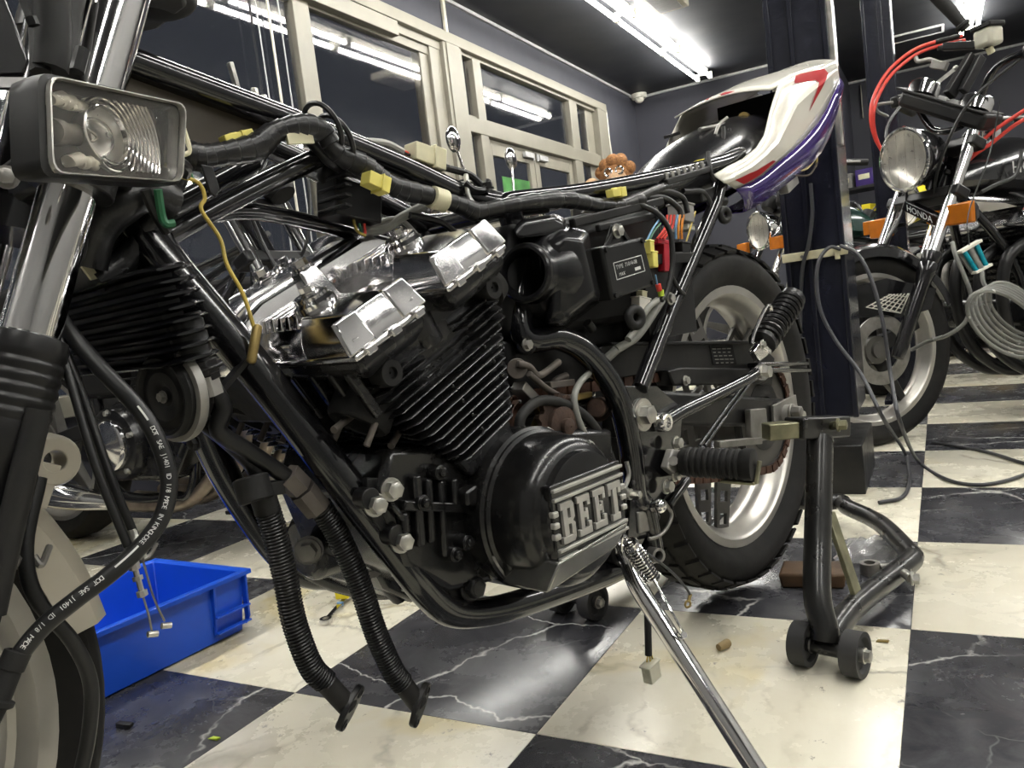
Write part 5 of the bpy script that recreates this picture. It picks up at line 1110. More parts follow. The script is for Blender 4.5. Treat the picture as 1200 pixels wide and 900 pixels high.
m = MB(); m.prism([K(880, 480, .14), K(898, 478, .14), K(902, 515, .14), K(882, 520, .14)], V(0, -.012, 0)); m.bar(K(840, 521, .135), K(890, 516, .135), .012, .012); m.hexhead(K(926, 482, .145), Y_, .010, .02); B('adjuster_block', m, 'dull_steel', None, .002)
m = MB(); m.cyl(RW+V(0, .128, .0), RW+V(0, .15, 0), .020, n=24); B('axle_spacer', m, 'grey_alloy')
# chain guard with its printed caution plate
m = MB(); gp = [K(700, 408, .105), K(720, 402, .105), K(890, 400, .105), K(908, 420, .105), K(905, 452, .105), K(860, 448, .105), K(790, 450, .105), K(775, 435, .105), K(722, 444, .105), K(700, 440, .105)]
m.prism(gp, V(0, -.004, 0)); q = MB(); CG = B('chain_guard', m, 'plastic', None, .0015)
m = MB(); m.bar(K(705, 404, .10), K(888, 401, .10), .035, .005); B('guard_top', m, 'plastic', CG, .0015)
m = MB(); m.prism([K(831, 405, .106), K(858, 404, .106), K(863, 427, .106), K(836, 428, .106)], V(0, .0006, 0)); CPL = B('caution_plate', m, 'black_and_shade', CG)
for r in range(5):
    m = MB(); 
    for c_ in range(4):
        t0 = .06+.23*c_; q0 = K(833+4.5*r*.25+25*t0, 409+4.1*r-.6*t0, .1068); q1 = K(833+4.5*r*.25+25*(t0+.18-.03*((c_*3+r*5) % 3)), 409+4.1*r-.6*(t0+.15), .1068); m.bar(q0, q1, .0006, .0016, Z)
    B('print_line', m, 'dull_steel', CPL)
m = MB(); m.prism([K(783, 434, .118), K(800, 430, .118), K(880, 432, .118), K(880, 450, .118), K(790, 452, .118)], V(0, -.03, 0)); B('guard_bracket', m, 'plastic', None, .003)
m = MB(); m.hexhead(K(803, 446, .119), Y_, .006, .006); m.hexhead(K(850, 461, .119), Y_, .005, .005); B('guard_bolt', m, 'steel')
# shock absorber, leaning back from its clevis
s0_, s1_ = K(893, 402, .150), K(927, 352, .158)
m = MB(); m.cyl(s0_, s1_, .0085, n=14); SH = B('shock_absorber', m, 'dull_steel')
m = MB(); m.spring(s0_.lerp(s1_, .06), s0_.lerp(s1_, 1.0), .0205, .0042, 10.5, 6, 16); B('shock_spring', m, 'black_satin', SH)
m = MB(); m.cyl(s0_.lerp(s1_, .98), s0_.lerp(s1_, 1.06), .022, n=24); m.cyl(s0_.lerp(s1_, .0), s0_.lerp(s1_, .06), .023, n=24); B('spring_seat', m, 'black_satin', SH)
d = (s1_-s0_).normalized(); m = MB(); m.prism([K(883, 424, .150), K(876, 412, .150), K(888, 396, .150), K(902, 400, .150), K(898, 412, .150)], V(0, .012, 0)); m.bar(K(886, 404, .155), K(898, 412, .155), .02, .01); B('shock_clevis', m, 'chrome', SH, .002)
m = MB(); m.hexhead(K(893, 436, .165), Y_, .010, .014); m.cyl(K(889, 440, .14), K(893, 436, .168), .013, n=18); m.hexhead(K(893, 404, .165), Y_, .006, .005); B('shock_bolt', m, 'steel', SH)
m = MB(); m.tube([K(881, 403, .165), K(884, 390, .165), K(896, 363, .165), K(902, 358, .165), K(904, 364, .165)], .0030, 8); B('spring_clip', m, 'chrome', SH)
# footrest hanger tube, brace rod, bracket with peg
m = MB(); m.tube([K(780, 494, .150), K(800, 482, .152), K(840, 463, .155), K(875, 445, .158), K(893, 432, .160)], .0095, 12); FH = B('footrest_hanger', m, 'black_gloss')
m = MB(); m.lathe(K(781, 495, .158), Y_, [(.001, -.012), (.013, -.012), (.013, 0), (.011, .003), (.007, .003), (.006, 0), (.001, 0)], 24); B('hanger_bolt', m, 'chrome', FH)
for du in (0, 6):
    m = MB(); m.cyl(K(820+du, 522, .16), K(872+du, 450, .162), .0028, n=10); B('brace_rod', m, 'black_gloss', FH)
for u0, v0, u1, v1 in ((882, 428, 942, 426), (884, 434, 945, 434)):
    m = MB(); m.bar(K(u0, v0, .12), K(u1, v1, .12), .02, .008); B('rear_bracket', m, 'black_gloss', FH, .002)
m = MB(); m.prism([K(780, 526, .150), K(797, 528, .150), K(800, 558, .150), K(788, 560, .150), K(773, 548, .150)], V(0, .012, 0)); PB = B('peg_bracket', m, 'grey_alloy', FH, .002)
m = MB(); m.cyl(K(789, 540, .162), K(789, 540, .166), .0065, n=18); m.hexhead(K(791, 519, .155), Y_, .0075, .010); m.hexhead(K(790, 558, .158), Y_, .006, .008); m.hexhead(K(780, 570, .152), Y_, .008, .010); B('bracket_bolt', m, 'steel', PB)
p0, p1 = K(797, 541, .165), K(884, 545, .262); ax = (p1-p0).normalized(); Lp = (p1-p0).length
m = MB(); prof = [(.001, 0), (.0150, 0), (.0185, .004)]
for k in range(9): t = .012+(Lp-.034)*k/8; prof += [(.0188, t-.002), (.0205, t), (.0205, t+.0032), (.0188, t+.0045)]
prof += [(.0205, Lp-.014), (.0215, Lp-.012), (.0215, Lp-.001), (.0195, Lp), (.001, Lp)]
m.lathe(p0, ax, prof, 28); FP = B('footpeg', m, 'rubber')
m = MB(); m.bar(p0.lerp(p1, .55)+V(0, 0, -.0225), p0.lerp(p1, 1.0)+V(0, 0, -.0235), .016, .004); m.bar(p1+V(0, .0, -.025), p1+V(-.008, .004, .004), .012, .004, ax); B('peg_spring_plate', m, 'olive', FP, .001)
m = MB(); m.tube([K(805, 562, .15), K(792, 580, .15), K(783, 592, .15)], .007, 10); B('shift_lever', m, 'black_gloss')
m = MB(); m.sphere(K(773, 593, .165), .0095, 16, 10); m.cyl(K(767, 594, .155), K(773, 593, .165), .008, n=12); B('shift_ball', m, 'chrome')
m = MB(); m.tube([K(778, 588, .15), K(787, 602, .15), K(782, 618, .15), K(772, 628, .15), K(760, 632, .15)], .0028, 8); m.prism([K(748, 600, .145), K(770, 598, .145), K(772, 620, .145), K(750, 626, .145)], V(0, -.02, 0)); B('shift_linkage', m, 'dull_steel', None, .002)
m = MB(); m.prism([K(742, 596, .14), K(770, 594, .14), K(776, 606, .14), K(762, 630, .14), K(744, 630, .14)], V(0, -.03, 0)); B('link_housing', m, 'black_satin', None, .004)
# side stand, swung out towards the viewer
q0 = BIKE.loc(G(737, 668, .245)) if False else K(735, 668, .165)
q2 = BIKE.loc(G(885, 900, .05)); q1 = q0.lerp(q2, .12)
m = MB(); foot = q2.lerp(q0, -.14); m.tube([K(722, 634, .15), K(736, 660, .165), q0.lerp(q2, .10), q0.lerp(q2, .3), q0.lerp(q2, .6), q2, foot], lambda t: .0098+.0018*min(1, t*3), 16, sub=5); SS = B('side_stand', m, 'chrome')
m = MB(); fz = V(foot.x, foot.y, 0); m.lathe(V(foot.x, foot.y, foot.z-.006), Z, [(.001, .008), (.02, .006), (.026, 0), (.022, -.004), (.001, -.004)], 24); B('stand_foot', m, 'chrome', SS)
m = MB(); m.prism([K(712, 618, .152), K(730, 612, .152), K(742, 640, .152), K(738, 668, .152), K(722, 660, .152)], V(0, -.02, 0)); m.prism([K(690, 618, .14), K(716, 604, .14), K(736, 618, .14), K(726, 655, .14), K(690, 660, .14)], V(0, -.03, 0)); B('stand_lug', m, 'black_satin', SS, .004)
a0, a1 = K(737, 634, .178), K(765, 678, .190)
m = MB(); m.spring(a0, a1, .0085, .0019, 14, 6, 12); SSP = B('stand_spring', m, 'chrome', SS)
m = MB(); h1 = K(802, 745, .235); m.tube([a1, K(772, 690, .20), K(790, 722, .225), h1, K(796, 748, .236), K(793, 742, .235)], .0017, 8); m.tube([a0, K(731, 628, .176), K(729, 642, .172), K(733, 660, .172)], .0018, 8); B('spring_hook', m, 'chrome', SSP)
m = MB(); m.cyl(K(793, 748, .222), K(802, 744, .240), .0038, n=12); B('hook_pin', m, 'chrome', SS)
m = MB(); m.lathe(K(766, 650, .15), V(.35, .9, .1), [(.0055, -.03), (.010, -.03), (.010, .012), (.0065, .012), (.0055, .004)], 18, close=True); B('stand_pivot_tube', m, 'dull_steel', SS)
m = MB(); m.tube([K(724, 600, .15), K(728, 622, .16), K(744, 640, .165), K(768, 655, .17), K(790, 673, .172), K(806, 692, .173), K(809, 700, .173)], .0017, 8); EW = B('earth_lead', m, 'cable_grey')
m = MB(); m.cyl(K(809, 696, .173), K(807, 705, .173), .0024, n=10); m.torus(K(806, 708, .173), V(.4, .9, 0), .0042, .0016, 20, 6); B('ring_terminal', m, 'brass', EW)
m = MB(); m.tube([K(758, 690, .14), K(759, 720, .14), K(760, 768, .14)], .0048, 10); HL = B('stand_switch_lead', m, 'rubber')
m = MB(); m.tube([K(759, 766, .14), K(758, 776, .14)], .0012, 6); m.tube([K(761, 766, .14), K(762, 776, .14)], .0012, 6); m.tube([K(763, 766, .14), K(766, 776, .14)], .0012, 6); B('lead_wires', m, 'wire_yellow', HL)
q = K(763, 786, .14); qa = (K(765, 798, .14)-K(761, 776, .14)).normalized(); qs = qa.cross(Y_).normalized(); m = MB(); m.box(q, (.026, .014, .024), (qa, Y_, qs)); m.box(q-qa*.011, (.003, .017, .029), (qa, Y_, qs)); m.box(q+qs*.012, (.010, .006, .003), (qa, Y_, qs)); B('lead_plug', m, 'clear_dirty', HL, .0015)
# ---- tail: inner mudguard dome and the white seat cowl
dc, dR, dF, dU = V(.02, 0, .74), .30, 0, 0
dome = MB(); ca_ = math.radians(-20); da, du_ = V(math.cos(ca_), 0, math.sin(ca_)), V(-math.sin(ca_), 0, math.cos(ca_))
rg = []
for i in range(19):
    t = i/18; ex = -.21+.41*t; hgt = .070*max(0, 1-(abs((t-.42)/.60))**2.2)**.5+.004; wd = (.080+.028*min(1, t*2))*(max(.02, 1-(max(0, t-.45)/.56)**2.4))**.5
    rg.append([V(-.02, 0, .785)+da*ex+Y_*(wd*math.cos(math.pi*j/16))+du_*(hgt*math.sin(math.pi*j/16)**.8) for j in range(17)])
dome.loft(rg, False, False); DM = B('inner_mudguard', dome, 'gloss_plastic')
m = DM.modifiers.new('thick', 'SOLIDIFY'); m.thickness = .003
def cy(u): return .128-.050*max(0, (u-838))/140
def CK(u, v, o=0.0): return K(u, v, cy(u)+o)
tops = [(837, 204), (852, 195), (870, 186), (886, 173), (896, 158), (903, 130), (912, 100), (935, 87), (960, 79), (979, 71)]
bots = [(862, 222), (876, 216), (893, 206), (912, 190), (930, 175), (945, 160), (957, 146), (968, 128), (977, 108), (984, 92)]
rows = []
for (a, b_) in zip(tops, bots):
    col = []
    for k in range(9):
        t = k/8; bul = .014*math.sin(math.pi*min(1, t*1.0))-.004*math.exp(-((t-.35)/.07)**2)+.003*math.exp(-((t-.5)/.06)**2)
        col.append(CK(a[0]+(b_[0]-a[0])*t, a[1]+(b_[1]-a[1])*t, bul if 0 < k < 8 else 0))
    rows.append(col)
m = MB(); m.loft(rows, False, False); CW = B('seat_cowl', m, 'white_gloss'); md = CW.modifiers.new('thick', 'SOLIDIFY'); md.thickness = .003; md.offset = -1
m = MB(); m.loft([[V(p.x, -p.y, p.z) for p in r] for r in rows], False, False); o = B('right_panel', m, 'white_gloss', CW); md = o.modifiers.new('thick', 'SOLIDIFY'); md.thickness = .003; md.offset = 1
# top deck between the panels, raised front lip
deck = []
for i in range(6, 10):
    p = rows[i][0]; deck.append([V(p.x, p.y*c_, p.z+.016*(1-c_*c_)) for c_ in [1-2*j/12 for j in range(13)]])
p = rows[6][0]; lip = [V(p.x+.035, p.y*c_, p.z-.012+.014*(1-c_*c_)) for c_ in [1-2*j/12 for j in range(13)]]
m = MB(); m.loft([lip]+deck, False, False); o = B('top_deck', m, 'white_gloss', CW); md = o.modifiers.new('thick', 'SOLIDIFY'); md.thickness = .003; md.offset = 0
p9t, p9b = rows[9][0], rows[9][8]
m = MB(); m.loft([[V(p9t.x, p9t.y*c_, p9t.z+.016*(1-c_*c_)) for c_ in [1-2*j/12 for j in range(13)]], [V(p9b.x, p9b.y*c_, p9b.z) for c_ in [1-2*j/12 for j in range(13)]]], False, False); o = B('tail_end', m, 'white_gloss', CW)
md = o.modifiers.new('thick', 'SOLIDIFY'); md.thickness = .003
# purple lower flank
pb = [(870, 248), (882, 243), (898, 233), (917, 218), (935, 204), (950, 192), (962, 178), (972, 160), (979, 138), (985, 110)]
for s in (1, -1):
    rows2 = []
    for (a, b_) in zip(bots, pb):
        A_, B_ = CK(*a), CK(b_[0], b_[1], -.022); mid = A_.lerp(B_, .5)+V(0, .007, 0); rows2.append([V(q.x, q.y*s, q.z) for q in (A_, A_.lerp(B_, .25)+V(0, .005, 0), mid, A_.lerp(B_, .75)+V(0, .005, 0), B_, V(B_.x, B_.y*.3, B_.z+.004))])
    m = MB(); m.loft(rows2, False, False); o = B('lower_flank', m, 'purple', CW); o['label'] = 'gloss purple lower flank of the white tail cowl'; md = o.modifiers.new('thick', 'SOLIDIFY'); md.thickness = .002; md.offset = -1*s
# cowl inside: its shade put in as a black sheet, plus latch bits
ib = rows[5][3]; m = MB(); i0 = rows[7][1]
m.prism([V(i0.x, -.088, i0.z-.01), V(i0.x, .088, i0.z-.01), V(i0.x, .088, i0.z-.16), V(i0.x, -.088, i0.z-.16)], V(-.004, 0, 0)); B('cowl_shade_sheet', m, 'black_and_shade', CW)
m = MB(); m.prism([V(rows[2][0].x, -.10, rows[2][0].z-.02), V(rows[2][0].x, .10, rows[2][0].z-.02), V(i0.x, .08, i0.z-.15), V(i0.x, -.08, i0.z-.15)], V(0, 0, -.003)); B('cowl_floor', m, 'plastic', CW)
m = MB(); m.lathe(K(872, 139, .03), X, [(.006, -.004), (.006, .004), (.012, .004), (.012, -.004)], 20, close=True); B('latch_ring', m, 'brass', CW)
m = MB(); m.tube([K(820, 152, .02), K(845, 147, .03), K(870, 143, .04), K(890, 150, .05)], .004, 8); m.tube([K(838, 158, .05), K(843, 146, .05), K(852, 138, .05)], .003, 8); B('latch_wire', m, 'dull_steel', CW)
for k in range(5):
    m = MB(); q = K(848+7*k, 150+2*k, .06); m.bar(q, q+V(.05, .02, -.055), .006, .008); B('cowl_rib', m, 'plastic', CW, .001)
# red decals: thin film laid on the panel
def decal(pts, o=.0165, par=CW, name='decal'):
    m = MB(); m.prism([CK(u, v, o) for u, v in pts], V(0, .0006, 0)); x = B(name, m, 'red_paint', par); x['label'] = 'red stripe decal on the white cowl'; return x
def pan(i, t):
    """point on the left panel: i station (may be fractional), t from top to bottom"""
    a = int(i); f_ = i-a; r0_, r1_ = rows[a], rows[min(a+1, 9)]; j = t*8; b_ = min(int(j), 7); g = j-b_
    return r0_[b_].lerp(r0_[b_+1], g).lerp(r1_[b_].lerp(r1_[b_+1], g), f_)
def skin_decal(quads, n=8):
    """quads: list of ((i0,t0),(i1,t1)) rails sampled across the panel skin"""
    m = MB(); L0 = []; 
    for k in range(n+1):
        f_ = k/n; j = f_*(len(quads)-1); a = min(int(j), len(quads)-2); g = j-a
        A_ = [quads[a][0][c]+(quads[a+1][0][c]-quads[a][0][c])*g for c in (0, 1)]; B_ = [quads[a][1][c]+(quads[a+1][1][c]-quads[a][1][c])*g for c in (0, 1)]
        L0.append([pan(A_[0]+(B_[0]-A_[0])*q/4, A_[1]+(B_[1]-A_[1])*q/4)+V(0, .0012, 0) for q in range(5)])
    m.loft(L0, False, False); x = B('decal', m, 'red_paint', CW); x['label'] = 'red stripe decal on the white cowl'
def find(u, v, fn, i0, i1):
    best = (1e9, i0, .5); step = [(i1-i0)/2, .5]; c = [(i0+i1)/2, .5]
    for it in range(14):
        for a in range(-3, 4):
            for b_ in range(-3, 4):
                i, t = min(max(c[0]+step[0]*a/3, i0), i1-1e-4), min(max(c[1]+step[1]*b_/3, 0), .9999)
                q = proj2(BIKE.world(fn(i, t))); e_ = (q[0]-u)**2+(q[1]-v)**2
                if e_ < best[0]: best = (e_, i, t)
        c = [best[1], best[2]]; step = [s_*.6 for s_ in step]
    return fn(best[1], best[2])
def film(railA, railB, fn, i0, i1, lift, n=4):
    rows_ = []
    for k in range(len(railA)-1):
        for q in range(n+(k == len(railA)-2)):
            f_ = q/n; A_ = [railA[k][c]+(railA[k+1][c]-railA[k][c])*f_ for c in (0, 1)]; B_ = [railB[k][c]+(railB[k+1][c]-railB[k][c])*f_ for c in (0, 1)]
            rows_.append([find(A_[0]+(B_[0]-A_[0])*j/2, A_[1]+(B_[1]-A_[1])*j/2, fn, i0, i1)+lift for j in range(3)])
    m = MB(); m.loft(rows_, False, False); x = B('decal', m, 'red_paint', CW); x['label'] = 'red stripe decal on the white cowl'
film([(931, 88), (965, 80.5), (970, 86), (965, 99), (948, 130)], [(930, 98), (955, 94), (959, 97), (957, 105), (947.5, 130.5)], pan, 5.0, 9.0, V(0, .0016, 0))
dkr = [lip]+deck
def dpan(i, t):
    a = min(int(i), len(dkr)-2); f_ = i-a; j = t*12; b_ = min(int(j), 11); g = j-b_
    return dkr[a][b_].lerp(dkr[a][b_+1], g).lerp(dkr[a+1][b_].lerp(dkr[a+1][b_+1], g), f_)
film([(826, 118), (836, 112), (862, 107)], [(830, 118.5), (845, 114.5), (861, 108)], dpan, 0.0, 2.0, V(.0008, 0, .0018))
skin_decal([((.55, .62), (.75, .93)), ((1.6, .66), (1.7, .93)), ((2.9, .80), (2.95, .90))], 10)
m = MB(); m.bar(K(783, 160, -.10), K(792, 157, -.10), .02, .006); B('seat_pad', m, 'rubber', CW)
wire([(928, 200, .08), (945, 198, .07), (957, 185, .06), (956, 195, .06)], .002, 'wire_yellow'); wire([(925, 205, .08), (948, 205, .07), (958, 190, .06)], .002, 'rust', 'wire')
m = MB(); m.bar(K(918, 222, .06), K(930, 210, .06), .02, .02); B('tail_lamp_bracket', m, 'grey_alloy', None, .002)

# ------------------------------------------------------------------ paddock stand under the rear axle
PS = thing('paddock_stand', 'black tubular paddock stand with grey rollers under the rear wheel of the stripped motorcycle', 'stand', mat=BIKE.mat())
def Bp(name, mb, mat, parent=None, bevel=0.0): return build(name, mb, M[mat], parent or PS, bevel)
def FZ(u, v, z): return BIKE.loc(G(u, v, z))
ra, rb_ = BIKE.loc(G(938, 782, 0)), BIKE.loc(G(1003, 795, 0)); rR = .033
hA = FZ(972, 752, .04)
WA = FZ(940, 755, rR); WB = FZ(1003, 765, rR); ax_ = V(0, 1, 0)
xa = (WA.x+WB.x)/2; yb0, yb1 = WA.y, WB.y
far = [FZ(652, 700, rR), FZ(692, 706, rR)]
def roller(c):
    m = MB(); m.lathe(c, Y_, [(.010, -.006), (.022, -.006), (.026, -.0125), (rR, -.0125), (rR, .0125), (.026, .0125), (.022, .006), (.010, .006)], 36, close=True); o = Bp('roller', m, 'wheel_rubber')
    m = MB(); m.cyl(c-V(0, .014, 0), c+V(0, .014, 0), .010, n=16); m.hexhead(c+V(0, .012, 0), Y_, .009, .010); build('roller_bolt', m, M['steel'], o)
for c in (V(xa, yb0, rR), V(xa, yb1, rR), V(xa, far[1].y, rR), V(xa, far[0].y, rR)): roller(c)
m = MB(); m.cyl(V(xa, yb0, rR), V(xa, yb1, rR), .011, n=16); m.cyl(V(xa, far[0].y, rR), V(xa, far[1].y, rR), .011, n=16); Bp('roller_axle', m, 'stand_black')
ym = (yb0+yb1)/2; yf = (far[0].y+far[1].y)/2
cn = FZ(1072, 652, .05); bk0 = FZ(985, 588, .05); bk1 = FZ(925, 600, .05)
m = MB(); m.tube([V(xa, ym, .045), V(.10, ym-.005, .05), V(cn.x+.05, cn.y, .05), V(cn.x+.008, cn.y-.002, .05), V(cn.x-.02, cn.y-.015, .05), V(-.34, .16, .05), V(bk0.x+.04, bk0.y+.03, .05), V(bk0.x, bk0.y, .05), V(bk0.x+.02, bk0.y-.04, .05), V(-.44, -.08, .05), V(-.38, -.13, .05), V(-.2, -.155, .05), V(xa, yf, .045)], .0185, 16, sub=6); Bp('base_tube', m, 'stand_black')
m = MB(); m.hexhead(FZ(1068, 678, .06), V(-.2, 1, 0), .009, .012); m.cyl(FZ(1060, 672, .06), FZ(1068, 678, .06), .008, n=12); Bp('stop_bolt', m, 'steel')
u_t = K(961, 512, .222); u_m = K(958, 640, .238); u_b = K(966, 735, .262)
m = MB(); m.tube([u_t, u_t.lerp(u_m, .5), u_m, K(958, 700, .25), u_b, V(xa, ym-.005, .045)], .0205, 18, sub=6); UP = Bp('upright', m, 'stand_black')
m = MB(); m.bar(K(930, 502, .20), K(985, 499, .232), .04, .034, Z); Bp('fork_block', m, 'stand_black', UP, .003)
m = MB(); m.bar(K(897, 506, .168), K(932, 503, .20), .030, .026, Z); Bp('support_arm', m, 'olive', UP, .002)
m = MB(); m.hexhead(K(981, 498, .25), V(-.2, 1, 0), .0085, .014); m.cyl(K(974, 499, .236), K(981, 498, .25), .007, n=12); Bp('block_bolt', m, 'olive', UP)
m = MB(); q = V(u_t.x, -.20, u_t.z); m.tube([q, V(u_m.x, -.20, u_m.z), V(xa, yf, .05)], .0175, 16); Bp('upright', m, 'stand_black')
m = MB(); m.bar(q+V(0, .0, .01), V(.02, -.155, .335), .03, .03); Bp('support_arm', m, 'olive', None, .002)
m = MB(); m.bar(K(972, 600, .215), FZ(1005, 700, .06), .008, .026, X); Bp('strut', m, 'olive', None, .001)

# ------------------------------------------------------------------ blue crate
c_r = G(293, 742); 
cr0 = G(295, 737, .0); cr1 = G(70, 850, .0); dirc = (cr1-cr0); dirc.z = 0; dirc.normalize(); nrmc = V(-dirc.y, dirc.x, 0)
if nrmc.dot(cr0-CAM) < 0: nrmc = -nrmc
Lc, Wc, Hc = .56, .30, .125
CRm = Matrix.Identity(4)
for i in range(3): CRm[i][0] = dirc[i]; CRm[i][1] = nrmc[i]; CRm[i][2] = (0, 0, 1)[i]; CRm[i][3] = cr0[i]
CRT = thing('plastic_crate', 'shallow blue plastic parts crate on the floor beside the front wheel', 'crate', mat=CRm)
def Bc(name, mb, bevel=.003, parent=None): return build(name, mb, M['blue_pl'], parent or CRT, bevel)
def wall(a, b_, inx): 
    m = MB(); m.prism([V(*a, 0), V(*b_, 0), V(*b_, Hc), V(*a, Hc)], V(*inx, 0)); return m
tp = .012
m = MB(); m.loft([[V(.012, .012, .002), V(Lc-.012, .012, .002), V(Lc-.012, Wc-.012, .002), V(.012, Wc-.012, .002)], [V(0, 0, Hc), V(Lc, 0, Hc), V(Lc, Wc, Hc), V(0, Wc, Hc)], [V(.006, .006, Hc), V(Lc-.006, .006, Hc), V(Lc-.006, Wc-.006, Hc), V(.006, Wc-.006, Hc)], [V(.018, .018, .007), V(Lc-.018, .018, .007), V(Lc-.018, Wc-.018, .007), V(.018, Wc-.018, .007)]], True, True); Bc('body', m, .0025)
m = MB(); o_ = .012; m.loft([[V(-o_, -o_, Hc-.008), V(Lc+o_, -o_, Hc-.008), V(Lc+o_, Wc+o_, Hc-.008), V(-o_, Wc+o_, Hc-.008)], [V(-o_, -o_, Hc+.001), V(Lc+o_, -o_, Hc+.001), V(Lc+o_, Wc+o_, Hc+.001), V(-o_, Wc+o_, Hc+.001)], [V(.004, .004, Hc+.001), V(Lc-.004, .004, Hc+.001), V(Lc-.004, Wc-.004, Hc+.001), V(.004, Wc-.004, Hc+.001)], [V(.004, .004, Hc-.008), V(Lc-.004, .004, Hc-.008), V(Lc-.004, Wc-.004, Hc-.008), V(.004, Wc-.004, Hc-.008)]], True, False); Bc('rim', m, .002)
for x in (.0, .075, Lc-.08, Lc-.005):
    m = MB(); m.prism([V(x, -.011, Hc-.006), V(x, .004, Hc-.006), V(x, .010, .012), V(x, -.004 if x in (.0, Lc-.005) else .002, .03)], V(.005, 0, 0)); Bc('rib', m, .001)
m = MB(); m.bar(V(.0, -.004, .055), V(.08, -.004, .055), .012, .004); m.bar(V(.0, .0, .022), V(.08, .0, .022), .012, .004); Bc('rib', m, .001)
m = MB(); m.bar(V(-.006, .02, .06), V(-.006, Wc-.02, .06), .012, .005); Bc('rib', m, .001)
# ------------------------------------------------------------------ small things on the floor
WRo = G(382, 727, .006); WRe = G(404, 702, .006); wd_ = (WRe-WRo).normalized(); 
W = thing('wrench', 'chrome combination wrench with blue and yellow tape lying on the cream tile', 'wrench', (WRo.x, WRo.y, 0), math.atan2(wd_.y, wd_.x))
LwR = (WRe-WRo).length
m = MB(); m.bar((.01, 0, .006), (LwR, 0, .006), .011, .006); build('shank', m, M['chrome'], W, .0015)
m = MB(); m.lathe((0, 0, .001), (0, 0, 1), [(.008, 0), (.0125, .0), (.0135, .005), (.0125, .010), (.008, .010)], 24, close=True); build('ring_end', m, M['chrome'], W)
m = MB(); m.prism([(LwR, -.007, .003), (LwR+.012, -.014, .003), (LwR+.03, -.013, .003), (LwR+.018, -.006, .003), (LwR+.018, .006, .003), (LwR+.03, .013, .003), (LwR+.012, .014, .003), (LwR, .007, .003)], (0, 0, .006)); build('open_end', m, M['chrome'], W, .001)
m = MB(); m.bar((LwR*.72, 0, .0065), (LwR*.78, 0, .0065), .014, .010); build('tape', m, M['wire_blue'], W, .002)
m = MB(); m.box((LwR*.97, 0.0, .014), (.05, .03, .028)); o = build('tape_box', m, M['yellow'], None, .003); o.matrix_world = Matrix.Translation((WRo.x, WRo.y, 0)) @ Matrix.Rotation(math.atan2(wd_.y, wd_.x), 4, 'Z') @ Matrix.Translation((.012, 0, .011)); tag(o, 'small yellow box beside the wrench end, half behind the ribbed hose', 'box')
cp = G(848, 757, .006); m = MB(); m.lathe((0, 0, 0), (1, 0, 0), [(.001, -.012), (.0055, -.012), (.006, -.008), (.0075, .008), (.0065, .012), (.001, .012)], 16); o = build('cork', m, M['card']); o.location = (cp.x, cp.y, .0075); o.rotation_euler = (0, 0, 1.1); tag(o, 'brown cork stub lying alone on the cream tile', 'cork')
wp = G(950, 690, .0); m = MB(); m.loft([[(-.055, -.03, 0), (.055, -.03, 0), (.055, .03, 0), (-.055, .03, 0)], [(-.06, -.032, .028), (.06, -.034, .03), (.06, .033, .034), (-.052, .032, .034)]]); o = build('wood_block', m, M['wood'], None, .005); o.location = (wp.x, wp.y+.03, 0); o.rotation_euler = (0, 0, .12); tag(o, 'worn brown wooden block on the dark tile behind the stand upright', 'block')
# polythene bag with a fitting
bg = thing('plastic_bag', 'crumpled clear plastic bag on the floor inside the paddock stand', 'bag', G(1028, 652))
rnd = random.Random(3); nb = 11; vs = []; fs = []
for i in range(nb):
    for j in range(nb):
        e = min(i, j, nb-1-i, nb-1-j)/5; vs.append((-.075+.15*i/(nb-1)+rnd.uniform(-.005, .005), -.06+.12*j/(nb-1)+rnd.uniform(-.005, .005), .004+max(0, .030*e**.6+rnd.uniform(-.011, .014)*min(1, e*3))))
for i in range(nb-1):
    for j in range(nb-1): a = i*nb+j; fs += [(a, a+1, a+nb+1), (a, a+nb+1, a+nb)]
m = MB(); m.add(vs, fs); o = build('bag_film', m, M['bag'], bg, 0, smooth=False); md = o.modifiers.new('thick', 'SOLIDIFY'); md.thickness = .0012
rp = G(1020, 672, .0); t = thing('ring_fitting', 'steel ring clamp fitting on the dark tile in front of the clear bag', 'fitting', rp, .3)
m = MB(); m.lathe((0, 0, 0), (0, 0, 1), [(.010, 0), (.018, 0), (.018, .022), (.010, .022)], 24, close=True); build('ring', m, M['dull_steel'], t)
m = MB(); m.cyl((.018, 0, .011), (.05, .004, .011), .007, n=12); build('stem', m, M['dull_steel'], t); m = MB(); m.hexhead((.05, .004, .011), (1, 0, 0), .009, .01); build('bolt', m, M['olive'], t)
for (u, v, l, n) in ((145, 853, 'small black rubber scrap on the dark tile near the front wheel', 'rubber_scrap'), (1034, 752, 'torn yellow foil scrap by the stand roller', 'foil_scrap'), (251, 866, 'bright green paper scrap at the edge of the dark tile', 'paper_scrap')):
    q = G(u, v); m = MB()
    if n == 'rubber_scrap': m.bar((-.014, 0, .004), (.012, .002, .004), .009, .008); m.bar((.004, 0, .006), (.016, .004, .005), .010, .006)
    else: m.loft([[(-.009, -.004, 0.0003), (.009, -.003, .0003), (.010, .004, .0003), (-.007, .005, .0003)], [(-.009, -.004, .0015), (.009, -.003, .004), (.010, .004, .0025), (-.007, .005, .0012)]])
    o = build(n, m, M[{'rubber_scrap': 'rubber', 'foil_scrap': 'brass', 'paper_scrap': 'lime'}[n]], None, .0008); o.location = (q.x, q.y, 0); tag(o, l, 'scrap')

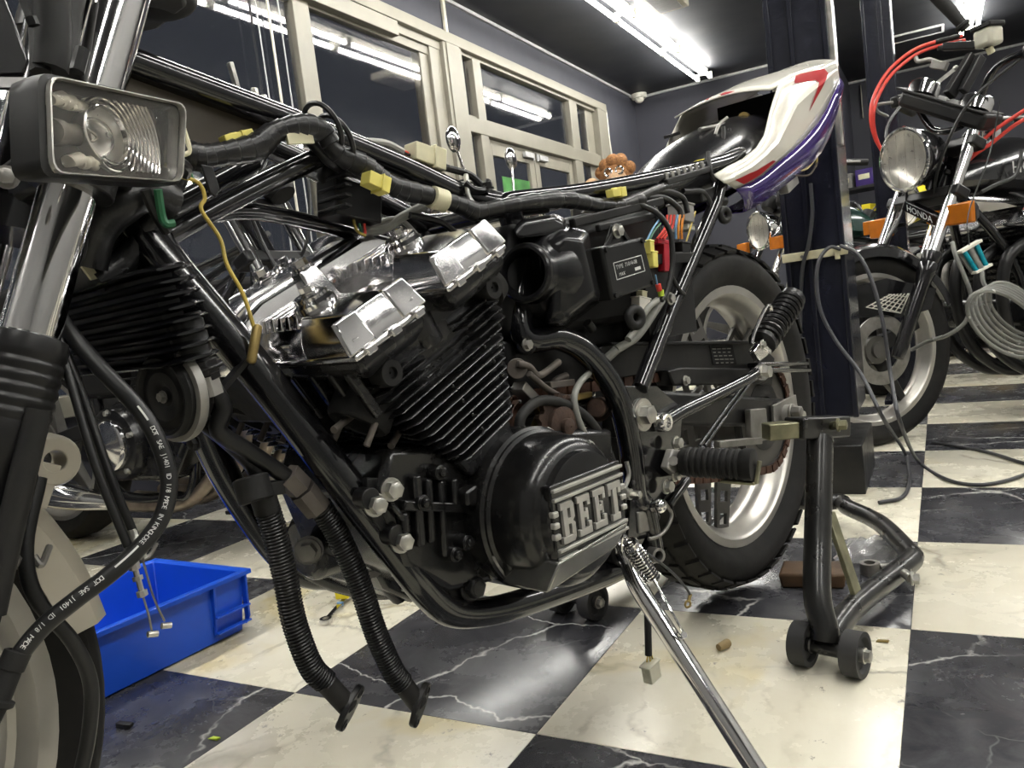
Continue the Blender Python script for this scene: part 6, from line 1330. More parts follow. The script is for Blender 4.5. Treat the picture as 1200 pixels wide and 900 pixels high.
# ------------------------------------------------------------------ the lift posts and the cables
P1 = (-.262, .78); 
LP = thing('lift_post', 'thick navy black lift column close behind the white tail cowl', 'column', (-.205, 1.0, 0))
def postm(w_, d_, h_, lipw=.02):
    m = MB(); m.box((0, 0, h_/2+.13), (w_, d_, h_)); return m
build('column', MB().box((0.0, 0, 1.50), (.135, .30, 2.6)), M['navy'], LP, .004)
for sx in (-1, 1):
    build('edge_channel', MB().box((sx*.067, -.148, 1.5), (.014, .02, 2.6)), M['navy'], LP, .003)
build('centre_rib', MB().box((-.012, -.153, 1.5), (.012, .012, 2.6)), M['navy'], LP, .002)
build('base_box', MB().box((0.0, -.01, .065), (.155, .33, .13)), M['black_satin'], LP, .003)
build('bright_rail', MB().box((.078, -.10, 1.85), (.012, .05, 1.9)), M['steel'], LP, .002)
st1 = thing('cable_band', 'cream strap clamped round the lift column above the paddock stand', 'band', (-.205, 1.0, 0))
za = YP(960, 299, .84).z
m = MB(); a_, b_ = YP(930, 302, .842), YP(1004, 291, .842); o0 = Vector((-.205, 1.0, 0)); m.bar(Vector((-.285, .84, a_.z))-o0, Vector((-.125, .84, b_.z))-o0, .006, .022); build('strap', m, M['ivory'], st1, .002)
m = MB(); q = YP(981, 296, .836)-o0; m.box(q, (.012, .012, .034)); build('buckle', m, M['ivory'], st1, .002)
m = MB(); q = YP(940, 301, .836)-o0; m.cyl(q, q-V(0, .006, 0), .004, n=12); build('rivet', m, M['dull_steel'], st1)
L2 = thing('lift_post', 'second navy black lift column, further back beside the red cables', 'column', (-.084, 2.4, 0))
build('column', MB().box((0, 0, 1.4), (.10, .22, 2.8)), M['navy'], L2, .004); build('edge_channel', MB().box((-.05, -.105, 1.4), (.012, .02, 2.8)), M['navy'], L2, .002); build('centre_rib', MB().box((.01, -.112, 1.4), (.018, .012, 2.8)), M['navy'], L2, .002); build('base_plate', MB().box((0, 0, .01), (.16, .26, .02)), M['navy'], L2, .002)
def cab(pts, r, name, label, mat='cable_grey', cat='cable'):
    m = MB(); m.tube(pts, r, 10, sub=8); o = build(name, m, M[mat]); return tag(o, label, cat)
cab([YP(950, 215, .835), YP(952, 250, .832), YP(948, 285, .829), YP(940, 320, .835), YP(938, 400, .835), YP(942, 480, .835), YP(955, 540, .835), YP(975, 562, .86), G(990, 570, .012)], .0048, 'power_cable', 'dark grey cable running down the left side of the lift column')
cab([YP(985, 292, .825), YP(972, 290, .815), YP(960, 305, .80), YP(957, 330, .79), YP(962, 365, .78), YP(980, 400, .77), YP(1010, 440, .74), YP(1035, 490, .66), G(1060, 530, .03), G(1066, 560, .006), G(1058, 582, .006), G(1030, 589, .006)], .0048, 'power_cable', 'grey cable looping from the cream strap down to the cream tile')
cab([YP(985, 288, .83), YP(1005, 298, .80), YP(1022, 330, .78), YP(1035, 380, .76), YP(1044, 440, .74), YP(1055, 495, .64), G(1076, 540, .02), G(1110, 562, .006), G(1150, 568, .006), G(1190, 560, .006), G(1212, 548, .006), G(1190, 540, .006), G(1150, 528, .006), G(1093, 518, .006)], .0048, 'power_cable', 'long black cable curling over the tiles to its bare end at right')
o = None
# ------------------------------------------------------------------ other motorcycles in the workshop
def bike_parts(root, mp, o):
    """an upright roadster in its own frame: rear axle above the origin, x forward, right side is -y"""
    def A(name, mb, mat, parent=None, bevel=0.0, **kw): return build(name, mb, M[mat], parent or root, bevel, **kw)
    wb, R, rk = o.get('wb', 1.38), o.get('R', .315), o.get('rake', V(-.46, 0, .888))
    fc_ = V(wb, 0, R); rc = V(0, 0, R)
    for c, w_, nm in ((fc_, .095, 'front'), (rc, .125, 'rear')):
        if nm == 'rear' and o.get('no_rear'): continue
        wheel(root, c, R, R-.068, w_, 0, ('tyre', o.get('rimm', 'rim'), 'spoke'), 5)
        for i in range(5):
            a = 2*math.pi*i/5+.35; d = V(math.cos(a), 0, math.sin(a)); m = MB()
            m.loft([[c+d*.04+V(-d.z, 0, d.x)*s*.026+V(0, y, 0) for s, y in ((-1, -.02), (1, -.02), (1, .02), (-1, .02))], [c+d*(R-.10)+V(-d.z, 0, d.x)*s*.014+V(0, y, 0) for s, y in ((-1, -.010), (1, -.010), (1, .010), (-1, .010))]]); A('spoke', m, o.get('spokem', 'spoke'), None, .003)
        m = MB(); m.lathe(c+V(0, .062 if nm == 'front' else -.07, 0), Y_, [(.07, -.003), (.112, -.003), (.112, .003), (.07, .003)], 48, close=True); A('brake_disc', m, 'dull_steel')
    fa = rk.normalized(); hw = o.get('fw', .105)
    top = fc_+fa*(.72)
    for s in (1, -1):
        b_ = fc_+V(-.02, hw*s, 0)
        m = MB(); m.cyl(b_+fa*.30, b_+fa*.74, .0185, n=20); A('fork_stanchion', m, 'chrome')
        m = MB(); m.lathe(b_, fa, [(.001, -.03), (.018, -.028), (.022, 0), (.0225, .22), (.027, .25), (.029, .26), (.029, .285), (.026, .29), (.028, .30), (.028, .325), (.020, .33)], 22); A('fork_lower', m, o.get('forkm', 'black_gloss'))
    for t_ in (.53, .70):
        c = fc_+fa*t_+V(-.02, 0, 0); m = MB(); m.bar(c+V(-.012, -hw-.03, 0), c+V(-.012, hw+.03, 0), .055, .035, fa); A('fork_yoke', m, 'black_satin', None, .006)
    m = MB(); c = fc_+fa*.5+V(-.07, 0, 0); m.cyl(c, c+fa*.22, .032, n=20); A('headstock', m, 'black_gloss')
    haslamp = not o.get('no_lamp')
    hl = o.get('lamp', fc_+fa*.60+V(.10, 0, .0)); hd = V(1, 0, -.04).normalized()
    lo = root
    if haslamp: m = MB(); m.lathe(hl, -hd, [(.098, -.004), (.100, .0), (.097, .02), (.090, .06), (.068, .11), (.03, .14), (.001, .145)], 36); lo = A('headlamp_shell', m, o.get('lampm', 'black_gloss'))
    if haslamp: m = MB(); m.torus(hl+hd*.002, hd, .0985, .0075, 44, 8); A('headlamp_rim', m, o.get('lamprim', 'chrome'), lo)
    if haslamp: m = MB(); m.lathe(hl-hd*.045, hd, [(.001, 0), (.03, .004), (.06, .014), (.085, .032), (.094, .043)], 36); A('reflector', m, 'reflector', lo)
    if haslamp: m = MB(); m.lathe(hl+hd*.003, hd, [(.094, 0), (.075, .009), (.045, .015), (.001, .018), (.001, .015), (.045, .012), (.075, .006), (.094, -.003)], 36); A('lens', m, 'lens', lo)
    m = MB()
    for k in range(-4, 5): 
        h_ = math.sqrt(max(0, .085**2-(.018*k)**2)); m.bar(hl+hd*.012+V(0, .018*k, -h_), hl+hd*.012+V(0, .018*k, h_), .0012, .002, hd) if abs(k) < 5 and k % 2 else None
    if haslamp: A('lens_flute', m, 'lens', lo)
    for s in (1, -1):
        if not o.get('ind', True): break
        p = o.get('indp', fc_+fa*.52+V(.06, 0, -.01)); p = V(p.x, o.get('indy', .19)*s, p.z)
        m = MB(); m.cyl(V(p.x-.03, .10*s, p.z), V(p.x-.02, p.y-.03*s, p.z), .008, n=12); st = A('indicator_stem', m, 'black_satin')
        m = MB(); m.loft([[p+V(-.035, a*.03, b2*.018) for a, b2 in ((-1, -1), (1, -1), (1, 1), (-1, 1))], [p+V(.0, a*.048, b2*.033) for a, b2 in ((-1, -1), (1, -1), (1, 1), (-1, 1))]]); A('indicator_body', m, o.get('indm', 'black_satin'), st, .006)
        m = MB(); m.loft([[p+V(.0, a*.049, b2*.034) for a, b2 in ((-1, -1), (1, -1), (1, 1), (-1, 1))], [p+V(.022, a*.047, b2*.032) for a, b2 in ((-1, -1), (1, -1), (1, 1), (-1, 1))]]); A('indicator_lens', m, 'orange_lens', st, .005)
    g = fc_+fa*.76+V(.03, 0, .02); ga = V(-.55, 0, .83).normalized()
    for s in (1, -1):
        if o.get('gauges') is False: break
        q = g+V(0, .065*s, 0); m = MB(); m.lathe(q, ga, [(.001, -.055), (.035, -.055), (.046, -.03), (.05, 0), (.05, .012), (.046, .016), (.044, .013), (.001, .013)], 28); A('gauge', m, 'chrome' if o.get('gchrome') else 'plastic')
    m = MB(); hb = fc_+fa*.74+V(-.06, 0, .03); hh = o.get('barh', .13)
    m.tube([hb+V(-.20, .36, hh-.02), hb+V(-.07, .30, hh), hb+V(-.01, .17, hh*.9), hb+V(0, .07, .02), hb+V(0, -.07, .02), hb+V(-.01, -.17, hh*.9), hb+V(-.07, -.30, hh), hb+V(-.20, -.36, hh-.02)], .0112, 12); hbo = A('handlebar', m, o.get('barm', 'black_gloss'))
    for s in (1, -1):
        m = MB(); m.cyl(hb+V(-.20, .36*s, hh-.02), hb+V(-.09, .31*s, hh-.003), .0165, n=16); A('grip', m, 'rubber', hbo)
        m = MB(); m.tube([hb+V(-.03, .27*s, hh), hb+V(.02, .30*s, hh), hb+V(-.04, .36*s, hh-.01), hb+V(-.12, .40*s, hh-.02)], .006, 8); A('lever', m, 'grey_alloy', hbo)
        m = MB(); m.box(hb+V(-.05, .265*s, hh), (.05, .04, .04)); A('switch_box', m, 'plastic', hbo, .006)
    if o.get('mirrors'):
        for s in (1, -1):
            q = hb+V(-.04, .25*s, hh); e = q+V(-.02, .06*s, .18); m = MB(); m.cyl(q, e, .005, n=10); mo = A('mirror_stem', m, 'chrome')
            m = MB(); m.sphere(e, (.022, .055, .055), 20, 10); A('mirror', m, 'chrome', mo)
    # frame, tank, seat, tail
    hs = fc_+fa*.60+V(-.075, 0, 0)
    for s in (1, -1):
        m = MB(); m.tube([hs, V(hs.x-.16, .10*s, .55), V(.80, .13*s, .22), V(.70, .13*s, .18), V(.45, .13*s, .20), V(.42, .12*s, .45), V(.40, .10*s, .70)], .0155, 10); A('frame_tube', m, 'black_gloss')
        m = MB(); m.tube([hs, V(.75, .06*s, .78), V(.40, .10*s, .72), V(-.15, .11*s, .76), V(-.3, .09*s, .79)], .0125, 10); A('frame_rail', m, 'black_gloss')
        m = MB(); m.bar(V(.44, .11*s, .40), V(0, .115*s, R), .03, .045); A('swing_arm', m, 'black_satin', None, .005)
        m = MB(); m.spring(V(.06, .15*s, .42), V(.17, .14*s, .68), .026, .0055, 9, 6, 12); A('shock_spring', m, 'chrome')
        m = MB(); m.cyl(V(.04, .15*s, .36), V(.19, .14*s, .73), .012, n=12); A('shock_rod', m, 'chrome')
    if not o.get('no_tank'):
        rg = []; tx0, tx1 = .50, 1.03
        for i in range(15):
            t = i/14; x = tx0+(tx1-tx0)*t; w_ = .055+.085*math.sin(math.pi*min(1, (t+.10)/1.12))**.7; h_ = .05+.12*math.sin(math.pi*min(1, (t+.16)/1.2))**.8; z0 = .765+.06*t
            rg.append([V(x, w_*math.cos(a)*(1 if math.sin(a) > -.2 else .9), z0+(h_ if math.sin(a) > 0 else .045)*math.sin(a)) for a in [2*math.pi*k/20 for k in range(20)]])
        m = MB().loft(rg); tk = A('tank', m, o.get('tankm', 'black_gloss'))
        m = MB(); m.cyl(V(.80, 0, .955), V(.80, 0, .99), .03, n=20); A('fuel_cap', m, 'chrome', tk)
    rg = []
    for i in range(9):
        t = i/8; x = .50-.72*t; h_ = .045+.035*math.sin(math.pi*t)**.5; w_ = .10+.03*math.sin(math.pi*min(1, t*1.1)); rg.append([V(x, -w_, .77), V(x, -w_, .77+h_*.7), V(x, -w_*.8, .77+h_), V(x, w_*.8, .77+h_), V(x, w_, .77+h_*.7), V(x, w_, .77)])
    if not o.get('no_seat'):
        m = MB().loft(rg); A('seat', m, 'rubber', None, .008)
        m = MB(); m.loft([[V(-.20, -.09, .74), V(-.20, .09, .74), V(-.20, .08, .85), V(-.20, -.08, .85)], [V(-.40, -.06, .80), V(-.40, .06, .80), V(-.40, .055, .86), V(-.40, -.055, .86)]]); A('tail_cowl', m, o.get('tankm', 'black_gloss'), None, .015)
    # engine
    m = side([(.87, .42), (.88, .34), (.80, .24), (.50, .24), (.46, .30), (.48, .42), (.60, .46), (.78, .46)], -.20, .20); m2 = A('crankcase', m, o.get('engm', 'case_black'), None, .015)
    for k in range(9):
        t = k/8; z = .46+.17*t; m = MB(); x0 = .70+.06*t; m.box(V(x0, 0, z), (.20, .36, .005)); A('cooling_fin', m, o.get('finm', 'fin_black'), m2, .001)
    m = MB(); m.loft([[V(.62, -.16, .45), V(.79, -.16, .45), V(.79, .16, .45), V(.62, .16, .45)], [V(.68, -.16, .65), V(.85, -.16, .65), V(.85, .16, .65), V(.68, .16, .65)]]); A('cylinder_block', m, o.get('finm', 'fin_black'), m2, .004)
    m = MB(); m.loft([[V(.65, -.18, .65), V(.87, -.18, .65), V(.87, .18, .65), V(.65, .18, .65)], [V(.68, -.16, .72), V(.86, -.16, .72), V(.86, .16, .72), V(.68, .16, .72)]]); A('head_cover', m, o.get('headm', 'polished'), m2, .02, seg=3)
    for s in (1, -1):
        c = V(.62 if s < 0 else .66, .20*s, .35); m = MB(); m.lathe(c, V(0, s, 0), [(.105, -.02), (.105, .015), (.098, .03), (.075, .036), (.07, .036)], 36); cv = A('side_cover', m, o.get('engm', 'case_black'), m2)
        m = MB(); m.lathe(c, V(0, s, 0), [(.070, .034), (.069, .044), (.060, .050), (.02, .052), (.012, .056), (.001, .056)], 36); A('cover_disc', m, o.get('discm', 'polished'), cv)
        for k in range(5):
            a = 2*math.pi*k/5+.3; q = c+V(.088*math.cos(a), .028*s, .088*math.sin(a)); m = MB(); m.hexhead(q, V(0, s, 0), .008, .012); A('cover_bolt', m, 'steel', cv)
    for k, y in enumerate((.14, .05, -.05, -.14)):
        m = MB(); m.tube([V(.85, y, .60), V(.93, y, .55), V(.95, y*.95, .42), V(.90, y*.9, .27), V(.76, y*.9, .165), V(.60, y*.9, .15), V(.42, y*.9, .155)], .019, 14, sub=8); A('exhaust_pipe', m, o.get('pipem', 'dull_steel'))
    for s in ((1, -1) if not o.get('no_muffler') else ()):
        m = MB(); m.tube([V(.42, .13*s, .16), V(.25, .17*s, .19), V(-.15, .20*s, .26), V(-.35, .21*s, .30)], lambda t: .024+.022*min(1, t*2.5), 18); A('silencer', m, 'chrome')
    # mudguards
    def guard(c, a0, a1, R_, w_, mat, nm):
        rg = []
        for i in range(17):
            a = math.radians(a0+(a1-a0)*i/16); rg.append([c+V(math.cos(a)*(R_+dz), y, math.sin(a)*(R_+dz)) for y, dz in ((-w_, -.04), (-w_*.95, -.012), (-w_*.6, .004), (0, .010), (w_*.6, .004), (w_*.95, -.012), (w_, -.04), (w_*.96, -.04), (w_*.9, -.014), (0, .006), (-w_*.9, -.014), (-w_*.96, -.04))])
        m = MB().loft(rg); return A(nm, m, mat)
    if o.get('guard'): guard(fc_, 28, 158, R+.022, .065, o['guard'], 'front_mudguard')
    guard(rc, 40, 150, R+.03, .08, 'black_gloss', 'rear_mudguard')
    m = MB(); m.tube([V(.48, .15, .22), V(.44, .30, .012)], .011, 10, sp=False); m.box(V(.43, .305, .006), (.06, .03, .012)); A('side_stand', m, 'black_satin')
    m = MB(); m.tube([V(.62, -.06, .56), V(.52, -.06, .56)], .03, 14, sp=False); m.box(V(.46, 0, .57), (.16, .28, .2)); A('airbox', m, 'plastic', None, .02)
    if not o.get('noload'):
        m = MB(); m.tube([hs+V(.02, .03, .02), hs+V(-.1, .07, -.03), V(.7, .08, .73), V(.5, .08, .70)], .008, 8); m.tube([hb+V(-.05, .24, hh), hb+V(.12, .16, .03), hs+V(.10, .06, -.05), hs+V(-.1, .06, -.02)], .005, 8); m.tube([hb+V(-.05, -.24, hh), hb+V(.13, -.15, .03), hs+V(.10, -.06, -.05), fc_+V(-.05, -.08, .2)], .0055, 8); A('control_cables', m, 'wire_black')
    return fc_, fa, hb, hh
# ---- the Honda on the right
hh_ = .80; fcw = Vector((-.148, 1.46, 0)); hf = Vector((-math.cos(hh_), -math.sin(hh_), 0))
HBF = Frame(fcw-hf*1.38, hh_)
def HK(u, v, y): return HBF.K(u, v, y)
HN_ = thing('motorcycle', 'black motorcycle with round headlamp, red cables and amber indicators at the right edge', 'motorcycle', mat=HBF.mat())
lampc = HK(1060, 187, .0)
fcH, faH, hbH, hhH = bike_parts(HN_, None, dict(fw=.118, lamp=lampc, indp=HK(1128, 250, .165), indy=.165, guard='black_gloss', gchrome=True, rimm='rim', rake=V(-.475, 0, .88), gauges=False, engm='case_black', barh=.17, spokem='black_satin', pipem='black_satin'))
def Ah(name, mb, mat, parent=None, bevel=0.0): return build(name, mb, M[mat], parent or HN_, bevel)
m = MB(); m.loft([[HK(1063, 108, .06+.0), HK(1166, 138, .06), HK(1160, 156, .06), HK(1066, 128, .06)], [p+V(.02, -.02, 0) for p in (HK(1063, 108, .0), HK(1166, 138, .0), HK(1160, 156, .0), HK(1066, 128, .0))]]) if False else None
g0, g1 = HK(1082, 116, -.075), HK(1143, 134, .085); gx = (g1-g0).normalized()
m = MB(); m.bar(g0-gx*.06+V(0, 0, -.012), g1+gx*.06+V(0, 0, -.012), .12, .055); GP = Ah('gauge_panel', m, 'plastic', None, .014)
m = MB(); m.bar(g0-gx*.065+V(0, 0, .018), g1+gx*.065+V(0, 0, .018), .13, .008); Ah('panel_lip', m, 'rubber', GP, .003)
for q in (g0, g1):
    ga = V(-.45, 0, .9).normalized(); m = MB(); m.lathe(q+V(0, 0, .02), ga, [(.050, -.02), (.052, .015), (.050, .026), (.046, .03), (.043, .026), (.001, .026)], 32); go = Ah('gauge', m, 'chrome', GP)
    m = MB(); m.lathe(q+V(0, 0, .02), ga, [(.042, .0275), (.001, .0275)], 32); Ah('gauge_face', m, 'black_and_shade', go)
p = HK(1158, 44, .06)
m = MB(); m.box(p, (.06, .07, .06)); RS = Ah('fluid_reservoir', m, 'clear_dirty', None, .012)
m = MB(); m.box(p+V(0, 0, .035), (.066, .078, .016)); Ah('reservoir_cap', m, 'plastic', RS, .004)
m = MB(); m.cyl(p+V(0, 0, -.03), p+V(-.01, 0, -.05), .012, n=14); Ah('reservoir_neck', m, 'ivory', RS)
m = MB(); m.bar(HK(1112, 112, .02), HK(1140, 66, .03), .04, .026, Y_); m.bar(HK(1128, 108, .05), HK(1150, 66, .06), .03, .022, Y_); m.bar(HK(1105, 55, -.06), HK(1160, 52, .06), .03, .025); Ah('handlebar_riser', m, 'black_satin', None, .004)
m = MB(); m.tube([HK(1105, 76, -.14), HK(1090, 70, -.16), HK(1076, 72, -.19), HK(1073, 67, -.20)], .008, 10); m.bar(HK(1092, 75, -.14), HK(1110, 78, -.10), .03, .028); Ah('brake_lever', m, 'grey_alloy', None, .002)
m = MB(); m.bar(HK(1100, 96, -.05), HK(1120, 80, -.02), .012, .012); m.sphere(HK(1120, 80, -.02), .010, 12, 8); Ah('adjuster_screw', m, 'steel')
m = MB(); m.cyl(HK(1095, -8, -.28), HK(1132, 34, -.22), .026, .018, n=18); m.lathe(HK(1126, 28, -.23), HK(1132, 34, -.22)-HK(1095, -8, -.28), [(.021, 0), (.027, .004), (.027, .012), (.018, .02)], 18); Ah('throttle_grip', m, 'rubber')
rc1 = [(1128, 42, -.12), (1100, 48, -.16), (1072, 58, -.20), (1046, 78, -.22), (1030, 100, -.23), (1021, 125, -.23), (1022, 150, -.23), (1031, 172, -.23), (1046, 184, -.22)]
for k, (dx, dy) in enumerate(((0, 0), (3, 5))):
    m = MB(); m.tube([HK(u+dx, v+dy, y) for u, v, y in rc1], .0062, 10); Ah('throttle_cable', m, 'wire_red')
    m = MB(); m.tube([HK(1212+dx, 122+dy*2, .2), HK(1190, 136+dy*2, .17), HK(1160+dx, 157+dy*2, .12), HK(1138, 180+dy, .08), HK(1120, 204+dy*.6, .04), HK(1112, 218, .01)], .0062, 10); Ah('clutch_cable', m, 'wire_red')
    m = MB(); m.cyl(HK(1096+dx, 49+dy*1.5, -.165), HK(1124+dx, 42+dy*1.5, -.125), .008, n=12); Ah('cable_boot', m, 'rubber')
# lattice panel on the mudguard flank
c4 = [HK(1015, 360, .068), HK(1041, 345, .068), HK(1065, 344, .068), HK(1055, 367, .068)]
fp = MB(); 
def lat(s, t): return c4[0].lerp(c4[3], s).lerp(c4[1].lerp(c4[2], s), t)
m = MB(); fl4 = [HK(1000, 336, .067), HK(1040, 326, .067), HK(1098, 338, .067), HK(1092, 362, .067), HK(1060, 372, .067), HK(1008, 372, .067)]; m.prism([p-Y_*.006 for p in fl4], V(0, .004, 0)); Ah('mudguard_flank', m, 'black_gloss', None, .001)
m = MB(); m.prism([p-Y_*.004 for p in c4], V(0, .003, 0)); LPn = Ah('lattice_panel', m, 'black_satin')
for k in range(7):
    m = MB(); t = k/6; m.bar(lat(t, 0)+Y_*.001, lat(min(1, t+.12), 1)+Y_*.001, .0022, .004, Y_); Ah('lattice_bar', m, 'white_pl', LPn)
for k in range(6):
    m = MB(); t = k/5; m.bar(lat(0, t)+Y_*.0015, lat(1, max(0, t-.18) if k else 0)+Y_*.0015, .0022, .004, Y_); Ah('lattice_bar', m, 'white_pl', LPn)
def ht(txt, p, ux_, uy_, size): 
    cu = flat_text(HN_, p, ux_, uy_, txt, size, 'ink_white')
bb0, bb1 = HK(1062, 240, -.05), HK(1108, 262, .09); bd = (bb1-bb0).normalized()
ht('HONDA', bb0+bd*.02+V(.0185, 0, -.010), bd, V(0, 0, 1), .029)
ht('HONDA', HK(1186, 203, .155), V(-1, .08, .0).normalized(), V(0, 0, 1), .055)
m = MB(); m.bar(bb0, bb1, .034, .034); Ah('fork_badge_bar', m, 'black_gloss', None, .004)
m = MB(); m.tube([HK(1198, 175, .16), HK(1190, 205, .17), HK(1170, 215, .17), HK(1150, 225, .16)], .006, 8); Ah('clutch_hose', m, 'wire_black')

# ---- motorcycles standing behind
def parked(name, label, fcx, fcy, h, **o):
    f = Vector((-math.cos(h), -math.sin(h), 0)); F_ = Frame(Vector((fcx, fcy, 0))-f*1.38, h)
    t = thing(name, label, 'motorcycle', mat=F_.mat(), group=None); bike_parts(t, None, o); return t, F_
cw = D(125, 505, 2.15)
bx = cw.x+.76; by = cw.y+.24
parked('motorcycle', 'black motorcycle with polished engine disc and rusty header pipes behind the blue crate', bx, by, math.pi, engm='case_black', pipem='rust_pipe', tankm='black_gloss', mirrors=False, lampm='chrome', indm='white_pl', barm='black_gloss', forkm='black_satin', no_tank=True, ind=False, no_lamp=True)
parked('motorcycle', 'motorcycle by the windows, half hidden behind the polished cam cover', bx-.12, by+.85, math.pi+.05, tankm='black_gloss', lampm='chrome', mirrors=False, guard='chrome', indm='chrome')
parked('motorcycle', 'motorcycle with round mirrors in front of the door, seen over the seat rail', bx-.05, by+1.65, math.pi+.1, tankm='tank_green', mirrors=True, lampm='chrome')
LAT = Vector((math.sin(hh_), -math.cos(hh_), 0))
def lane(k, back): p = fcw-LAT*(.8*k)-hf*back; return p.x, p.y
parked('motorcycle', 'motorcycle with white front mudguard directly behind the black one with red cables', *lane(1, .78), .80, tankm='white_gloss', guard='white_gloss', lampm='yellow', forkm='grey_alloy', rimm='rim')
parked('motorcycle', 'dark green motorcycle between the rear tyre and the thick lift column', *lane(2, .58), .80, tankm='tank_green', guard='chrome', lampm='chrome', forkm='grey_alloy', indy=.15)
parked('motorcycle', 'chrome forked motorcycle glimpsed between the two lift columns', *lane(4, 2.55), .80, tankm='black_gloss', guard='chrome', lampm='chrome', forkm='grey_alloy')
# ---- carburettor balancer with its coil of clear hose, hung from the handlebar of the right-hand motorcycle
CB = thing('carburettor_balancer', 'white framed balancer with two teal tubes and clear hoses hanging beside the black motorcycle', 'tool', mat=HBF.mat())
def Ac(name, mb, mat, parent=None, bevel=0.0): return build(name, mb, M[mat], parent or CB, bevel)
yb = .30
cA, cB_, cC, cD_ = HK(1124, 296, yb), HK(1148, 282, yb), HK(1160, 310, yb), HK(1141, 320, yb)
for a, b_ in ((cA, cB_), (cC, cD_)):
    m = MB(); m.bar(a, b_, .02, .008); Ac('frame_bar', m, 'white_pl', None, .001)
m = MB(); m.loft([[cA-Y_*.012, cB_-Y_*.012, cC-Y_*.012, cD_-Y_*.012], [cA-Y_*.006, cB_-Y_*.006, cC-Y_*.006, cD_-Y_*.006]]); Ac('backing_plate', m, 'grey_alloy')
for t in (.2, .45, .8):
    m = MB(); m.cyl(cA.lerp(cB_, t), cD_.lerp(cC, t), .0065 if t != .45 else .009, n=14); Ac('gauge_tube', m, 'teal' if t != .45 else 'grey_alloy')
m = MB(); m.tube([cA.lerp(cB_, .5), HK(1135, 250, yb-.02), HK(1160, 180, .25), HK(1172, 118, .26)], .0018, 6); Ac('hanging_cord', m, 'wire_black')
m = MB(); m.tube([HK(1116, 284, yb-.02), HK(1120, 300, yb), HK(1132, 328, yb+.02), HK(1138, 350, yb+.02), HK(1132, 376, yb+.01), HK(1112, 392, yb-.02), HK(1088, 400, yb-.10), HK(1068, 410, yb-.16)], .0062, 10); Ac('clear_hose', m, 'vinyl_hose')
for k in range(6):
    m = MB(); cx, cy_ = 1190-2.4*k, 362+3.5*k; rx, ry = 34+2.6*k, 30+1.6*k; P_ = []
    for i in range(16):
        a = 2*math.pi*i/16; P_.append(HK(cx+rx*math.cos(a)*.9+ry*.35*math.sin(a), cy_+ry*math.sin(a)+8*math.cos(a), yb+.03+.012*k+.012*math.sin(a*2+k)))
    m.tube(P_, .0058, 10, closed=True, sub=4); Ac('hose_loop', m, 'vinyl_hose')
m = MB(); m.tube([cD_.lerp(cC, .5), HK(1152, 330, yb+.02), HK(1160, 345, yb+.03), HK(1158, 365, yb+.03)], .0062, 10); Ac('clear_hose', m, 'vinyl_hose')
# ---- clutter along the far side
def bxthing(name, label, cat, u0, v0, u1, v1, dep, thick, mat, bev=.004, floor=False):
    p0, p1 = D(u0, v1, dep), D(u1, v0, dep); w_ = abs((p1-p0).dot(RM[0])); z0 = 0.0 if floor else p0.z; h_ = p1.z-z0
    c = (p0+p1)/2; t = thing(name, label, cat, (c.x, c.y, z0), -.5)
    m = MB(); m.box((0, 0, h_/2), (w_, thick, h_)); build('body', m, M[mat], t, bev)
    return t, w_, h_
t, w_, h_ = bxthing('cardboard_box', 'brown cardboard box on the floor beyond the hanging hoses', 'box', 1104, 345, 1172, 396, 5.3, .4, 'card', .004, True)
m = MB(); m.box((0, -.201, h_*.5), (w_*.98, .004, .05)); build('tape_strip', m, M['ivory'], t); m = MB(); m.box((0, 0, h_+.003), (w_*1.02, .41, .006)); build('flap', m, M['card'], t)
# steel rack at the back, loaded with boxes and cans
rk0 = D(1090, 300, 7.7); RK = thing('storage_rack', 'dark steel rack at the far end of the shop, loaded with tins and boxes', 'rack', (rk0.x-.2, rk0.y+.3, 0), -.27)
for sx in (-.9, .9):
    for sy in (-.2, .2):
        m = MB(); m.box((sx, sy, .75), (.04, .04, 1.5)); build('post', m, M['black_satin'], RK, .002)
for z in (.25, .62, 1.0, 1.4):
    m = MB(); m.box((0, 0, z), (1.84, .44, .03)); build('shelf', m, M['black_satin'], RK, .002)
rm = Matrix.Translation((rk0.x-.2, rk0.y+.3, 0)) @ Matrix.Rotation(-.27, 4, 'Z')
rr_ = random.Random(11)
cols = ['pink', 'red_pl', 'white_pl', 'lime', 'card', 'blue_pl', 'yellow', 'grey_alloy', 'cap_red', 'tank_green', 'purple']
names = {'pink': 'pink', 'red_pl': 'red', 'white_pl': 'white', 'lime': 'lime green', 'card': 'brown', 'blue_pl': 'blue', 'yellow': 'yellow', 'grey_alloy': 'grey', 'cap_red': 'faded red', 'tank_green': 'dark green', 'purple': 'purple'}
lev = {.265: 'lowest', .635: 'second lowest', 1.015: 'second highest', 1.415: 'top'}
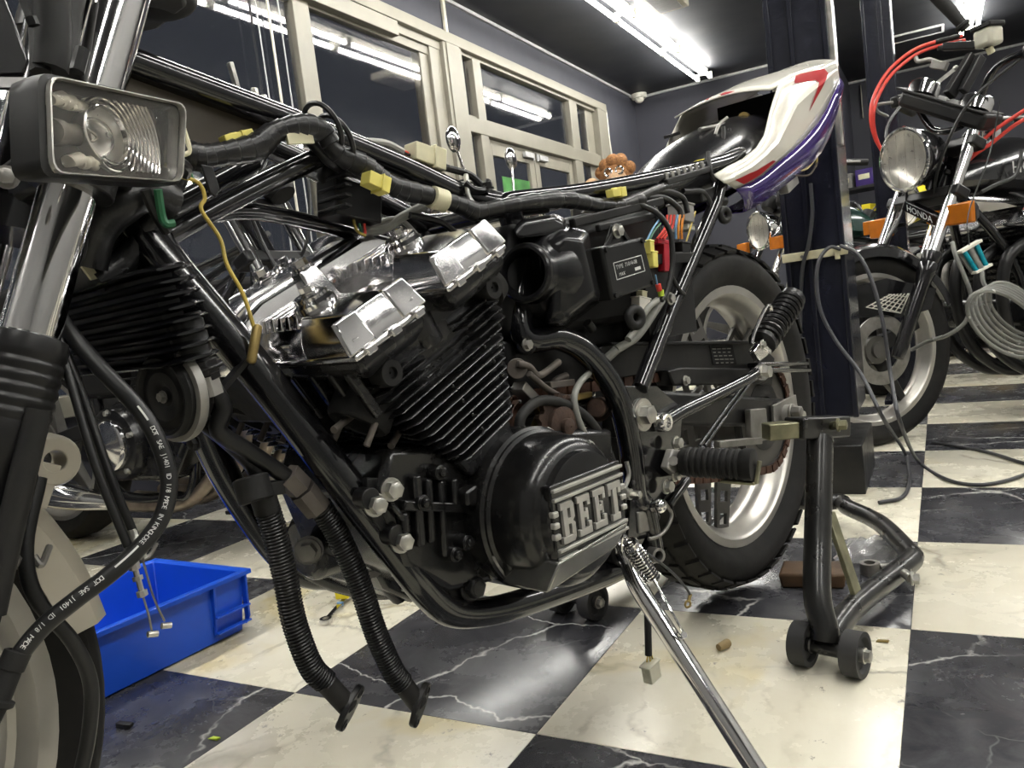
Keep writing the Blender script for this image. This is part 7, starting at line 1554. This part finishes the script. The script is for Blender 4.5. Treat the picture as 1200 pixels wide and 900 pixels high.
for zi, z in enumerate((.265, .635, 1.015, 1.415)):
    x = -.80; k = 0; used_ = {}
    while x < .78:
        w_ = rr_.uniform(.07, .19); h_ = rr_.uniform(.09, .26); c = cols[(k*3+zi*4) % len(cols)]; kind = 'can' if (k+zi) % 3 == 1 else 'box'; key = (names[c], kind); used_[key] = used_.get(key, 0)+1
        lab = '%s %s on the %s shelf of the steel rack%s' % (names[c], {'can': 'tin can with a lid', 'box': 'carton'}[kind], lev[z], '' if used_[key] == 1 else ', the one further right')
        t = thing('tin_can' if kind == 'can' else 'carton', lab, 'tin' if kind == 'can' else 'box', (0, 0, 0), group='goods on the steel rack'); t.matrix_world = rm @ Matrix.Translation((x+w_/2, -.04, z))
        if kind == 'can':
            m = MB(); m.cyl((0, 0, 0), (0, 0, h_), w_*.45, n=20); build('can', m, M[c], t); m = MB(); m.cyl((0, 0, h_), (0, 0, h_+.012), w_*.47, n=20); m.cyl((0, 0, h_+.012), (0, 0, h_+.03), w_*.12, n=12); build('lid', m, M['white_pl'], t)
        else:
            m = MB(); m.box((0, 0, h_/2), (w_*.94, .22, h_)); build('carton', m, M[c], t, .003); m = MB(); m.box((0, -.1105, h_*.55), (w_*.6, .002, h_*.3)); build('sticker', m, M['ivory' if c != 'ivory' else 'white_pl'], t)
        x += w_+rr_.uniform(.005, .06); k += 1
# cream boxes on the far wall
for u0, v0, u1, v1, l in ((987, 122, 996, 165, 'tall cream switch box on the dark wall right beside the lift column'), (1008, 100, 1012, 138, 'narrow cream duct on the dark wall left of the second column'), (1040, 92, 1047, 131, 'cream wall box just right of the second lift column'), (1050, 112, 1059, 126, 'small cream socket on the far wall beside the headlamp')):
    a, b_ = YP(u0, v0, YB2-.03), YP(u1, v1, YB2-.03); t = thing('wall_box', l, 'box', ((a.x+b_.x)/2, YB2, b_.z))
    m = MB(); m.box((0, -.03, (a.z-b_.z)/2), (b_.x-a.x, .06, a.z-b_.z)); build('cover', m, M['cream_metal'], t, .006); m = MB(); m.box((0, -.062, (a.z-b_.z)*.5), ((b_.x-a.x)*.4, .006, (a.z-b_.z)*.25)); build('switch', m, M['white_pl'], t, .002)
# plush toy on a cabinet by the back wall
pt = D(724, 222, 6.0)
CBN = thing('cabinet', 'dark cabinet behind the seat rail carrying the plush toy', 'cabinet', (pt.x, pt.y+.1, 0), 0)
m = MB(); m.box((0, 0, (pt.z-.10)/2), (.7, .4, pt.z-.10)); build('body', m, M['black_satin'], CBN, .005)
for s in (-1, 1):
    m = MB(); m.box((.172*s, -.206, pt.z*.5), (.33, .012, pt.z*.9)); d = build('door', m, M['black_satin'], CBN, .003); m = MB(); m.cyl((.03*s, -.225, pt.z*.5), (.03*s, -.225, pt.z*.6), .008, n=10); build('handle', m, M['steel'], d)
TY = thing('plush_toy', 'brown curly plush figure with tan face and round goggles peeping over the seat rail', 'toy', (pt.x, pt.y, pt.z-.02))
TY.scale = (1.25, 1.25, 1.25)
bm_ = MB(); bm_.sphere((0, .03, .03), (.11, .09, .09), 28, 18); build('body', bm_, M['plush'], TY)
hm = MB(); hm.sphere((.0, .0, .10), (.105, .09, .085), 30, 20); build('head', hm, M['plush'], TY)
m = MB(); m.sphere((.02, -.062, .075), (.062, .045, .052), 22, 14); build('muzzle', m, M['plush_face'], TY); 
for k, (x, y, z, r) in enumerate(((-.09, -.01, .13, .04), (-.05, -.03, .165, .042), (0, -.035, .18, .045), (.05, -.03, .165, .042), (.09, -.01, .13, .04), (.03, .02, .19, .04), (-.03, .02, .19, .04))):
    m = MB(); m.sphere((x, y, z), r, 16, 10); build('curl', m, M['plush'], TY)
for s in (-1, 1):
    m = MB(); m.torus((.02+.035*s, -.092, .112), (0, 1, 0), .022, .007, 20, 8); build('goggle_rim', m, M['chrome'], TY)
m = MB(); m.sphere((-.155, -.02, .06), (.05, .05, .05), 18, 12); build('paw', m, M['plush_face'], TY)
